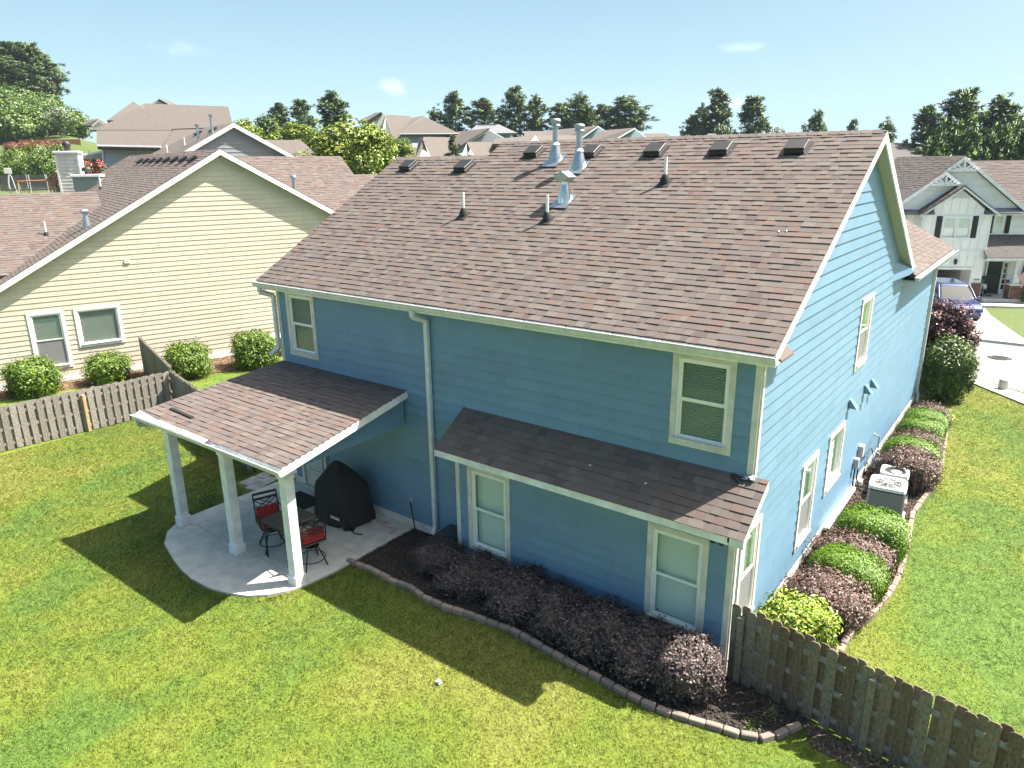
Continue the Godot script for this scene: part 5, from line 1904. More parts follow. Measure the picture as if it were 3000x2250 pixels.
func fence(called: String, label: String, pts: Array, h: float, mats: Array, rail_mat: Material, posts: Array, post_mat: Material, rails := [0.22, 0.68, 1.14], pw := 0.15, gap := 0.085, sides := 2, skew := 0.0) -> void:
	var F := thing(called, label, "fence")
	var key := "%.2f_%.2f" % [h, pw]
	if not picket_mesh.has(key):
		var vs := []
		for k in 3:
			var g := MB.new()
			var hh: float = h + [-0.012, 0.0, 0.015][k]
			var c := pw * 0.22
			g.plate([Vector3(-pw / 2, 0.0, 0.009), Vector3(pw / 2, 0.0, 0.009), Vector3(pw / 2, hh - c, 0.009), Vector3(pw / 2 - c, hh, 0.009), Vector3(-pw / 2 + c, hh, 0.009), Vector3(-pw / 2, hh - c, 0.009)], 0.018)
			vs.append(g.mesh())
		picket_mesh[key] = vs
	for s in pts.size() - 1:
		var a: Vector3 = pts[s]
		var b: Vector3 = pts[s + 1]
		var d := (b - a).normalized()
		var ang := atan2(-d.z, d.x)
		var nn := Vector3(sin(ang), 0, cos(ang))
		var ln := a.distance_to(b)
		for ry in rails:
			var r := MB.new()
			r.box(a.lerp(b, 0.5) + Vector3.UP * ry, Vector3(ln, 0.085, 0.038), Basis(Vector3.UP, ang))
			part(F, "rail", r, rail_mat)
		for sd in sides:
			var x := pw / 2 + (0.0 if sd == 0 else (pw + gap) / 2)
			while x < ln - pw * 0.3:
				var p := a + d * (x + rng.randf_range(-0.008, 0.008)) + nn * (0.029 if sd == 0 else -0.029) + Vector3.UP * rng.randf_range(0.015, 0.03)
				var bs := Basis(Vector3.UP, ang) * Basis(Vector3(0, 0, 1), rng.randf_range(-0.012, 0.012))
				var o := part(F, "picket", picket_mesh[key][rng.randi() % 3], mats[rng.randi() % mats.size()], Transform3D(bs, p))
				x += pw + gap
	for q in posts:
		var g := MB.new()
		g.cbox(Vector3(q.x, h * 0.47 - 0.06, q.z), Vector3(0.1, h * 0.94, 0.1), 0.006, Basis(Vector3.UP, q.y))
		part(F, "post", g, post_mat)

func far_houses() -> void:
	mat("pale_wall", Color(0.5, 0.48, 0.44), 0.8)
	mat("taupe_wall", Color(0.36, 0.34, 0.31), 0.8)
	mat("slate_wall", Color(0.3, 0.32, 0.36), 0.8)
	mat("tan_wall", Color(0.5, 0.44, 0.37), 0.8)
	mat("paleblue_wall", Color(0.3, 0.42, 0.47), 0.8)
	mat("grey_wall", Color(0.42, 0.45, 0.46), 0.8)
	mat("glass_blue", Color(0.35, 0.45, 0.5), 0.2)
	far_house("grey_house", "grey two-storey house with steep front gable and hipped roof behind the lime tree", [
		["wall", "pale_wall", [Vector3(-68.95, 10.64, -65.59), Vector3(-67.27, 10.62, -66.86), Vector3(-67.63, 12.20, -67.19), Vector3(-67.49, 14.82, -68.31), Vector3(-67.97, 15.25, -68.11), Vector3(-69.54, 13.99, -66.43)]],
		["roof_plane", "far_roof", [Vector3(-69.14, 13.95, -65.94), Vector3(-67.51, 15.31, -67.69), Vector3(-74.23, 15.74, -72.73), Vector3(-75.92, 14.69, -71.05)]],
		["roof_plane", "far_roof", [Vector3(-64.07, 10.78, -66.73), Vector3(-63.83, 11.20, -67.07), Vector3(-65.24, 12.40, -69.09), Vector3(-68.84, 14.85, -75.18), Vector3(-69.14, 15.16, -75.06), Vector3(-67.48, 14.96, -68.37)]],
		["wall", "taupe_wall", [Vector3(-64.58, 8.35, -65.41), Vector3(-63.88, 8.34, -65.94), Vector3(-64.17, 9.99, -66.35), Vector3(-64.06, 10.73, -66.72), Vector3(-67.05, 14.74, -67.95), Vector3(-66.10, 12.13, -66.36)]],
		["garage_door", "slate_wall", [Vector3(-64.27, 8.35, -65.38), Vector3(-63.80, 8.34, -65.73), Vector3(-63.99, 9.42, -66.00), Vector3(-64.46, 9.43, -65.65)]],
		["window", "room_shade_and_vents", [Vector3(-64.66, 11.21, -66.32), Vector3(-64.42, 11.20, -66.49), Vector3(-64.57, 12.05, -66.70), Vector3(-64.81, 12.05, -66.53)]],
		["porch_wall", "taupe_wall", [Vector3(-66.10, 7.89, -65.39), Vector3(-65.27, 7.88, -66.02), Vector3(-66.02, 12.15, -67.09), Vector3(-66.65, 12.15, -66.61)]],
		["roof_plane", "far_roof", [Vector3(-61.89, 12.17, -65.64), Vector3(-55.40, 12.13, -70.55), Vector3(-64.05, 14.63, -73.48), Vector3(-64.54, 14.88, -73.20), Vector3(-65.75, 14.61, -72.18)]],
		["wall", "slate_wall", [Vector3(-62.13, 10.13, -65.99), Vector3(-56.65, 10.06, -70.12), Vector3(-57.00, 12.09, -70.63), Vector3(-62.49, 12.17, -66.50)]],
		["fascia", "white_trim", [Vector3(-61.79, 12.03, -65.53), Vector3(-55.30, 11.99, -70.44), Vector3(-55.33, 12.12, -70.47), Vector3(-61.81, 12.16, -65.56)]],
		["window", "glass_blue", [Vector3(-59.28, 11.61, -68.46), Vector3(-58.55, 11.60, -69.01), Vector3(-58.60, 11.92, -69.09), Vector3(-59.34, 11.93, -68.54)]],
		["lower_wall", "white_trim", [Vector3(-59.85, 10.04, -65.71), Vector3(-58.78, 10.03, -66.52), Vector3(-58.92, 10.80, -66.71), Vector3(-59.98, 10.81, -65.91)]],
		["porch_roof", "far_roof", [Vector3(-56.72, 8.87, -62.39), Vector3(-55.88, 8.86, -63.02), Vector3(-58.81, 10.21, -66.56), Vector3(-59.80, 10.22, -65.82)]]])
	far_house("tan_house", "small tan gable with a long brown roof just above the left ridge", [
		["wall", "tan_wall", [Vector3(-47.88, 8.07, -54.35), Vector3(-46.52, 8.06, -55.38), Vector3(-46.65, 8.79, -55.56), Vector3(-49.26, 10.80, -56.98), Vector3(-48.01, 8.81, -54.54)]],
		["roof_plane", "far_roof", [Vector3(-46.55, 8.25, -55.43), Vector3(-46.80, 8.24, -57.86), Vector3(-50.33, 11.28, -64.23), Vector3(-50.69, 11.23, -58.68), Vector3(-48.84, 10.87, -56.53)]],
		["roof_plane", "far_roof", [Vector3(-48.13, 8.77, -54.43), Vector3(-48.98, 10.87, -56.69), Vector3(-50.69, 11.19, -58.67), Vector3(-54.11, 11.29, -61.36), Vector3(-53.34, 10.67, -60.40)]]])
	far_house("bluish_gable_house", "long brown roof with a blue-grey gable, right of the small tan gable", [
		["wall", "slate_wall", [Vector3(-51.20, 9.31, -64.78), Vector3(-46.07, 10.32, -69.07), Vector3(-46.28, 11.14, -69.22), Vector3(-47.97, 12.19, -68.34), Vector3(-50.99, 10.17, -65.27)]],
		["roof_plane", "far_roof", [Vector3(-51.99, 8.47, -63.20), Vector3(-50.59, 9.86, -64.80), Vector3(-49.51, 10.83, -65.99), Vector3(-47.63, 12.30, -67.99), Vector3(-56.65, 12.32, -72.96), Vector3(-58.56, 12.06, -71.41)]],
		["rake_board", "white_trim", [Vector3(-49.42, 10.70, -65.88), Vector3(-47.57, 12.12, -67.83), Vector3(-47.60, 12.29, -67.88), Vector3(-49.45, 10.87, -65.92)]],
		["rake_board", "white_trim", [Vector3(-47.57, 12.12, -67.83), Vector3(-45.80, 10.99, -68.74), Vector3(-45.83, 11.16, -68.78), Vector3(-47.60, 12.29, -67.88)]]])
	far_house("truss_gable_house", "small roof with a white truss gable over the left ridge step", [
		["wall", "slate_wall", [Vector3(-38.79, 8.55, -52.25), Vector3(-37.83, 8.54, -52.97), Vector3(-37.94, 8.79, -52.99), Vector3(-39.47, 10.25, -53.70), Vector3(-38.95, 9.16, -52.36)]],
		["roof_plane", "far_roof", [Vector3(-37.10, 8.36, -52.15), Vector3(-38.47, 8.34, -58.98), Vector3(-40.75, 10.40, -61.97), Vector3(-39.48, 10.32, -53.72)]],
		["truss", "white_trim", [Vector3(-38.18, 9.01, -52.36), Vector3(-37.67, 8.82, -52.68), Vector3(-38.27, 9.54, -52.89)]]])
	far_house("blue_gable_house", "first of two houses with pale blue gables behind the ridge", [
		["wall", "paleblue_wall", [Vector3(-41.14, 9.65, -79.13), Vector3(-37.92, 9.60, -81.55), Vector3(-38.41, 11.96, -82.09), Vector3(-39.29, 12.70, -81.70), Vector3(-41.09, 10.91, -79.64)]],
		["roof_plane", "far_roof", [Vector3(-46.54, 10.44, -78.61), Vector3(-40.97, 10.72, -79.01), Vector3(-39.05, 12.81, -81.27), Vector3(-49.90, 12.93, -88.83), Vector3(-51.88, 12.71, -87.24)]],
		["rake_board", "white_trim", [Vector3(-40.91, 10.67, -78.91), Vector3(-38.95, 12.58, -81.12), Vector3(-38.99, 12.81, -81.18), Vector3(-40.95, 10.90, -78.96)]],
		["rake_board", "white_trim", [Vector3(-38.95, 12.58, -81.12), Vector3(-38.01, 11.89, -81.58), Vector3(-38.04, 12.07, -81.62), Vector3(-38.99, 12.81, -81.18)]]])
	far_house("blue_gable_house", "second pale blue gable, lower right of the first one", [
		["wall", "paleblue_wall", [Vector3(-33.06, 9.89, -74.85), Vector3(-29.23, 9.84, -77.74), Vector3(-29.57, 10.76, -77.84), Vector3(-31.18, 12.03, -77.10), Vector3(-33.03, 10.68, -75.18)]],
		["roof_plane", "far_roof", [Vector3(-37.86, 10.43, -76.01), Vector3(-32.85, 10.54, -74.60), Vector3(-30.95, 12.13, -76.66), Vector3(-39.60, 12.26, -83.27)]],
		["rake_board", "white_trim", [Vector3(-32.78, 10.46, -74.49), Vector3(-30.86, 11.92, -76.51), Vector3(-30.90, 12.13, -76.56), Vector3(-32.82, 10.67, -74.54)]],
		["rake_board", "white_trim", [Vector3(-30.86, 11.92, -76.51), Vector3(-29.21, 10.58, -77.25), Vector3(-29.24, 10.74, -77.29), Vector3(-30.90, 12.13, -76.56)]]])
	far_house("slate_roof_house", "far house with a slate-grey hipped roof and a row of ridge vents", [
		["roof_plane", "slate_roof", [Vector3(-74.05, 13.14, -94.20), Vector3(-66.73, 13.15, -99.77), Vector3(-74.20, 15.01, -104.00), Vector3(-77.49, 14.99, -101.49)]],
		["ridge_vents", "room_shade_and_vents", [Vector3(-76.01, 14.77, -99.90), Vector3(-73.22, 14.76, -102.02), Vector3(-73.24, 14.88, -102.05), Vector3(-76.03, 14.89, -99.93)]],
		["wall", "slate_wall", [Vector3(-74.43, 11.54, -95.92), Vector3(-68.47, 11.46, -100.42), Vector3(-68.76, 13.12, -100.84), Vector3(-74.73, 13.20, -96.34)]]])
	far_house("brown_roof_house", "far brown roof left of the roof flues with a white gable end", [
		["roof_plane", "far_roof", [Vector3(-58.16, 12.04, -90.09), Vector3(-55.07, 12.10, -92.47), Vector3(-59.67, 13.19, -98.58), Vector3(-62.68, 13.23, -96.31)]],
		["wall", "white_trim", [Vector3(-55.52, 11.48, -92.54), Vector3(-54.98, 11.47, -92.94), Vector3(-55.20, 12.22, -93.06), Vector3(-55.58, 12.87, -93.02)]]])
	far_house("brown_roof_house", "low brown roof running behind the roof flues", [
		["roof_plane", "far_roof", [Vector3(-38.43, 10.13, -57.07), Vector3(-35.19, 10.08, -59.51), Vector3(-39.65, 11.28, -67.09), Vector3(-43.64, 10.89, -63.91)]],
		["roof_plane", "far_roof", [Vector3(-35.27, 10.04, -62.06), Vector3(-34.23, 10.09, -68.12), Vector3(-37.81, 11.37, -73.78), Vector3(-37.78, 11.18, -64.53)]],
		["wall", "white_trim", [Vector3(-36.41, 10.06, -61.20), Vector3(-35.27, 10.04, -62.06), Vector3(-37.20, 11.10, -63.63)]]])
	far_house("brown_roof_house", "far brown roof between the pine clump and the second blue gable", [
		["roof_plane", "far_roof", [Vector3(-44.75, 11.41, -105.29), Vector3(-40.86, 11.46, -108.27), Vector3(-44.91, 12.77, -114.89), Vector3(-48.10, 12.76, -112.46)]],
		["wall", "tan_wall", [Vector3(-41.87, 11.17, -108.71), Vector3(-41.13, 11.16, -109.26), Vector3(-41.29, 11.55, -109.29), Vector3(-42.00, 12.44, -109.10)]]])
	far_house("brown_roof_house", "tiny brown roof under the tall open pine", [
		["roof_plane", "far_roof", [Vector3(-34.34, 11.18, -107.87), Vector3(-32.85, 11.27, -109.03), Vector3(-35.75, 12.44, -115.16), Vector3(-36.87, 12.46, -114.31)]],
		["wall", "tan_wall", [Vector3(-34.59, 10.78, -108.83), Vector3(-33.25, 10.76, -109.84), Vector3(-33.34, 11.30, -109.98), Vector3(-34.69, 11.32, -108.96)]]])
	far_house("grey_roof_house", "large grey-brown roof between the gable peak and the white house", [
		["roof_plane", "grey_roof", [Vector3(-6.84, 6.89, -107.41), Vector3(-3.35, 6.84, -110.05), Vector3(-2.95, 8.85, -117.69), Vector3(-3.92, 10.06, -123.98), Vector3(-9.63, 10.44, -119.79)]],
		["wall", "white_trim", [Vector3(-5.91, 6.22, -105.24), Vector3(-4.01, 6.20, -106.67), Vector3(-4.85, 7.15, -108.36), Vector3(-6.11, 7.81, -108.06), Vector3(-6.57, 7.81, -107.71)]]])
	far_house("grey_slope_house", "brown-roofed house peak behind the big grey house", [
		["roof_plane", "far_roof", [Vector3(-77.06, 13.33, -32.89), Vector3(-73.65, 13.17, -35.42), Vector3(-79.15, 15.02, -38.51), Vector3(-81.33, 15.93, -38.51)]],
		["wall", "slate_wall", [Vector3(-77.76, 12.15, -33.21), Vector3(-76.76, 12.14, -33.97), Vector3(-76.97, 13.34, -34.27), Vector3(-77.98, 13.36, -33.51)]]])
	far_house("peeking_gable_house", "tiny grey gable peeking over the big grey house's ridge", [
		["wall", "slate_wall", [Vector3(-83.83, 15.65, -41.76), Vector3(-81.65, 15.62, -43.41), Vector3(-82.91, 16.49, -42.79)]],
		["rake_board", "white_trim", [Vector3(-83.77, 15.85, -41.62), Vector3(-82.71, 16.52, -42.69), Vector3(-82.73, 16.65, -42.72), Vector3(-83.79, 15.98, -41.66)]],
		["rake_board", "white_trim", [Vector3(-82.71, 16.52, -42.69), Vector3(-81.40, 15.73, -43.38), Vector3(-81.42, 15.86, -43.41), Vector3(-82.73, 16.65, -42.72)]],
		["roof_plane", "far_roof", [Vector3(-81.52, 15.87, -43.47), Vector3(-86.13, 15.80, -47.96), Vector3(-87.60, 16.64, -47.16), Vector3(-82.84, 16.66, -42.77)]]])
	far_house("beige_gable_house", "small beige gable left of the big grey house", [
		["wall", "tan_wall", [Vector3(-103.48, 13.22, -42.97), Vector3(-101.44, 13.19, -44.51), Vector3(-101.69, 14.12, -44.68), Vector3(-102.93, 14.96, -44.06), Vector3(-103.62, 14.05, -43.18)]],
		["roof_plane", "far_roof", [Vector3(-107.15, 14.18, -43.18), Vector3(-103.62, 14.00, -43.17), Vector3(-102.90, 15.01, -44.10), Vector3(-111.92, 15.32, -46.56)]],
		["rake_board", "white_trim", [Vector3(-103.45, 13.84, -42.97), Vector3(-102.66, 14.85, -43.96), Vector3(-102.69, 15.02, -44.00), Vector3(-103.48, 14.01, -43.01)]],
		["rake_board", "white_trim", [Vector3(-102.66, 14.85, -43.96), Vector3(-101.40, 13.91, -44.56), Vector3(-101.43, 14.08, -44.60), Vector3(-102.69, 15.02, -44.00)]]])
	far_house("big_grey_house", "big grey house with broad brown hipped roof on the left", [
		["roof_plane", "far_roof", [Vector3(-46.96, 9.73, -17.60), Vector3(-42.95, 9.58, -20.59), Vector3(-46.95, 11.04, -24.02), Vector3(-52.11, 11.11, -20.13)]],
		["roof_plane", "far_roof", [Vector3(-51.94, 11.09, -19.99), Vector3(-46.74, 11.01, -23.90), Vector3(-55.26, 13.37, -25.82)]],
		["roof_plane", "far_roof", [Vector3(-49.36, 11.06, -22.59), Vector3(-43.34, 11.26, -27.50), Vector3(-50.67, 13.47, -31.97), Vector3(-57.09, 13.83, -27.24), Vector3(-56.34, 13.57, -26.39)]],
		["roof_plane", "far_roof", [Vector3(-43.62, 9.44, -20.81), Vector3(-38.71, 9.11, -24.42), Vector3(-43.58, 11.31, -27.86), Vector3(-47.60, 11.10, -24.21)]],
		["fascia", "white_trim", [Vector3(-46.83, 9.65, -17.54), Vector3(-42.83, 9.50, -20.52), Vector3(-42.85, 9.63, -20.55), Vector3(-46.86, 9.78, -17.57)]],
		["wall", "grey_wall", [Vector3(-47.53, 6.24, -17.79), Vector3(-43.88, 6.19, -20.55), Vector3(-44.49, 9.70, -21.43), Vector3(-48.28, 9.75, -18.57)]],
		["corner_board", "white_trim", [Vector3(-47.45, 6.24, -17.73), Vector3(-47.34, 6.24, -17.81), Vector3(-48.06, 9.72, -18.60), Vector3(-48.17, 9.72, -18.52)]],
		["side_roof", "far_roof", [Vector3(-52.16, 11.11, -20.09), Vector3(-55.25, 13.31, -25.80), Vector3(-64.39, 12.68, -27.81), Vector3(-64.18, 11.61, -24.93)]],
		["lean_to_wall", "taupe_wall", [Vector3(-51.09, 7.30, -17.46), Vector3(-49.31, 7.27, -18.81), Vector3(-49.72, 9.22, -19.25), Vector3(-51.38, 8.92, -17.87)]],
		["lean_to_roof", "white_trim", [Vector3(-51.13, 8.89, -17.65), Vector3(-49.35, 9.24, -19.14), Vector3(-49.38, 9.40, -19.18), Vector3(-51.16, 9.05, -17.69)]],
		["window", "room_shade_and_vents", [Vector3(-51.03, 8.43, -17.69), Vector3(-50.76, 8.43, -17.89), Vector3(-50.80, 8.70, -17.96), Vector3(-51.07, 8.70, -17.75)]],
		["window", "room_shade_and_vents", [Vector3(-50.69, 8.43, -17.94), Vector3(-50.37, 8.42, -18.18), Vector3(-50.42, 8.69, -18.25), Vector3(-50.74, 8.70, -18.01)]],
		["window", "room_shade_and_vents", [Vector3(-50.31, 8.42, -18.23), Vector3(-50.01, 8.42, -18.45), Vector3(-50.06, 8.69, -18.52), Vector3(-50.35, 8.69, -18.30)]],
		["window", "room_shade_and_vents", [Vector3(-49.95, 8.42, -18.50), Vector3(-49.68, 8.41, -18.71), Vector3(-49.72, 8.68, -18.77), Vector3(-49.99, 8.69, -18.57)]],
		["window", "room_shade_and_vents", [Vector3(-49.61, 8.41, -18.76), Vector3(-49.41, 8.41, -18.91), Vector3(-49.45, 8.68, -18.98), Vector3(-49.66, 8.68, -18.82)]]])

func far_house(called: String, label: String, parts: Array) -> void:
	var o := thing(called, label, "house", Vector3.ZERO, 0.0, "houses beyond the street")
	for q in parts:
		var g := MB.new()
		g.plate(q[2], 0.35 if q[0] in ["roof_plane", "wall"] else 0.12)
		part(o, q[0], g, M[q[1]])

# ---------------------------------------------------------------- the white house across the street
func bricks(parent: Node, o: Vector3, ex: Vector3, w: float, h: float) -> void:
	var nz := ex.cross(Vector3.UP)
	var back := MB.new()
	back.hexa([o + nz * 0.01, o + ex * w + nz * 0.01, o + ex * w - nz * 0.05, o - nz * 0.05, o + nz * 0.01 + Vector3.UP * h, o + ex * w + nz * 0.01 + Vector3.UP * h, o + ex * w - nz * 0.05 + Vector3.UP * h, o - nz * 0.05 + Vector3.UP * h])
	part(parent, "mortar", back, M.mortar)
	var g := MB.new()
	var cols := [Color(0.2, 0.055, 0.04), Color(0.15, 0.045, 0.038), Color(0.1, 0.035, 0.032), Color(0.24, 0.09, 0.06)]
	var row := 0
	var y := 0.004
	while y < h - 0.05:
		var x := -0.1 if row % 2 else 0.0
		while x < w - 0.02:
			var a := maxf(x, 0.0)
			var b := minf(x + 0.2, w)
			if b - a > 0.03:
				g.col = pick(cols)
				g.box(o + ex * (a + b) * 0.5 + Vector3.UP * (y + 0.03) + nz * 0.012, Vector3(b - a - 0.012, 0.056, 0.03), Basis(ex, Vector3.UP, nz))
			x += 0.212
		y += 0.07
		row += 1
	stuff(part(parent, "bricks", g, M.brick))

func tri_wall(parent: Node, called: String, pts: Array, m: Material, thick := 0.1) -> void:
	var g := MB.new()
	g.plate(pts, thick)
	part(parent, called, g, m)

func gable_trim(parent: Node, l: Vector3, top: Vector3, r: Vector3, h := 0.2) -> void:
	for q in [[l, top], [top, r]]:
		tri_wall(parent, "rake_board", [q[0] - Vector3.UP * h, q[1] - Vector3.UP * h, q[1], q[0]], M.white_trim, 0.08)

func truss(parent: Node, top: Vector3, half: float, drop: float) -> void:
	var g := MB.new()
	var z := Vector3(0, 0, 0.03)
	var base := top - Vector3.UP * drop
	g.bar(base - Vector3(half, 0, 0) + z, base + Vector3(half, 0, 0) + z, 0.06, 0.12)
	g.bar(base + z, top - Vector3.UP * 0.1 + z, 0.06, 0.09, Vector3.RIGHT)
	for s in [-1.0, 1.0]:
		g.bar(base + Vector3(s * 0.06, 0.05, 0.03), top + Vector3(s * half * 0.5, -drop * 0.52, 0.03), 0.06, 0.08, Vector3.RIGHT)
		g.bar(base + Vector3(s * 0.1, 0.03, 0.031), top + Vector3(s * half * 0.72, -drop * 0.76, 0.031), 0.06, 0.07, Vector3.RIGHT)
	part(parent, "gable_truss", g, M.white_trim)

func white_house() -> void:
	var H := thing("white_house", "white two-storey house with black shutters and brick piers across the street", "house", Vector3(12.0, 0, -39.6), 0.5236)
	# body
	var g := MB.new()
	g.box(Vector3(-0.4, 3.55, -6.0), Vector3(11.0, 2.9, 9.6))
	g.box(Vector3(2.08, 1.05, -6.0), Vector3(6.04, 2.1, 9.6))
	g.box(Vector3(-4.93, 1.05, -6.0), Vector3(1.94, 2.1, 9.6))
	g.box(Vector3(-2.45, 1.05, -9.3), Vector3(3.0, 2.1, 3.0))
	part(H, "body", g, M.white_board1)
	var wall := group_part(H, "lap_wall")
	siding(wall, Vector3(0, 0, -1.17), Vector3.RIGHT, 0.3, 5.0, 0.2, func(_y): return Vector2(-0.3, 5.0), [Rect2(0.33, 3.8, 0.6, 1.08), Rect2(0.3, 0.0, 1.3, 2.2)], [M.white_board0, M.white_board1, M.white_board2], 6.0)
	siding(wall, Vector3(0, 0, -1.1), Vector3.RIGHT, 5.2, 7.9, 0.2, func(y: float) -> Vector2:
		var half := (7.95 - y) / 0.78
		return Vector2(-1.97 - half, -1.97 + half), [], [M.white_board0, M.white_board1, M.white_board2], 9.0)
	siding(wall, Vector3(0, 0, -0.6), Vector3.RIGHT, 5.2, 7.1, 0.2, func(y: float) -> Vector2:
		var half := (7.1 - y) / 0.75
		return Vector2(-3.05 - half, -3.05 + half), [], [M.white_board0, M.white_board1, M.white_board2], 9.0)
	# projecting bay of boards and battens with the garage in it
	var bay := group_part(H, "batten_bay")
	g = MB.new()
	g.box(Vector3(-2.2, 3.47, -0.6), Vector3(3.7, 2.95, 1.2))
	g.box(Vector3(-0.66, 1.0, -0.6), Vector3(0.62, 2.0, 1.2))
	g.box(Vector3(-4.0, 1.0, -0.6), Vector3(0.1, 2.0, 1.2))
	g.plate([Vector3(-4.05, 4.9, -0.002), Vector3(-0.35, 4.9, -0.002), Vector3(-2.2, 6.35, -0.002)], 1.2)
	part(bay, "bay_wall", g, M.white_board1)
	for i in 9:
		g = MB.new()
		var x := -3.95 + i * 0.44
		var yt := 4.95 + 1.4 * (1.0 - absf(x + 2.2) / 1.85)
		if x > -3.2 and x < -1.1:
			g.box(Vector3(x, (yt + 5.0) / 2, 0.012), Vector3(0.04, yt - 5.0, 0.025))
			g.box(Vector3(x, 2.8, 0.012), Vector3(0.04, 1.5, 0.025))
		else:
			g.box(Vector3(x, (yt + 2.0) / 2, 0.012), Vector3(0.04, yt - 2.0, 0.025))
		part(bay, "batten", g, M.white_trim)
	g = MB.new()
	g.box(Vector3(-2.2, 2.94, 0.018), Vector3(3.7, 0.06, 0.04))
	part(bay, "band_board", g, M.white_trim)
	gable_trim(bay, Vector3(-4.3, 5.02, 0.32), Vector3(-2.2, 6.58, 0.32), Vector3(-0.1, 5.02, 0.32), 0.17)
	g = MB.new()
	g.plate([Vector3(-4.3, 5.03, 0.32), Vector3(-2.2, 6.59, 0.32), Vector3(-2.2, 6.59, -3.0), Vector3(-4.3, 5.03, -3.0)], 0.08)
	g.plate([Vector3(-2.2, 6.59, 0.32), Vector3(-0.1, 5.03, 0.32), Vector3(-0.1, 5.03, -3.0), Vector3(-2.2, 6.59, -3.0)], 0.08)
	part(bay, "roof_plane", g, M.grey_roof)
	for sx in [-1.0, 1.0]:
		g = MB.new()
		var cx: float = -2.2 + sx * 1.7
		g.hexa([Vector3(cx - 0.35, 4.98, 0.34), Vector3(cx + 0.35, 4.98, 0.34), Vector3(cx + 0.35, 4.98, 0.0), Vector3(cx - 0.35, 4.98, 0.0), Vector3(cx - 0.2, 5.03, 0.3), Vector3(cx + 0.2, 5.03, 0.3), Vector3(cx + 0.25 - 0.1 * sx, 5.24, 0.02), Vector3(cx - 0.25 - 0.1 * sx, 5.24, 0.02)])
		part(bay, "eave_return", g, M.slate_roof)
	g = MB.new()
	for i in 7:
		g.box(Vector3(-2.2, 5.86 + i * 0.055, 0.03), Vector3(0.95 - i * 0.13, 0.03, 0.03), Basis(Vector3.RIGHT, 0.5))
	part(bay, "louvre", g, M.white_trim)
	var gr := group_part(H, "garage")
	g = MB.new()
	g.box(Vector3(-2.45, 1.9, 0.012), Vector3(3.1, 0.14, 0.05))
	g.box(Vector3(-0.94, 0.92, 0.012), Vector3(0.1, 1.84, 0.05))
	g.box(Vector3(-3.95, 0.92, 0.012), Vector3(0.1, 1.84, 0.05))
	part(gr, "door_frame", g, M.white_trim)
	g = MB.new()
	g.box(Vector3(-2.45, 1.0, -7.7), Vector3(2.96, 2.0, 0.1))
	for x in [-3.92, -0.99]:
		g.box(Vector3(x, 1.0, -4.4), Vector3(0.05, 2.0, 6.5))
	g.box(Vector3(-2.45, 2.03, -4.4), Vector3(2.9, 0.06, 6.5))
	part(gr, "interior_wall", g, M.garage_wall)
	g = MB.new()
	g.box(Vector3(-2.45, 0.03, -3.8), Vector3(2.85, 0.06, 7.6))
	part(gr, "garage_floor", g, M.pale_concrete)
	# windows and shutters
	for x in [-3.0, -2.2]:
		var w := window(H, Vector3(x, 3.62, 0.02), Vector3.RIGHT, 0.8, 1.26, M.white_trim, 0.05, 0.0, 2, false, 0.3)
		var m := MB.new()
		m.box(Vector3(0.4, 0.94, 0.0), Vector3(0.02, 0.5, 0.02))
		m.box(Vector3(0.4, 0.94, 0.001), Vector3(0.6, 0.02, 0.018))
		part(w, "muntin", m, M.vinyl)
	var w2 := window(H, Vector3(0.33, 3.8, -1.15), Vector3.RIGHT, 0.6, 1.08, M.white_trim, 0.05, 0.0, 2)
	var mm := MB.new()
	mm.box(Vector3(0.3, 0.8, 0.0), Vector3(0.02, 0.44, 0.02))
	mm.box(Vector3(0.3, 0.8, 0.001), Vector3(0.46, 0.02, 0.018))
	part(w2, "muntin", mm, M.vinyl)
	for q in [[-3.17, 0.03, 3.64, 1.24, 0.3], [-1.22, 0.03, 3.64, 1.24, 0.3], [0.16, -1.12, 3.8, 1.06, 0.26], [1.1, -1.12, 3.8, 1.06, 0.26]]:
		g = MB.new()
		g.box(Vector3(q[0], q[2] + q[3] / 2, q[1]), Vector3(q[4], q[3], 0.03))
		for i in 20:
			g.box(Vector3(q[0], q[2] + 0.06 + i * (q[3] - 0.1) / 20.0, q[1] + 0.02), Vector3(q[4] - 0.08, 0.03, 0.012), Basis(Vector3.RIGHT, 0.5))
		part(H, "shutter", g, M.black_plastic)
	# roofs
	var roof := group_part(H, "roof")
	var tp := Vector3(-1.97, 8.14, -0.75)
	for q in [[[Vector3(-6.2, 4.85, -0.75), tp, tp + Vector3(0, 0, -10), Vector3(-6.2, 4.85, -10.75)], "far_roof"], [[tp, Vector3(2.2, 4.9, -0.75), Vector3(2.2, 4.9, -10.75), tp + Vector3(0, 0, -10)], "grey_roof"], [[Vector3(-1.2, 4.98, -0.7), Vector3(5.3, 4.98, -0.7), Vector3(5.3, 7.84, -5.6), Vector3(-1.2, 7.84, -5.6)], "grey_roof"], [[Vector3(5.3, 7.84, -5.6), Vector3(5.3, 4.98, -11), Vector3(-1.2, 4.98, -11), Vector3(-1.2, 7.84, -5.6)], "grey_roof"],
		[[Vector3(-5.4, 5.52, -0.25), Vector3(-3.05, 7.31, -0.25), Vector3(-3.05, 7.31, -4), Vector3(-5.4, 5.52, -4)], "grey_roof"], [[Vector3(-3.05, 7.31, -0.25), Vector3(-0.7, 5.52, -0.25), Vector3(-0.7, 5.52, -4), Vector3(-3.05, 7.31, -4)], "grey_roof"],
		[[Vector3(-5.5, 5.0, 0.02), Vector3(2.9, 5.0, -0.75), Vector3(2.9, 5.25, -1.1), Vector3(-5.5, 5.25, -0.6)], "slate_roof"]]:
		g = MB.new()
		g.plate(q[0], 0.08)
		part(roof, "roof_plane", g, M[q[1]])
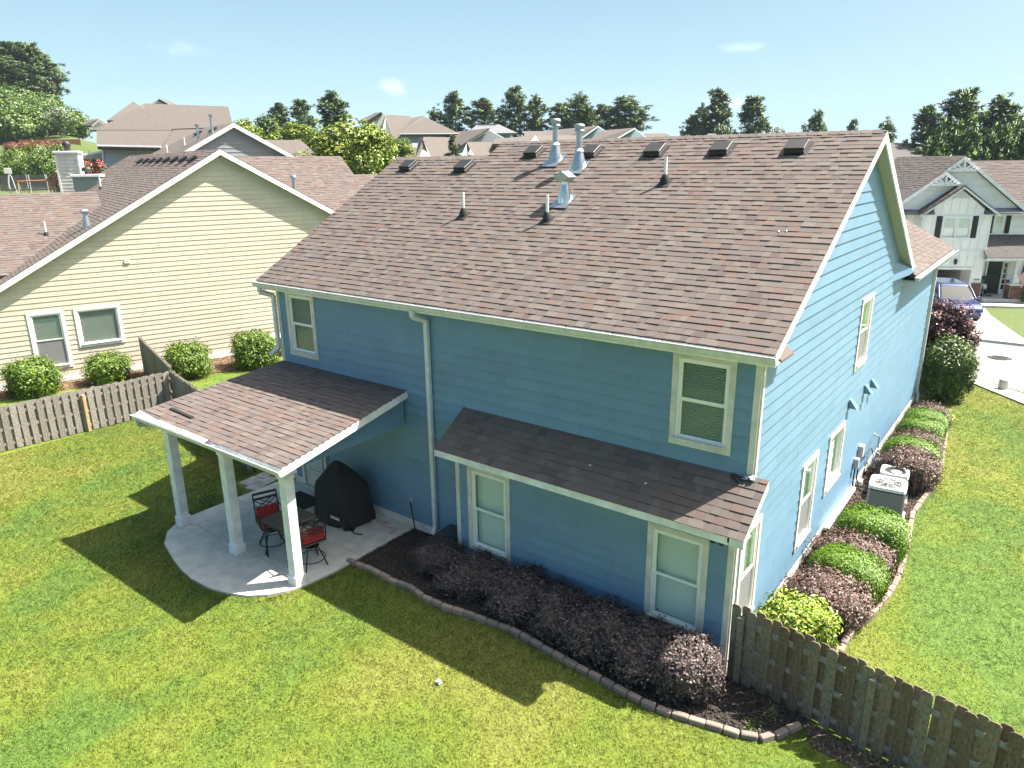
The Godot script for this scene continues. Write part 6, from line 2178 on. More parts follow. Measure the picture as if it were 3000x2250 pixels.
	var warm := TONES
	TONES = [4, 4, 0, 7, 4, 7]
	for q in [[Vector3(-6.2, 4.87, -10.75), Vector3(0, 0, 1), Vector3(4.23, 3.29, 0), 10.0], [Vector3(-1.2, 5.0, -0.7), Vector3.RIGHT, Vector3(0, 2.86, -4.9), 6.5], [Vector3(-4.3, 5.05, -3.0), Vector3(0, 0, 1), Vector3(2.1, 1.56, 0), 3.3]]:
		shingles(roof, q[0], q[1], q[2].normalized(), q[2].length(), func(_t): return Vector2(0.0, q[3]), 0.17, 0.2, 0.5)
	gable_trim(roof, Vector3(-6.2, 4.85, -0.73), tp + Vector3(0, 0, 0.02), Vector3(2.2, 4.9, -0.73), 0.22)
	gable_trim(roof, Vector3(-5.4, 5.52, -0.23), Vector3(-3.05, 7.31, -0.23), Vector3(-0.7, 5.52, -0.23), 0.2)
	truss(roof, tp + Vector3(0, -0.05, 0.03), 0.85, 0.72)
	truss(roof, Vector3(-3.05, 7.26, -0.2), 0.8, 0.66)
	g = MB.new()
	g.lathe(Vector3(0.3, 7.86, -5.6), [[0.16, 0], [0.16, 0.12], [0.1, 0.16]], 10)
	part(roof, "roof_vent", g, M.gutter)
	g = MB.new()
	g.box(Vector3(2.4, 4.92, -0.72), Vector3(5.7, 0.1, 0.12))
	part(roof, "gutter", g, M.white_trim)
	lay_shingles(0)
	TONES = warm
	# porch
	var porch := group_part(H, "porch")
	g = MB.new()
	g.plate([Vector3(-0.5, 2.6, 0.55), Vector3(4.0, 2.6, 0.55), Vector3(4.0, 3.74, -1.1), Vector3(-0.5, 3.74, -1.1)], 0.08)
	part(porch, "porch_roof", g, M.grey_roof)
	g = MB.new()
	g.box(Vector3(1.75, 2.5, 0.54), Vector3(4.5, 0.12, 0.06))
	g.box(Vector3(1.75, 2.42, 0.25), Vector3(4.4, 0.1, 0.3))
	part(porch, "beam", g, M.white_trim)
	g = MB.new()
	g.box(Vector3(0.75, 0.1, -0.35), Vector3(2.2, 0.22, 1.7))
	part(porch, "floor_slab", g, M.pale_concrete)
	bricks(porch, Vector3(-0.35, -0.02, 0.72), Vector3.RIGHT, 2.0, 0.12)
	g = MB.new()
	g.box(Vector3(0.65, 0.04, 0.6), Vector3(2.0, 0.1, 0.22))
	part(porch, "step", g, M.pale_concrete)
	bricks(porch, Vector3(-0.86, 0.0, 0.04), Vector3.RIGHT, 0.55, 1.1)
	bricks(porch, Vector3(-0.3, 0.0, 0.06), Vector3(0, 0, -1), 1.1, 1.1)
	bricks(porch, Vector3(1.55, 0.2, -1.1), Vector3.RIGHT, 2.0, 0.9)
	bricks(porch, Vector3(1.08, 0.1, 0.45), Vector3.RIGHT, 0.6, 0.9)
	bricks(porch, Vector3(1.08, 0.1, -0.1), Vector3(0, 0, 1), 0.55, 0.9)
	g = MB.new()
	g.cbox(Vector3(1.38, 1.03, 0.18), Vector3(0.66, 0.08, 0.62), 0.015)
	g.hexa([Vector3(1.2, 1.07, 0.36), Vector3(1.56, 1.07, 0.36), Vector3(1.56, 1.07, 0.0), Vector3(1.2, 1.07, 0.0), Vector3(1.24, 2.4, 0.32), Vector3(1.52, 2.4, 0.32), Vector3(1.52, 2.4, 0.04), Vector3(1.24, 2.4, 0.04)])
	part(porch, "column", g, M.white_trim)
	var door := group_part(H, "front_door")
	g = MB.new()
	g.box(Vector3(0.83, 1.22, -1.14), Vector3(0.8, 1.9, 0.05))
	part(door, "door_leaf", g, M.black_plastic)
	g = MB.new()
	for q in [0.39, 1.28, 1.58]:
		g.box(Vector3(q, 1.25, -1.12), Vector3(0.08, 2.0, 0.07))
	g.box(Vector3(0.98, 2.25, -1.12), Vector3(1.3, 0.14, 0.069))
	part(door, "door_frame", g, M.white_trim)
	g = MB.new()
	for i in 5:
		g.box(Vector3(1.43, 0.66 + i * 0.32, -1.13), Vector3(0.16, 0.26, 0.02))
	part(door, "sidelight", g, M.car_glass)
	g = MB.new()
	g.box(Vector3(1.43, 1.2, -1.15), Vector3(0.22, 1.95, 0.03))
	part(door, "sidelight_frame", g, M.white_trim)
	g = MB.new()
	for i in 90:
		var a := rng.randf() * TAU
		var p := Vector3(0.8 + cos(a) * 0.21, 1.6 + sin(a) * 0.21, -1.1) + rdir() * 0.05
		leaf(g, p, (rdir() + Vector3(0, 0, 1)).normalized(), 0.09, 0.05, pick([Color(0.03, 0.07, 0.02), Color(0.05, 0.1, 0.03)]))
	part(door, "wreath", g, M.leaf)
	# lantern and number
	var ln := group_part(H, "wall_lantern", Vector3(-1.95, 2.28, 0.1))
	g = MB.new()
	g.lathe(Vector3.ZERO, [[0.03, -0.16], [0.08, -0.1], [0.09, 0.08], [0.11, 0.09], [0.02, 0.2]], 8)
	g.bar(Vector3(0, 0.12, 0), Vector3(0, 0.16, -0.09), 0.03, 0.03)
	part(ln, "lantern_body", g, M.black_metal)
	var tm := TextMesh.new()
	tm.text = "3620"
	var fnt := SystemFont.new()
	fnt.font_names = PackedStringArray(["Droid Sans"])
	tm.font = fnt
	tm.font_size = 24
	tm.pixel_size = 0.006
	tm.depth = 0.015
	part(H, "house_number", tm, M.black_metal, Transform3D(Basis.IDENTITY, Vector3(-0.6, 1.26, 0.02)))
	# rocking chair on the porch
	var rc := thing("rocking_chair", "dark rocking chair with white cushion on the porch opposite", "chair", H.transform * Vector3(0.2, 0.215, -0.55), 0.6)
	g = MB.new()
	g.box(Vector3(0, 0.36, 0), Vector3(0.5, 0.04, 0.48))
	part(rc, "seat", g, M.black_plastic)
	g = MB.new()
	for i in 5:
		g.box(Vector3(-0.2 + i * 0.1, 0.72, -0.26), Vector3(0.06, 0.7, 0.025), Basis(Vector3.RIGHT, -0.2))
	g.box(Vector3(0, 1.06, -0.33), Vector3(0.52, 0.1, 0.04))
	part(rc, "backrest", g, M.black_plastic)
	for sx in [-0.25, 0.25]:
		g = MB.new()
		g.tube([Vector3(sx, 0.08, -0.45), Vector3(sx, 0.02, -0.15), Vector3(sx, 0.02, 0.15), Vector3(sx, 0.07, 0.42)], 0.02, 6)
		part(rc, "rocker", g, M.black_plastic)
		for z in [-0.2, 0.22]:
			g = MB.new()
			g.box(Vector3(sx, 0.3, z), Vector3(0.04, 0.58, 0.04))
			part(rc, "leg", g, M.black_plastic)
		g = MB.new()
		g.box(Vector3(sx, 0.6, 0), Vector3(0.06, 0.025, 0.5))
		part(rc, "arm", g, M.black_plastic)
	g = MB.new()
	g.cbox(Vector3(0, 0.52, -0.14), Vector3(0.36, 0.32, 0.12), 0.04, Basis(Vector3.RIGHT, -0.25))
	part(rc, "cushion", g, M.blind)
	# flag on a short pole
	var fp: Vector3 = H.transform * Vector3(1.36, 1.72, 0.36)
	var F := thing("flag", "red and white striped flag on a short pole at the porch column", "flag", fp, 0.5236)
	g = MB.new()
	g.tube([Vector3.ZERO, Vector3(0.14, 0.6, 0.26)], 0.014, 8)
	part(F, "pole", g, M.gutter)
	var W0 := 1.15
	for i in 13:
		g = MB.new()
		for k in 12:
			var pa := flag_at(i / 13.0, k / 12.0, W0)
			var pb := flag_at((i + 1) / 13.0, k / 12.0, W0)
			var pc := flag_at((i + 1) / 13.0, (k + 1) / 12.0, W0)
			var pd := flag_at(i / 13.0, (k + 1) / 12.0, W0)
			if i < 7 and k < 5:
				continue
			g.plate([pa, pd, pc, pb], 0.002)
		part(F, "stripe", g, M.flag_red if i % 2 == 0 else M.vinyl)
	g = MB.new()
	for i in 7:
		for k in 5:
			g.plate([flag_at(i / 13.0, k / 12.0, W0), flag_at(i / 13.0, (k + 1) / 12.0, W0), flag_at((i + 1) / 13.0, (k + 1) / 12.0, W0), flag_at((i + 1) / 13.0, k / 12.0, W0)], 0.003)
	part(F, "canton", g, M.flag_blue)
	# round path before the porch
	var path := MB.new()
	var outline := []
	for i in 14:
		var a := PI * i / 13.0
		outline.append(Vector2(13.1, -39.0) + Vector2(cos(a + 0.3) * 1.9, sin(a - 0.5) * 1.3))
	var area := 0.0
	for i in outline.size():
		area += outline[i].cross(outline[(i + 1) % outline.size()])
	if area > 0.0:
		outline.reverse()
	path.slab(outline, -0.05, 0.06)
	structure("path", path, M.pale_concrete)
	var shr := bush_meshes(Vector3(0.4, 0.4, 0.4), 2.0, 0.3, 900, 0.07, 0.045, [Color(0.1, 0.16, 0.03), Color(0.07, 0.12, 0.02)], 4.0)
	bush("shrub", shr, "small green shrub beside the brick pier at the picture's edge", "", H.transform * Vector3(2.1, 0.0, 0.6))

func flag_at(u: float, v: float, w0: float) -> Vector3:  # u across the hoist, v along the fly; hangs down from the pole
	var top := Vector3(0.14, 0.6, 0.26).lerp(Vector3(0.03, 0.1, 0.05), u)
	return top + Vector3(0.26 * v + 0.05 * sin(v * 9.0 + u * 3.0), -w0 * v * 0.95 - 0.1 * v * u, 0.06 * sin(u * 8.0 + v * 4.0) * v)

func car() -> void:
	var K := thing("parked_car", "dark blue sport utility car on the drive before the open garage", "car", Vector3(10.85, 0.07, -33.9), 0.41)
	# z forward, stations along the length
	var hw := 0.97
	var sec := func(z: float, yb: float, yt: float, w: float, shoulder: float) -> PackedVector3Array:
		var r := PackedVector3Array()
		for q in [[-0.86, yb], [0.86, yb], [1.0, yb + 0.22], [1.0, shoulder], [0.93, shoulder + (yt - shoulder) * 0.6], [0.8, yt], [0.0, yt + 0.02], [-0.8, yt], [-0.93, shoulder + (yt - shoulder) * 0.6], [-1.0, shoulder], [-1.0, yb + 0.22]]:
			r.append(Vector3(q[0] * w, q[1], z))
		return r
	var g := MB.new()
	var st := [[-2.45, 0.45, 0.95, 0.82, 0.8], [-2.38, 0.32, 1.08, 0.9, 0.85], [-1.6, 0.25, 1.1, hw, 0.9], [0.0, 0.23, 1.06, hw, 0.88], [0.9, 0.23, 1.04, hw, 0.86], [1.5, 0.24, 1.0, 0.96, 0.84], [2.1, 0.28, 0.92, 0.92, 0.78], [2.36, 0.34, 0.82, 0.84, 0.7], [2.45, 0.42, 0.7, 0.72, 0.6]]
	var rings := []
	for q in st:
		rings.append(sec.call(q[0], q[1], q[2], q[3], q[4]))
	g.loft(rings, true, true, true)
	part(K, "body", g, M.car_paint)
	# cabin glass and roof
	var cab := func(y: float, zf: float, zr: float, w: float) -> PackedVector3Array:
		var r := PackedVector3Array()
		for q in [[-w, zf - 0.12], [-w * 0.8, zf], [w * 0.8, zf], [w, zf - 0.12], [w, zr + 0.1], [w * 0.85, zr], [-w * 0.85, zr], [-w, zr + 0.1]]:
			r.append(Vector3(q[0], y, q[1]))
		return r
	g = MB.new()
	g.loft([cab.call(1.0, 1.15, -2.3, 0.9), cab.call(1.3, 0.75, -2.2, 0.83), cab.call(1.57, 0.3, -2.0, 0.72)], true, true, true)
	part(K, "glasshouse", g, M.car_glass)
	g = MB.new()
	g.loft([cab.call(1.56, 0.34, -2.05, 0.735), cab.call(1.62, 0.26, -2.02, 0.72), cab.call(1.67, 0.05, -1.8, 0.6)], true, true, true)
	part(K, "roof", g, M.car_paint)
	for sx in [-1.0, 1.0]:
		g = MB.new()
		g.tube([Vector3(0.86 * sx, 1.02, 1.08), Vector3(0.8 * sx, 1.3, 0.72), Vector3(0.72 * sx, 1.58, 0.3)], 0.035, 6)
		part(K, "pillar", g, M.car_paint)
		g = MB.new()
		g.tube([Vector3(0.89 * sx, 1.03, -0.3), Vector3(0.73 * sx, 1.58, -0.45)], 0.04, 6)
		part(K, "pillar", g, M.car_paint)
		g = MB.new()
		g.cbox(Vector3(1.06 * sx, 1.06, 0.8), Vector3(0.2, 0.13, 0.1), 0.03)
		part(K, "mirror", g, M.car_paint)
		g = MB.new()
		g.hexa([Vector3(0.62 * sx - 0.18, 0.66, 2.4), Vector3(0.62 * sx + 0.18, 0.66, 2.36), Vector3(0.62 * sx + 0.18, 0.66, 2.1), Vector3(0.62 * sx - 0.18, 0.66, 2.1), Vector3(0.62 * sx - 0.16, 0.78, 2.36), Vector3(0.62 * sx + 0.16, 0.8, 2.3), Vector3(0.62 * sx + 0.16, 0.8, 2.1), Vector3(0.62 * sx - 0.16, 0.78, 2.1)])
		part(K, "headlight", g, M.lamp_clear)
		g = MB.new()
		g.cbox(Vector3(0.62 * sx, 0.42, 2.38), Vector3(0.3, 0.1, 0.12), 0.02)
		part(K, "fog_lamp", g, M.black_plastic)
		for z in [1.45, -1.45]:
			var wn := group_part(K, "wheel", Vector3(0.88 * sx, 0.36, z))
			g = MB.new()
			g.lathe(Vector3.ZERO, [[0.3, -0.12], [0.36, -0.09], [0.36, 0.09], [0.3, 0.12]], 22, Basis(Vector3(0, 0, 1), PI / 2))
			part(wn, "tyre", g, M.tyre)
			g = MB.new()
			g.lathe(Vector3(0.02 * sx, 0, 0), [[0.05, -0.115], [0.25, -0.105], [0.25, 0.105], [0.05, 0.115]], 18, Basis(Vector3(0, 0, 1), PI / 2))
			part(wn, "rim", g, M.gutter)
	g = MB.new()
	g.plate([Vector3(-0.34, 0.5, 2.47), Vector3(0.34, 0.5, 2.47), Vector3(0.42, 0.68, 2.44), Vector3(0.3, 0.74, 2.42), Vector3(-0.3, 0.74, 2.42), Vector3(-0.42, 0.68, 2.44)], 0.05)
	part(K, "grille", g, M.black_plastic)
	g = MB.new()
	for q in [[Vector3(-0.34, 0.5, 2.48), Vector3(0.34, 0.5, 2.48)], [Vector3(0.34, 0.5, 2.48), Vector3(0.42, 0.68, 2.45)], [Vector3(-0.34, 0.5, 2.48), Vector3(-0.42, 0.68, 2.45)], [Vector3(-0.42, 0.68, 2.45), Vector3(-0.1, 0.62, 2.475)], [Vector3(0.42, 0.68, 2.45), Vector3(0.1, 0.62, 2.475)]]:
		g.bar(q[0], q[1], 0.02, 0.03)
	part(K, "grille_trim", g, M.chrome)
	g = MB.new()
	for k in 16:
		var a := TAU * k / 16.0
		var b := TAU * (k + 1) / 16.0
		g.bar(Vector3(cos(a) * 0.075, 0.62 + sin(a) * 0.075, 2.49), Vector3(cos(b) * 0.075, 0.62 + sin(b) * 0.075, 2.49), 0.014, 0.014)
	g.bar(Vector3(-0.025, 0.57, 2.49), Vector3(0.0, 0.68, 2.49), 0.012, 0.012)
	g.bar(Vector3(0.025, 0.57, 2.49), Vector3(0.0, 0.68, 2.49), 0.012, 0.012)
	part(K, "emblem", g, M.chrome)
	g = MB.new()
	g.box(Vector3(0, 0.33, 2.36), Vector3(1.3, 0.12, 0.16))
	part(K, "lower_grille", g, M.black_plastic)

# ---------------------------------------------------------------- garden and patio
const REAR_EDGE := [Vector2(4.37, 1.91), Vector2(4.88, 1.87), Vector2(5.56, 1.91), Vector2(6.06, 1.88), Vector2(6.51, 1.96), Vector2(7.07, 1.96), Vector2(7.55, 1.88), Vector2(8.39, 1.77), Vector2(9.11, 1.83), Vector2(9.91, 1.91), Vector2(10.54, 1.96), Vector2(11.33, 2.02), Vector2(11.6, 1.99), Vector2(11.93, 1.93), Vector2(12.2, 1.87), Vector2(12.58, 1.79), Vector2(12.8, 1.71), Vector2(13.0, 1.62), Vector2(13.15, 1.41), Vector2(13.29, 1.14), Vector2(13.39, 0.96)]
const SIDE_EDGE := [Vector2(13.38, -0.9), Vector2(13.38, -1.4), Vector2(13.42, -1.85), Vector2(13.56, -2.43), Vector2(13.65, -3.08), Vector2(13.72, -3.75), Vector2(13.72, -4.33), Vector2(13.65, -5.55), Vector2(13.53, -6.7), Vector2(13.47, -7.34), Vector2(13.51, -8.09), Vector2(13.59, -8.91), Vector2(13.62, -9.76), Vector2(13.58, -11.0), Vector2(13.45, -12.5), Vector2(13.3, -14.2), Vector2(13.1, -15.6)]

func edging(label: String, pts: Array) -> void:
	var E := thing("garden_edging", label, "edging", Vector3.ZERO, 0.0, "block edging round the beds")
	var meshes := []
	for k in 3:
		var g := MB.new()
		g.cbox(Vector3(0, 0.045, 0), Vector3(0.22 + 0.012 * k, 0.12, 0.1), 0.014)
		meshes.append(g.mesh())
	var carry := 0.0
	for i in pts.size() - 1:
		var a: Vector2 = pts[i]
		var b: Vector2 = pts[i + 1]
		var d := (b - a).normalized()
		var x := carry
		var ln := a.distance_to(b)
		while x < ln:
			var p := a + d * x
			var bs := Basis(Vector3.UP, -d.angle() + rng.randf_range(-0.05, 0.05)) * Basis(Vector3.RIGHT, rng.randf_range(-0.05, 0.05))
			part(E, "edging_block", meshes[rng.randi() % 3], M["edging%d" % (rng.randi() % 4)], Transform3D(bs, Vector3(p.x, rng.randf_range(-0.012, 0.008), p.y)))
			x += 0.25
		carry = x - ln

func ccw(p: Array) -> Array:  # counter-clockwise seen from above for (x, z)
	var area := 0.0
	for i in p.size():
		area += p[i].cross(p[(i + 1) % p.size()])
	if area > 0.0:
		p.reverse()
	return p

func garden() -> void:
	# patio of cast panels with joints
	var out := PackedVector2Array([Vector2(-0.34, 0.05), Vector2(-0.36, 0.9), Vector2(-0.39, 1.9), Vector2(-0.39, 2.75), Vector2(-0.3, 3.2), Vector2(-0.1, 3.52), Vector2(0.38, 3.85), Vector2(1.16, 4.08), Vector2(1.7, 4.2), Vector2(2.18, 4.26), Vector2(2.8, 4.24), Vector2(3.26, 4.13), Vector2(3.68, 3.95), Vector2(3.97, 3.7), Vector2(4.16, 3.4), Vector2(4.28, 3.05), Vector2(4.36, 2.4), Vector2(4.36, 0.05)])
	var P := Node3D.new()
	P.name = "patio"
	add_child(P)
	P.set_meta("kind", "structure")
	var xs := [-2.0, 2.02, 6.0]
	var zs := [-1.0, 1.62, 2.96, 6.0]
	for i in 2:
		for k in 3:
			var cell := PackedVector2Array([Vector2(xs[i] + 0.005, zs[k] + 0.005), Vector2(xs[i + 1] - 0.005, zs[k] + 0.005), Vector2(xs[i + 1] - 0.005, zs[k + 1] - 0.005), Vector2(xs[i] + 0.005, zs[k + 1] - 0.005)])
			for q in Geometry2D.intersect_polygons(out, cell):
				var g := MB.new()
				g.slab(ccw(Array(q)), -0.05, 0.05)
				part(P, "slab_panel", g, M.concrete)
	keep_off.append(out)
	var pv := Node3D.new()
	pv.name = "stepping_pavers"
	add_child(pv)
	pv.set_meta("kind", "structure")
	for q in [[-1.0, 0.72, 0.4, 0.5], [-0.66, 0.42, 0.34, 0.4], [-0.6, 0.84, 0.4, 0.4], [-1.05, 0.3, 0.34, 0.3], [-0.55, 0.1, 0.36, 0.2]]:
		var g := MB.new()
		g.cbox(Vector3(q[0], 0.012, q[1]), Vector3(q[2], 0.05, q[3]), 0.008, Basis(Vector3.UP, rng.randf_range(-0.1, 0.1) + 0.2))
		part(pv, "paver", g, M.paver)
	keep_off.append(PackedVector2Array([Vector2(-1.25, -0.05), Vector2(-0.3, -0.05), Vector2(-0.3, 1.1), Vector2(-1.25, 1.05)]))
	# beds
	var rear := PackedVector2Array([Vector2(4.37, 0.0), Vector2(6.2, 0.0), Vector2(6.22, 0.54), Vector2(W, 0.54), Vector2(12.1, 0.62), Vector2(13.4, 0.85)])
	var re := REAR_EDGE.duplicate()
	re.reverse()
	for p in re:
		rear.append(p)
	var g2 := MB.new()
	g2.slab(ccw(Array(rear)), -0.05, 0.018)
	structure("rear_bed", g2, M.mulch)
	chips("bark_mulch", rear, 9000, [Color(0.03, 0.024, 0.02), Color(0.045, 0.034, 0.028), Color(0.02, 0.016, 0.015), Color(0.065, 0.05, 0.042)], 0.022, "dark bark mulch of the bed along the rear wall", 0.055)
	keep_off.append(rear)
	var side := PackedVector2Array([Vector2(W, -0.0), Vector2(W, -16.6)])
	var se := SIDE_EDGE.duplicate()
	se.reverse()
	for p in se:
		side.append(p)
	side.append(Vector2(13.35, 0.8))
	side.append(Vector2(12.1, 0.6))
	g2 = MB.new()
	g2.slab(ccw(Array(side)), -0.05, 0.02)
	structure("side_bed", g2, M.mulch_brown)
	chips("bark_mulch", side, 9000, [Color(0.09, 0.065, 0.05), Color(0.06, 0.042, 0.034), Color(0.13, 0.1, 0.08), Color(0.045, 0.032, 0.026)], 0.025, "brown bark mulch of the bed along the side wall", 0.06)
	keep_off.append(side)
	edging("brown block edging curving round the rear bed to the fence", REAR_EDGE)
	edging("brown block edging curving along the side bed and its hedges", SIDE_EDGE)
	# bare soil under the fence corner
	var soil := PackedVector2Array([Vector2(13.3, 0.9), Vector2(14.6, 1.05), Vector2(15.2, 1.2), Vector2(14.4, 1.45), Vector2(13.6, 1.35)])
	g2 = MB.new()
	g2.slab(ccw(Array(soil)), -0.05, 0.012)
	structure("bare_soil", g2, M.mulch_brown)
	chips("bark_mulch", soil, 900, [Color(0.09, 0.065, 0.05), Color(0.06, 0.042, 0.034), Color(0.14, 0.11, 0.07)], 0.015, "thin brown litter on bare soil at the fence foot", 0.05)
	keep_off.append(soil)
	# mulch strip of the neighbour
	var n := Vector2(0.9537, 0.3007)
	var u := Vector2(0.3007, -0.9537)
	var o := Vector2(-14.95, -1.9)
	var strip := PackedVector2Array([o + u * -4.5, o + u * -4.5 + n * 1.5, o + u * -1.0 + n * 1.4, o + u * 2.0 + n * 2.3, o + u * 4.5 + n * 2.6, o + u * 7.0 + n * 1.6, o + u * 9.0 + n * 1.5, o + u * 9.0])
	g2 = MB.new()
	g2.slab(ccw(Array(strip)), -0.05, 0.015)
	structure("neighbour_bed", g2, M.straw_mulch)
	chips("bark_mulch", strip, 4500, [Color(0.2, 0.13, 0.08), Color(0.14, 0.09, 0.055), Color(0.27, 0.19, 0.12), Color(0.1, 0.06, 0.04)], 0.02, "tan leaf mulch under the cream house's bushes", 0.07)
	keep_off.append(strip)

func fences() -> void:
	fence("board_fence", "weathered brown shadowbox fence running from the house corner to the lower right", [Vector3(12.06, 0, 0.6), Vector3(16.9, 0, 1.38)], 1.36, [M.board0, M.board1, M.board2], M.picket0, [Vector3(12.2, 0.16, 0.66), Vector3(14.16, 0.16, 0.97), Vector3(16.3, 0.16, 1.36)], M.board2, [0.2, 0.66, 1.12], 0.15, 0.1)
	fence("board_fence", "grey weathered shadowbox fence along the left lawn edge", [Vector3(-8.42, 0, -1.28), Vector3(-9.1, 0, 5.2)], 1.36, [M.picket0, M.picket1, M.picket2], M.picket0, [Vector3(-8.63, 0.1, 1.48)], M.new_post, [0.2, 0.66, 1.12], 0.165, 0.07)
	fence("board_fence", "grey fence from the lawn corner up to the cream house wall", [Vector3(-14.0, 0, -3.05), Vector3(-8.42, 0, -1.34)], 1.5, [M.picket0, M.board2, M.picket1], M.picket1, [Vector3(-8.46, 0.29, -1.3), Vector3(-11.2, 0.29, -2.2)], M.board1, [0.22, 0.7, 1.22], 0.15, 0.06)
	fence("board_fence", "tan fence from the lawn corner behind the patio cover", [Vector3(-8.36, 0, -1.27), Vector3(-1.4, 0, 0.35)], 1.42, [M.picket0, M.board2, M.board0], M.picket1, [Vector3(-5.0, 0.23, -0.5), Vector3(-1.5, 0.23, 0.3)], M.board1, [0.22, 0.7, 1.18], 0.15, 0.06)

func shrubs() -> void:
	var pu := [Color(0.13, 0.075, 0.068), Color(0.1, 0.058, 0.053), Color(0.165, 0.09, 0.08), Color(0.085, 0.072, 0.045), Color(0.2, 0.13, 0.115)]
	var dk := [Color(0.1, 0.068, 0.07), Color(0.075, 0.055, 0.058), Color(0.13, 0.09, 0.09), Color(0.065, 0.06, 0.045)]
	var bx := [Color(0.085, 0.185, 0.004), Color(0.11, 0.22, 0.005), Color(0.065, 0.145, 0.004), Color(0.14, 0.25, 0.007)]
	var pm := [bush_meshes(Vector3(0.68, 0.43, 0.58), 2.6, 0.24, 9500, 0.05, 0.03, pu, 1.0, 0.2, 0.7, 40), bush_meshes(Vector3(0.7, 0.42, 0.5), 2.6, 0.26, 9500, 0.05, 0.03, pu, 21.0, 0.2, 0.7, 40)]
	var gm := [bush_meshes(Vector3(0.62, 0.42, 0.46), 3.6, 0.11, 17000, 0.034, 0.022, bx, 2.0, 0.07, 0.45), bush_meshes(Vector3(0.6, 0.42, 0.45), 3.6, 0.12, 17000, 0.034, 0.022, bx, 31.0, 0.07, 0.45)]
	var dm := [bush_meshes(Vector3(0.62, 0.42, 0.55), 2.2, 0.34, 8500, 0.05, 0.03, dk, 5.0, 0.26, 0.75, 60), bush_meshes(Vector3(0.66, 0.4, 0.52), 2.2, 0.36, 8500, 0.05, 0.03, dk, 15.0, 0.26, 0.75, 60)]
	var lm := bush_meshes(Vector3(0.62, 0.4, 0.55), 2.2, 0.3, 4200, 0.09, 0.034, [Color(0.18, 0.28, 0.025), Color(0.24, 0.33, 0.03), Color(0.14, 0.24, 0.02), Color(0.32, 0.36, 0.05)], 8.0, 0.12)
	var S := [
		["p", 0, 12.9, -1.95, 1.0, 0.95, 1.0, "round purple-leaved shrub next to the light green shrub by the fence"],
		["g", 0, 13.02, -2.95, 1.05, 1.1, 1.02, "clipped green box shrub nearest the fence on the side bed"],
		["p", 1, 12.9, -3.95, 1.05, 0.88, 0.95, "purple shrub between the two nearest clipped green shrubs"],
		["g", 1, 13.05, -4.85, 1.12, 1.2, 1.15, "clipped green shrub just before the larger cooling unit"],
		["p", 0, 13.05, -9.0, 0.98, 1.15, 1.05, "large purple shrub right behind the smaller cooling unit"],
		["g", 0, 12.95, -10.05, 1.05, 1.12, 1.0, "clipped green shrub behind the large purple shrub"],
		["p", 1, 12.9, -11.05, 0.9, 0.95, 0.85, "purple shrub between green ones in the far half of the side bed"],
		["g", 1, 12.88, -12.0, 0.95, 1.1, 1.0, "fourth clipped green shrub from the fence, front of a pair"],
		["g", 0, 12.85, -12.9, 0.9, 1.1, 1.0, "rear clipped green shrub of the pair near the far corner"],
		["p", 1, 12.8, -13.9, 0.8, 0.95, 0.95, "farthest purple shrub on the side bed near the downspout"]]
	for i in S.size():
		var q: Array = S[i]
		var ms: Array = pm[q[1]] if q[0] == "p" else gm[q[1]]
		bush("purple_shrub" if q[0] == "p" else "box_shrub", ms, q[7], "hedge shrubs along the side wall", Vector3(q[2], 0.0, q[3]), rng.randf_range(-0.25, 0.25), Vector3(q[4], q[5], q[6]), M.purple_leaf if q[0] == "p" else M.leaf, M.core_purple if q[0] == "p" else M.core_leaf)
	bush("light_shrub", lm, "light yellow-green shrub right behind the fence corner", "light green shrubs", Vector3(12.68, 0, -0.95), 0.3, Vector3(1.0, 1.0, 1.0))
	bush("light_shrub", lm, "low yellowish shrub squeezed between wall, fence and light green shrub", "light green shrubs", Vector3(12.45, 0, -0.2), 1.3, Vector3(0.62, 0.62, 0.6))
	bush("ground_cover", lm, "low pale green ground cover at the far end of the side bed", "", Vector3(12.75, 0, -15.0), 0.9, Vector3(0.9, 0.35, 1.2))
	var R := [[6.05, 1.0, 0.85, "first dark shrub beside the dark box on the rear wall"], [7.1, 1.12, 0.95, "second dark purple shrub under the first bay window"], [8.15, 1.12, 1.0, "third dark purple shrub along the rear bay wall"], [9.1, 1.15, 1.0, "fourth dark purple shrub in the middle of the bay wall"], [10.0, 1.2, 1.05, "fifth dark purple shrub left of the second bay window"], [10.85, 1.2, 1.05, "sixth dark purple shrub under the second bay window"]]
	for i in R.size():
		bush("dark_shrub", dm[i % 2], R[i][3], "dark shrubs along the rear wall", Vector3(R[i][0], 0, R[i][1]), i * 0.9, Vector3(R[i][2], R[i][2] * 0.86, R[i][2]), M.purple_leaf, M.core_purple)
	bush("dark_shrub", bush_meshes(Vector3(0.56, 0.44, 0.5), 2.4, 0.24, 8500, 0.05, 0.03, dk, 25.0, 0.14, 0.75, 40), "sunlit purple shrub at the right end of the rear bed", "dark shrubs along the rear wall", Vector3(11.6, 0, 1.32), 0.4, Vector3.ONE, M.purple_leaf, M.core_purple)
	# large pair at the far corner
	var big := bush_meshes(Vector3(0.78, 1.08, 0.8), 2.4, 0.26, 9500, 0.1, 0.06, [Color(0.05, 0.09, 0.015), Color(0.075, 0.13, 0.02), Color(0.035, 0.065, 0.012), Color(0.1, 0.16, 0.03)], 12.0, 0.15)
	bush("corner_shrub", big, "tall glossy green shrub at the far corner of the blue house", "", Vector3(12.75, 0.0, -17.6))
	var pt := broad_tree(3.7, 1.9, 15000, 0.1, [Color(0.09, 0.025, 0.035), Color(0.06, 0.02, 0.028), Color(0.15, 0.05, 0.07), Color(0.045, 0.02, 0.025)], 0.08, 70, [], 0.9)
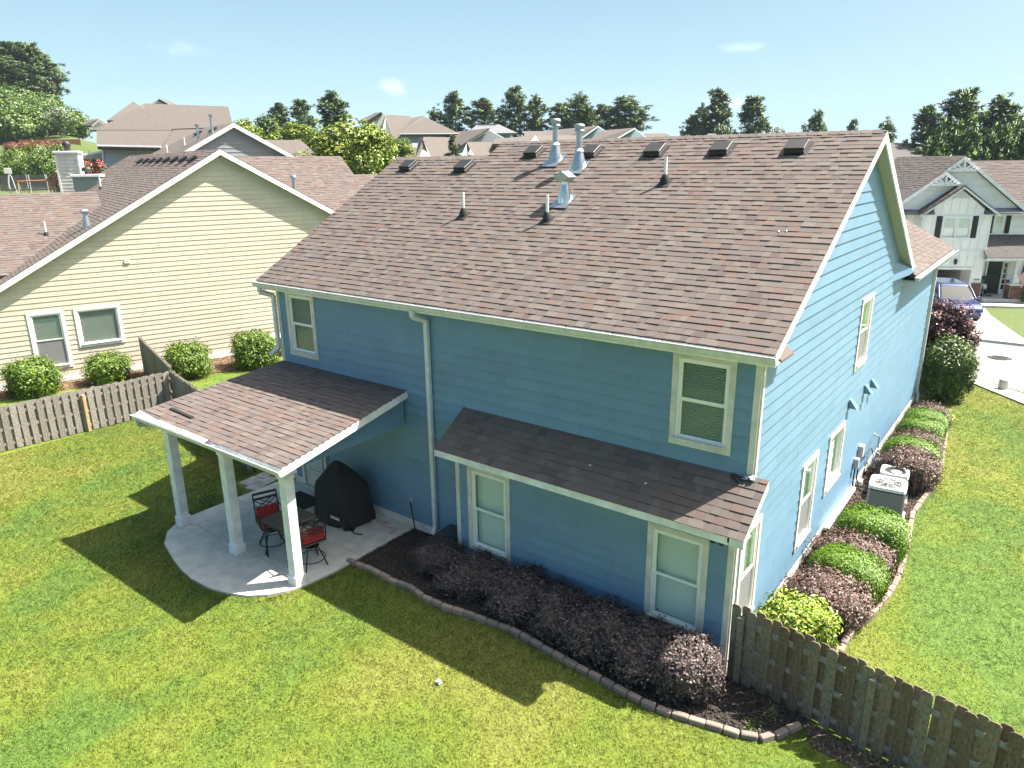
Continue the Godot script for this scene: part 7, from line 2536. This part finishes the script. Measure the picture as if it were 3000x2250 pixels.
	tree("purple_tree", pt, Vector3(12.3, 0, -19.6), Vector3(1.2, 0.94, 1.2), 0.0, "small purple-leaved tree behind the tall corner shrub", "", M.purple_leaf, M.bark)
	# holly bushes at the cream house
	var hc := [Color(0.1, 0.18, 0.012), Color(0.07, 0.13, 0.01), Color(0.15, 0.23, 0.016), Color(0.05, 0.095, 0.01)]
	var hm := [bush_meshes(Vector3(0.85, 0.62, 0.75), 2.8, 0.3, 8500, 0.08, 0.05, hc, 6.0, 0.3, 0.7, 90), bush_meshes(Vector3(0.8, 0.68, 0.75), 3.0, 0.26, 8500, 0.08, 0.05, hc, 16.0, 0.25, 0.7, 70)]
	var Hs := [[-14.5, 0.85, 1.0, 0, "leftmost full green bush below the cream house's tall window"], [-13.75, -1.55, 0.85, 0, "green bush below the cream house's square window"], [-11.95, -3.85, 1.0, 0, "green bush right of the fence on the cream house wall"], [-11.0, -6.3, 1.02, 1, "green bush beside the blue house's downspout"], [-15.0, 3.0, 0.9, 1, "green bush cut by the picture's left edge"]]
	for i in Hs.size():
		var q: Array = Hs[i]
		bush("holly_bush", hm[q[3]], q[4], "bushes at the cream house", Vector3(q[0], 0, q[1]), i * 1.4, Vector3.ONE * q[2])
	# weeds at the end of the rear bed
	for q in [[12.95, 1.15, 0.2, "small weed growing in the bark near the fence"], [12.75, 1.55, 0.12, "tiny weed leaning over the edging blocks"]]:
		var g := MB.new()
		for k in 30:
			leaf(g, Vector3(rng.randf_range(-0.14, 0.14), rng.randf_range(0.03, q[2]), rng.randf_range(-0.14, 0.14)), (rdir() + Vector3.UP).normalized(), 0.06, 0.018, pick([Color(0.09, 0.17, 0.02), Color(0.13, 0.2, 0.03)]))
		var wd := thing("weed", q[3], "weed", Vector3(q[0], 0.02, q[1]), 0.0, "weeds in the rear bed")
		part(wd, "leaves", g, M.leaf)
		g = MB.new()
		for k in 5:
			g.tube([Vector3(0, 0, 0), Vector3(rng.randf_range(-0.1, 0.1), q[2], rng.randf_range(-0.1, 0.1))], 0.004, 5)
		part(wd, "stem", g, M.leaf_stem)

func furniture() -> void:
	# counter-height table
	var T := thing("patio_table", "square dark counter-height table on the patio", "table", Vector3(3.12, 0.05, 2.47))
	var g := MB.new()
	g.cbox(Vector3(0, 0.89, 0), Vector3(0.82, 0.03, 0.82), 0.008)
	part(T, "table_top", g, M.table_top)
	g = MB.new()
	for q in [[0, 0.38, 0.76, 0.03], [0, -0.38, 0.76, 0.03], [0.38, 0, 0.03, 0.73], [-0.38, 0, 0.03, 0.73]]:
		g.box(Vector3(q[0], 0.84, q[1]), Vector3(q[2], 0.07, q[3]))
	part(T, "apron", g, M.black_metal)
	for sx in [-0.36, 0.36]:
		for sz in [-0.36, 0.36]:
			g = MB.new()
			g.cbox(Vector3(sx, 0.44, sz), Vector3(0.035, 0.88, 0.035), 0.004)
			part(T, "leg", g, M.black_metal)
	var c0 := bar_chair("high patio chair with red cushions on the left of the table", Vector3(2.5, 0.05, 2.5), PI / 2 - 0.35)
	copy(c0, Vector3(3.76, 0.05, 2.45), -PI / 2 - 0.25, "high patio chair with red cushions on the right of the table")
	grill()
	var dm := MB.new()
	dm.cbox(Vector3(1.1, 0.06, 0.68), Vector3(0.95, 0.02, 0.6), 0.006)
	tag(part(self, "door_mat", dm, M.mat_black), "black door mat on the patio before the back door", "mat")
	# cords, tie strap, dark bin
	var cp := []
	for i in 26:
		var t := i / 25.0
		cp.append(Vector3(3.45 + 0.8 * t + 0.09 * sin(t * 11.0), 0.057, 0.28 + 0.25 * t * t + 0.08 * cos(t * 13.0)))
	g = MB.new()
	g.tube(cp, 0.007, 6)
	tag(part(self, "extension_cord", g, M.cord_orange), "thin orange cord lying on the patio by the wall", "cord")
	g = MB.new()
	g.tube([Vector3(3.22, 0.07, 1.12), Vector3(3.32, 0.06, 1.02), Vector3(3.5, 0.06, 1.06), Vector3(3.68, 0.06, 1.0)], 0.014, 6)
	tag(part(self, "strap", g, M.black_cloth), "black strap end trailing from the grill cover", "strap")
	var B := thing("storage_box", "dark grey box with sloping lid in the corner by the bay", "box", Vector3(5.76, 0.0, 0.34))
	g = MB.new()
	g.hexa([Vector3(-0.2, 0, 0.26), Vector3(0.2, 0, 0.26), Vector3(0.2, 0, -0.24), Vector3(-0.2, 0, -0.24), Vector3(-0.22, 0.42, 0.28), Vector3(0.22, 0.42, 0.28), Vector3(0.22, 0.47, -0.26), Vector3(-0.22, 0.47, -0.26)])
	part(B, "bin", g, M.bin_grey)
	g = MB.new()
	g.hexa([Vector3(-0.25, 0.425, 0.32), Vector3(0.25, 0.425, 0.32), Vector3(0.25, 0.475, -0.28), Vector3(-0.25, 0.475, -0.28), Vector3(-0.24, 0.46, 0.31), Vector3(0.24, 0.46, 0.31), Vector3(0.24, 0.51, -0.27), Vector3(-0.24, 0.51, -0.27)])
	part(B, "lid", g, M.bin_grey)
	for sx in [-0.22, 0.22]:
		g = MB.new()
		g.box(Vector3(sx, 0.21, 0.285), Vector3(0.02, 0.42, 0.012))
		part(B, "corner_trim", g, M.box_grey)
	# sidewalk marker and litter on the lawn
	var mk := thing("utility_marker", "short grey post standing in the side lawn near the pavement", "post", Vector3(14.35, 0, -20.0))
	g = MB.new()
	g.lathe(Vector3.ZERO, [[0.17, 0], [0.16, 0.36], [0.12, 0.4]], 12)
	part(mk, "post", g, M.paver)
	g = MB.new()
	g.lathe(Vector3.ZERO, [[0.13, 0.4], [0.05, 0.42]], 12)
	part(mk, "cap", g, M.paver)
	g = MB.new()
	g.hexa([Vector3(-0.04, 0, 0.03), Vector3(0.05, 0.01, 0.04), Vector3(0.06, 0, -0.04), Vector3(-0.04, 0.01, -0.05), Vector3(-0.03, 0.03, 0.03), Vector3(0.04, 0.05, 0.02), Vector3(0.05, 0.03, -0.03), Vector3(-0.02, 0.06, -0.03)])
	var lt := part(self, "litter", g, M.litter, Transform3D(Basis.IDENTITY, Vector3(8.35, 0.02, 3.55)))
	tag(lt, "scrap of pale blue-green litter lying on the back lawn", "litter")

func bar_chair(label: String, at: Vector3, turn: float) -> Node3D:  # faces +z
	var C := thing("patio_chair", label, "chair", at, turn, "high chairs at the patio table")
	var g := MB.new()
	g.cbox(Vector3(0, 0.64, 0.02), Vector3(0.5, 0.09, 0.48), 0.03)
	part(C, "seat_cushion", g, M.red_cushion)
	g = MB.new()
	g.cbox(Vector3(0, 0.58, 0.0), Vector3(0.52, 0.03, 0.5), 0.01)
	part(C, "seat_frame", g, M.black_metal)
	g = MB.new()
	g.cbox(Vector3(0, 0.8, -0.21), Vector3(0.46, 0.24, 0.07), 0.03, Basis(Vector3.RIGHT, -0.12))
	part(C, "back_cushion", g, M.red_cushion)
	g = MB.new()
	for sx in [-0.25, 0.25]:
		g.tube([Vector3(sx, 0.58, -0.22), Vector3(sx, 0.9, -0.26), Vector3(sx, 1.2, -0.32)], 0.016, 8)
	g.bar(Vector3(-0.26, 1.19, -0.32), Vector3(0.26, 1.19, -0.32), 0.025, 0.05)
	g.bar(Vector3(-0.25, 1.08, -0.3), Vector3(0.25, 1.08, -0.3), 0.02, 0.05)
	part(C, "back_frame", g, M.black_metal)
	g = MB.new()
	for q in [[-0.24, 1.06, 0.24, 0.74], [0.24, 1.06, -0.24, 0.74], [-0.12, 1.06, 0.24, 0.86], [0.12, 1.06, -0.24, 0.86], [-0.24, 0.94, 0.1, 0.74], [0.24, 0.94, -0.1, 0.74]]:
		g.tube([Vector3(q[0], q[1], -0.26 - (q[1] - 0.9) * 0.17), Vector3((q[0] + q[2]) / 2, (q[1] + q[3]) / 2, -0.275), Vector3(q[2], q[3], -0.26 - (q[3] - 0.9) * 0.17)], 0.011, 6)
	part(C, "back_lattice", g, M.black_metal)
	for sx in [-1.0, 1.0]:
		g = MB.new()
		g.tube([Vector3(0.26 * sx, 0.9, -0.26), Vector3(0.29 * sx, 0.9, 0.0), Vector3(0.3 * sx, 0.86, 0.2), Vector3(0.29 * sx, 0.72, 0.26), Vector3(0.25 * sx, 0.58, 0.16)], 0.015, 8)
		part(C, "arm", g, M.black_metal)
	g = MB.new()
	g.tube([Vector3(0, 0.57, 0), Vector3(0, 0.46, 0)], 0.05, 12)
	g.tube([Vector3(0, 0.46, 0), Vector3(0, 0.44, 0)], 0.18, 16)
	part(C, "swivel", g, M.black_metal)
	for k in 4:
		var a := PI / 4 + k * PI / 2
		g = MB.new()
		g.tube([Vector3(cos(a) * 0.14, 0.46, sin(a) * 0.14), Vector3(cos(a) * 0.26, 0.2, sin(a) * 0.26), Vector3(cos(a) * 0.34, 0.0, sin(a) * 0.34)], 0.016, 8)
		part(C, "leg", g, M.black_metal)
	g = MB.new()
	var rp := []
	for k in 25:
		var a := TAU * k / 24.0
		rp.append(Vector3(cos(a) * 0.285, 0.16, sin(a) * 0.285))
	g.tube(rp, 0.012, 6, -1.0, false)
	part(C, "foot_ring", g, M.black_metal)
	return C

func grill() -> void:
	var G := thing("covered_grill", "barbecue grill under a black fabric cover against the rear wall", "grill", Vector3(2.72, 0.05, 0.68))
	var rings := []
	var lay := [[0.03, 0.66, 0.44, 0.0], [0.12, 0.665, 0.45, 0.0], [0.35, 0.65, 0.43, 0.0], [0.62, 0.64, 0.42, 0.0], [0.86, 0.63, 0.4, 0.0], [0.94, 0.61, 0.38, 0.0], [1.02, 0.52, 0.33, -0.02], [1.16, 0.38, 0.25, -0.05], [1.3, 0.25, 0.16, -0.08], [1.4, 0.14, 0.07, -0.1], [1.43, 0.08, 0.04, -0.11]]
	var m := 48
	for q in lay:
		var r := PackedVector3Array()
		for k in m:
			var a := TAU * k / m
			var cx := signf(cos(a)) * pow(absf(cos(a)), 0.42)
			var cz := -signf(sin(a)) * pow(absf(sin(a)), 0.42)
			var fold: float = 1.0 + (0.085 - 0.05 * q[0]) * sin(a * 11.0 + q[0] * 3.0) * (1.0 - q[0] / 1.6) + 0.03 * noise.get_noise_2d(a * 60.0, q[0] * 90.0)
			var dy: float = 0.035 * sin(a * 5.0 + 0.7) if q[0] < 0.05 else 0.012 * noise.get_noise_2d(k * 40.0, q[0] * 200.0)
			r.append(Vector3(cx * q[1] * fold + q[3], maxf(0.004, q[0] + dy), cz * q[2] * fold))
		rings.append(r)
	var g := MB.new()
	g.loft(rings, true, true, true)
	part(G, "cover", g, M.black_cloth)
	# pale printed badge: an outlined plate with a row of small letters
	g = MB.new()
	var z := 0.475
	for q in [[0.16, 0.3, 0.3, 0.008], [0.012, 0.265, 0.008, 0.07], [0.308, 0.265, 0.008, 0.07]]:
		g.box(Vector3(q[0] + 0.08, q[1], z), Vector3(q[2], q[3], 0.004))
	for k in 8:
		g.box(Vector3(0.13 + k * 0.032, 0.262, z), Vector3(0.02, 0.034 if k % 3 else 0.045, 0.004))
	part(G, "badge", g, M.blind)
	for q in [[-0.45, 0.4], [0.45, 0.4], [-0.45, -0.3], [0.45, -0.3]]:
		g = MB.new()
		g.lathe(Vector3(q[0], 0.0, q[1]), [[0.03, 0.0], [0.03, 0.06]], 10)
		part(G, "caster", g, M.rubber)

func cooling_units() -> void:
	for q in [[Vector3(12.93, 0, -6.9), 0.76, 0.84, "larger pale grey air conditioner with fan guard beside the clipped shrub", 0], [Vector3(12.86, 0, -8.2), 0.62, 0.66, "smaller air conditioner with dark top opening nearer the gas meter", 1]]:
		var A := thing("air_conditioner", q[3], "air conditioner", q[0], 0.1, "cooling units beside the house")
		var s: float = q[1]
		var h: float = q[2]
		var g := MB.new()
		g.cbox(Vector3(0, 0.02, 0), Vector3(s + 0.1, 0.06, s + 0.1), 0.01)
		part(A, "pad", g, M.concrete)
		g = MB.new()
		g.cbox(Vector3(0, h * 0.5 + 0.03, 0), Vector3(s * 0.9, h * 0.94, s * 0.9), 0.05)
		part(A, "coil", g, M.ac_dark)
		g = MB.new()
		var y := 0.08
		while y < h - 0.06:
			for d in [[0.0, 1.0], [0.0, -1.0], [1.0, 0.0], [-1.0, 0.0]]:
				var w := s * 0.88
				g.box(Vector3(d[0] * s * 0.48, y, d[1] * s * 0.48), Vector3(w if d[0] == 0.0 else 0.012, 0.018, w if d[1] == 0.0 else 0.012), Basis(Vector3(d[1], 0, -d[0]), 0.35))
			y += 0.026
		part(A, "louvres", g, M.ac_grey)
		for sx in [-0.47, 0.47]:
			for sz in [-0.47, 0.47]:
				g = MB.new()
				g.cbox(Vector3(sx * s, h * 0.5, sz * s), Vector3(0.05, h, 0.05), 0.012)
				part(A, "corner_post", g, M.ac_grey)
		# top: a rounded frame with a round opening, fan and wire guard
		var fr := MB.new()
		var n := 32
		var rin := s * 0.4
		for k in n:
			var a0 := TAU * k / n
			var a1 := TAU * (k + 1) / n
			var po := func(a: float) -> Vector3:
				var c := cos(a)
				var sn := sin(a)
				var r := pow(pow(absf(c), 7.0) + pow(absf(sn), 7.0), -1.0 / 7.0) * s * 0.52
				return Vector3(c * r, 0, -sn * r)
			var oa: Vector3 = po.call(a0)
			var ob: Vector3 = po.call(a1)
			var ia := Vector3(cos(a0) * rin, 0, -sin(a0) * rin)
			var ib := Vector3(cos(a1) * rin, 0, -sin(a1) * rin)
			var hi := Vector3.UP * (h + 0.04)
			var lo := Vector3.UP * (h - 0.03)
			fr.quad(oa * 0.97 + hi, ob * 0.97 + hi, ib + hi - Vector3.UP * 0.01, ia + hi - Vector3.UP * 0.01)
			fr.quad(oa + lo, ob + lo, ob * 0.97 + hi, oa * 0.97 + hi)
			fr.quad(ia + hi - Vector3.UP * 0.01, ib + hi - Vector3.UP * 0.01, ib + lo, ia + lo)
		part(A, "top_frame", fr, M.ac_light)
		g = MB.new()
		g.lathe(Vector3(0, h - 0.06, 0), [[rin, 0.0], [rin, 0.005]], 28)
		part(A, "fan_well", g, M.ac_dark)
		g = MB.new()
		for k in 4:
			var a := TAU * k / 4.0 + 0.4
			g.box(Vector3(cos(a) * rin * 0.5, h - 0.03, sin(a) * rin * 0.5), Vector3(rin * 0.85, 0.006, rin * 0.4), Basis(Vector3.UP, -a) * Basis(Vector3.RIGHT, 0.35))
		part(A, "fan_blades", g, M.ac_grey)
		g = MB.new()
		if q[4] == 0:
			for k in 8:
				var a := TAU * k / 8.0
				g.tube([Vector3(cos(a) * 0.05, h + 0.05, sin(a) * 0.05), Vector3(cos(a) * rin, h + 0.03, sin(a) * rin)], 0.006, 5)
			for rr in [0.35, 0.55, 0.75, 0.9]:
				var rp := []
				for k in 29:
					var a := TAU * k / 28.0
					rp.append(Vector3(cos(a) * rin * rr, h + 0.045 - 0.01 * rr, sin(a) * rin * rr))
				g.tube(rp, 0.0035, 4, -1.0, false)
			g.lathe(Vector3(0, h + 0.045, 0), [[0.09, 0], [0.09, 0.02], [0.07, 0.025]], 16)
		else:
			g.lathe(Vector3(0.03, h - 0.04, 0), [[rin * 0.6, 0.0], [rin * 0.5, 0.05], [rin * 0.2, 0.07]], 20)
		part(A, "fan_guard", g, M.ac_light)
	var A2 := thing("air_conditioner", "dark air conditioner half hidden behind the downspout at the cream house", "air conditioner", Vector3(-11.9, 0, -8.0), 0.3, "cooling units beside the house")
	var g3 := MB.new()
	g3.cbox(Vector3(0, 0.42, 0), Vector3(0.8, 0.84, 0.8), 0.06)
	part(A2, "coil", g3, M.ac_dark)
	g3 = MB.new()
	g3.cbox(Vector3(0, 0.87, 0), Vector3(0.86, 0.06, 0.86), 0.02)
	part(A2, "top_frame", g3, M.ac_light)
	# garden hose reel behind the smaller unit
	var hr := thing("hose_hanger", "dark garden hose hung over a post behind the smaller air conditioner", "hose", Vector3(13.3, 0, -8.45))
	g3 = MB.new()
	g3.box(Vector3(0, 0.33, 0), Vector3(0.05, 0.66, 0.05))
	part(hr, "post", g3, M.bark)
	g3 = MB.new()
	g3.tube([Vector3(-0.5, 0.7, -0.1), Vector3(-0.2, 0.76, -0.05), Vector3(0.05, 0.7, 0), Vector3(0.16, 0.5, 0.02), Vector3(0.12, 0.2, 0.02), Vector3(0.0, 0.03, 0.02)], 0.014, 6)
	part(hr, "hose", g3, M.rubber)

func _ready() -> void:
	rng.seed = 7
	noise.seed = 3
	noise.frequency = 0.01
	noise.fractal_octaves = 3
	make_materials()
	light_and_camera()
	make_ground()
	blue_house()
	cream_house()
	slate_house()
	far_houses()
	white_house()
	garden()
	fences()
	chimneys_and_yard()
	far_trees()
	shrubs()
	furniture()
	cooling_units()
	car()
	grass_field()
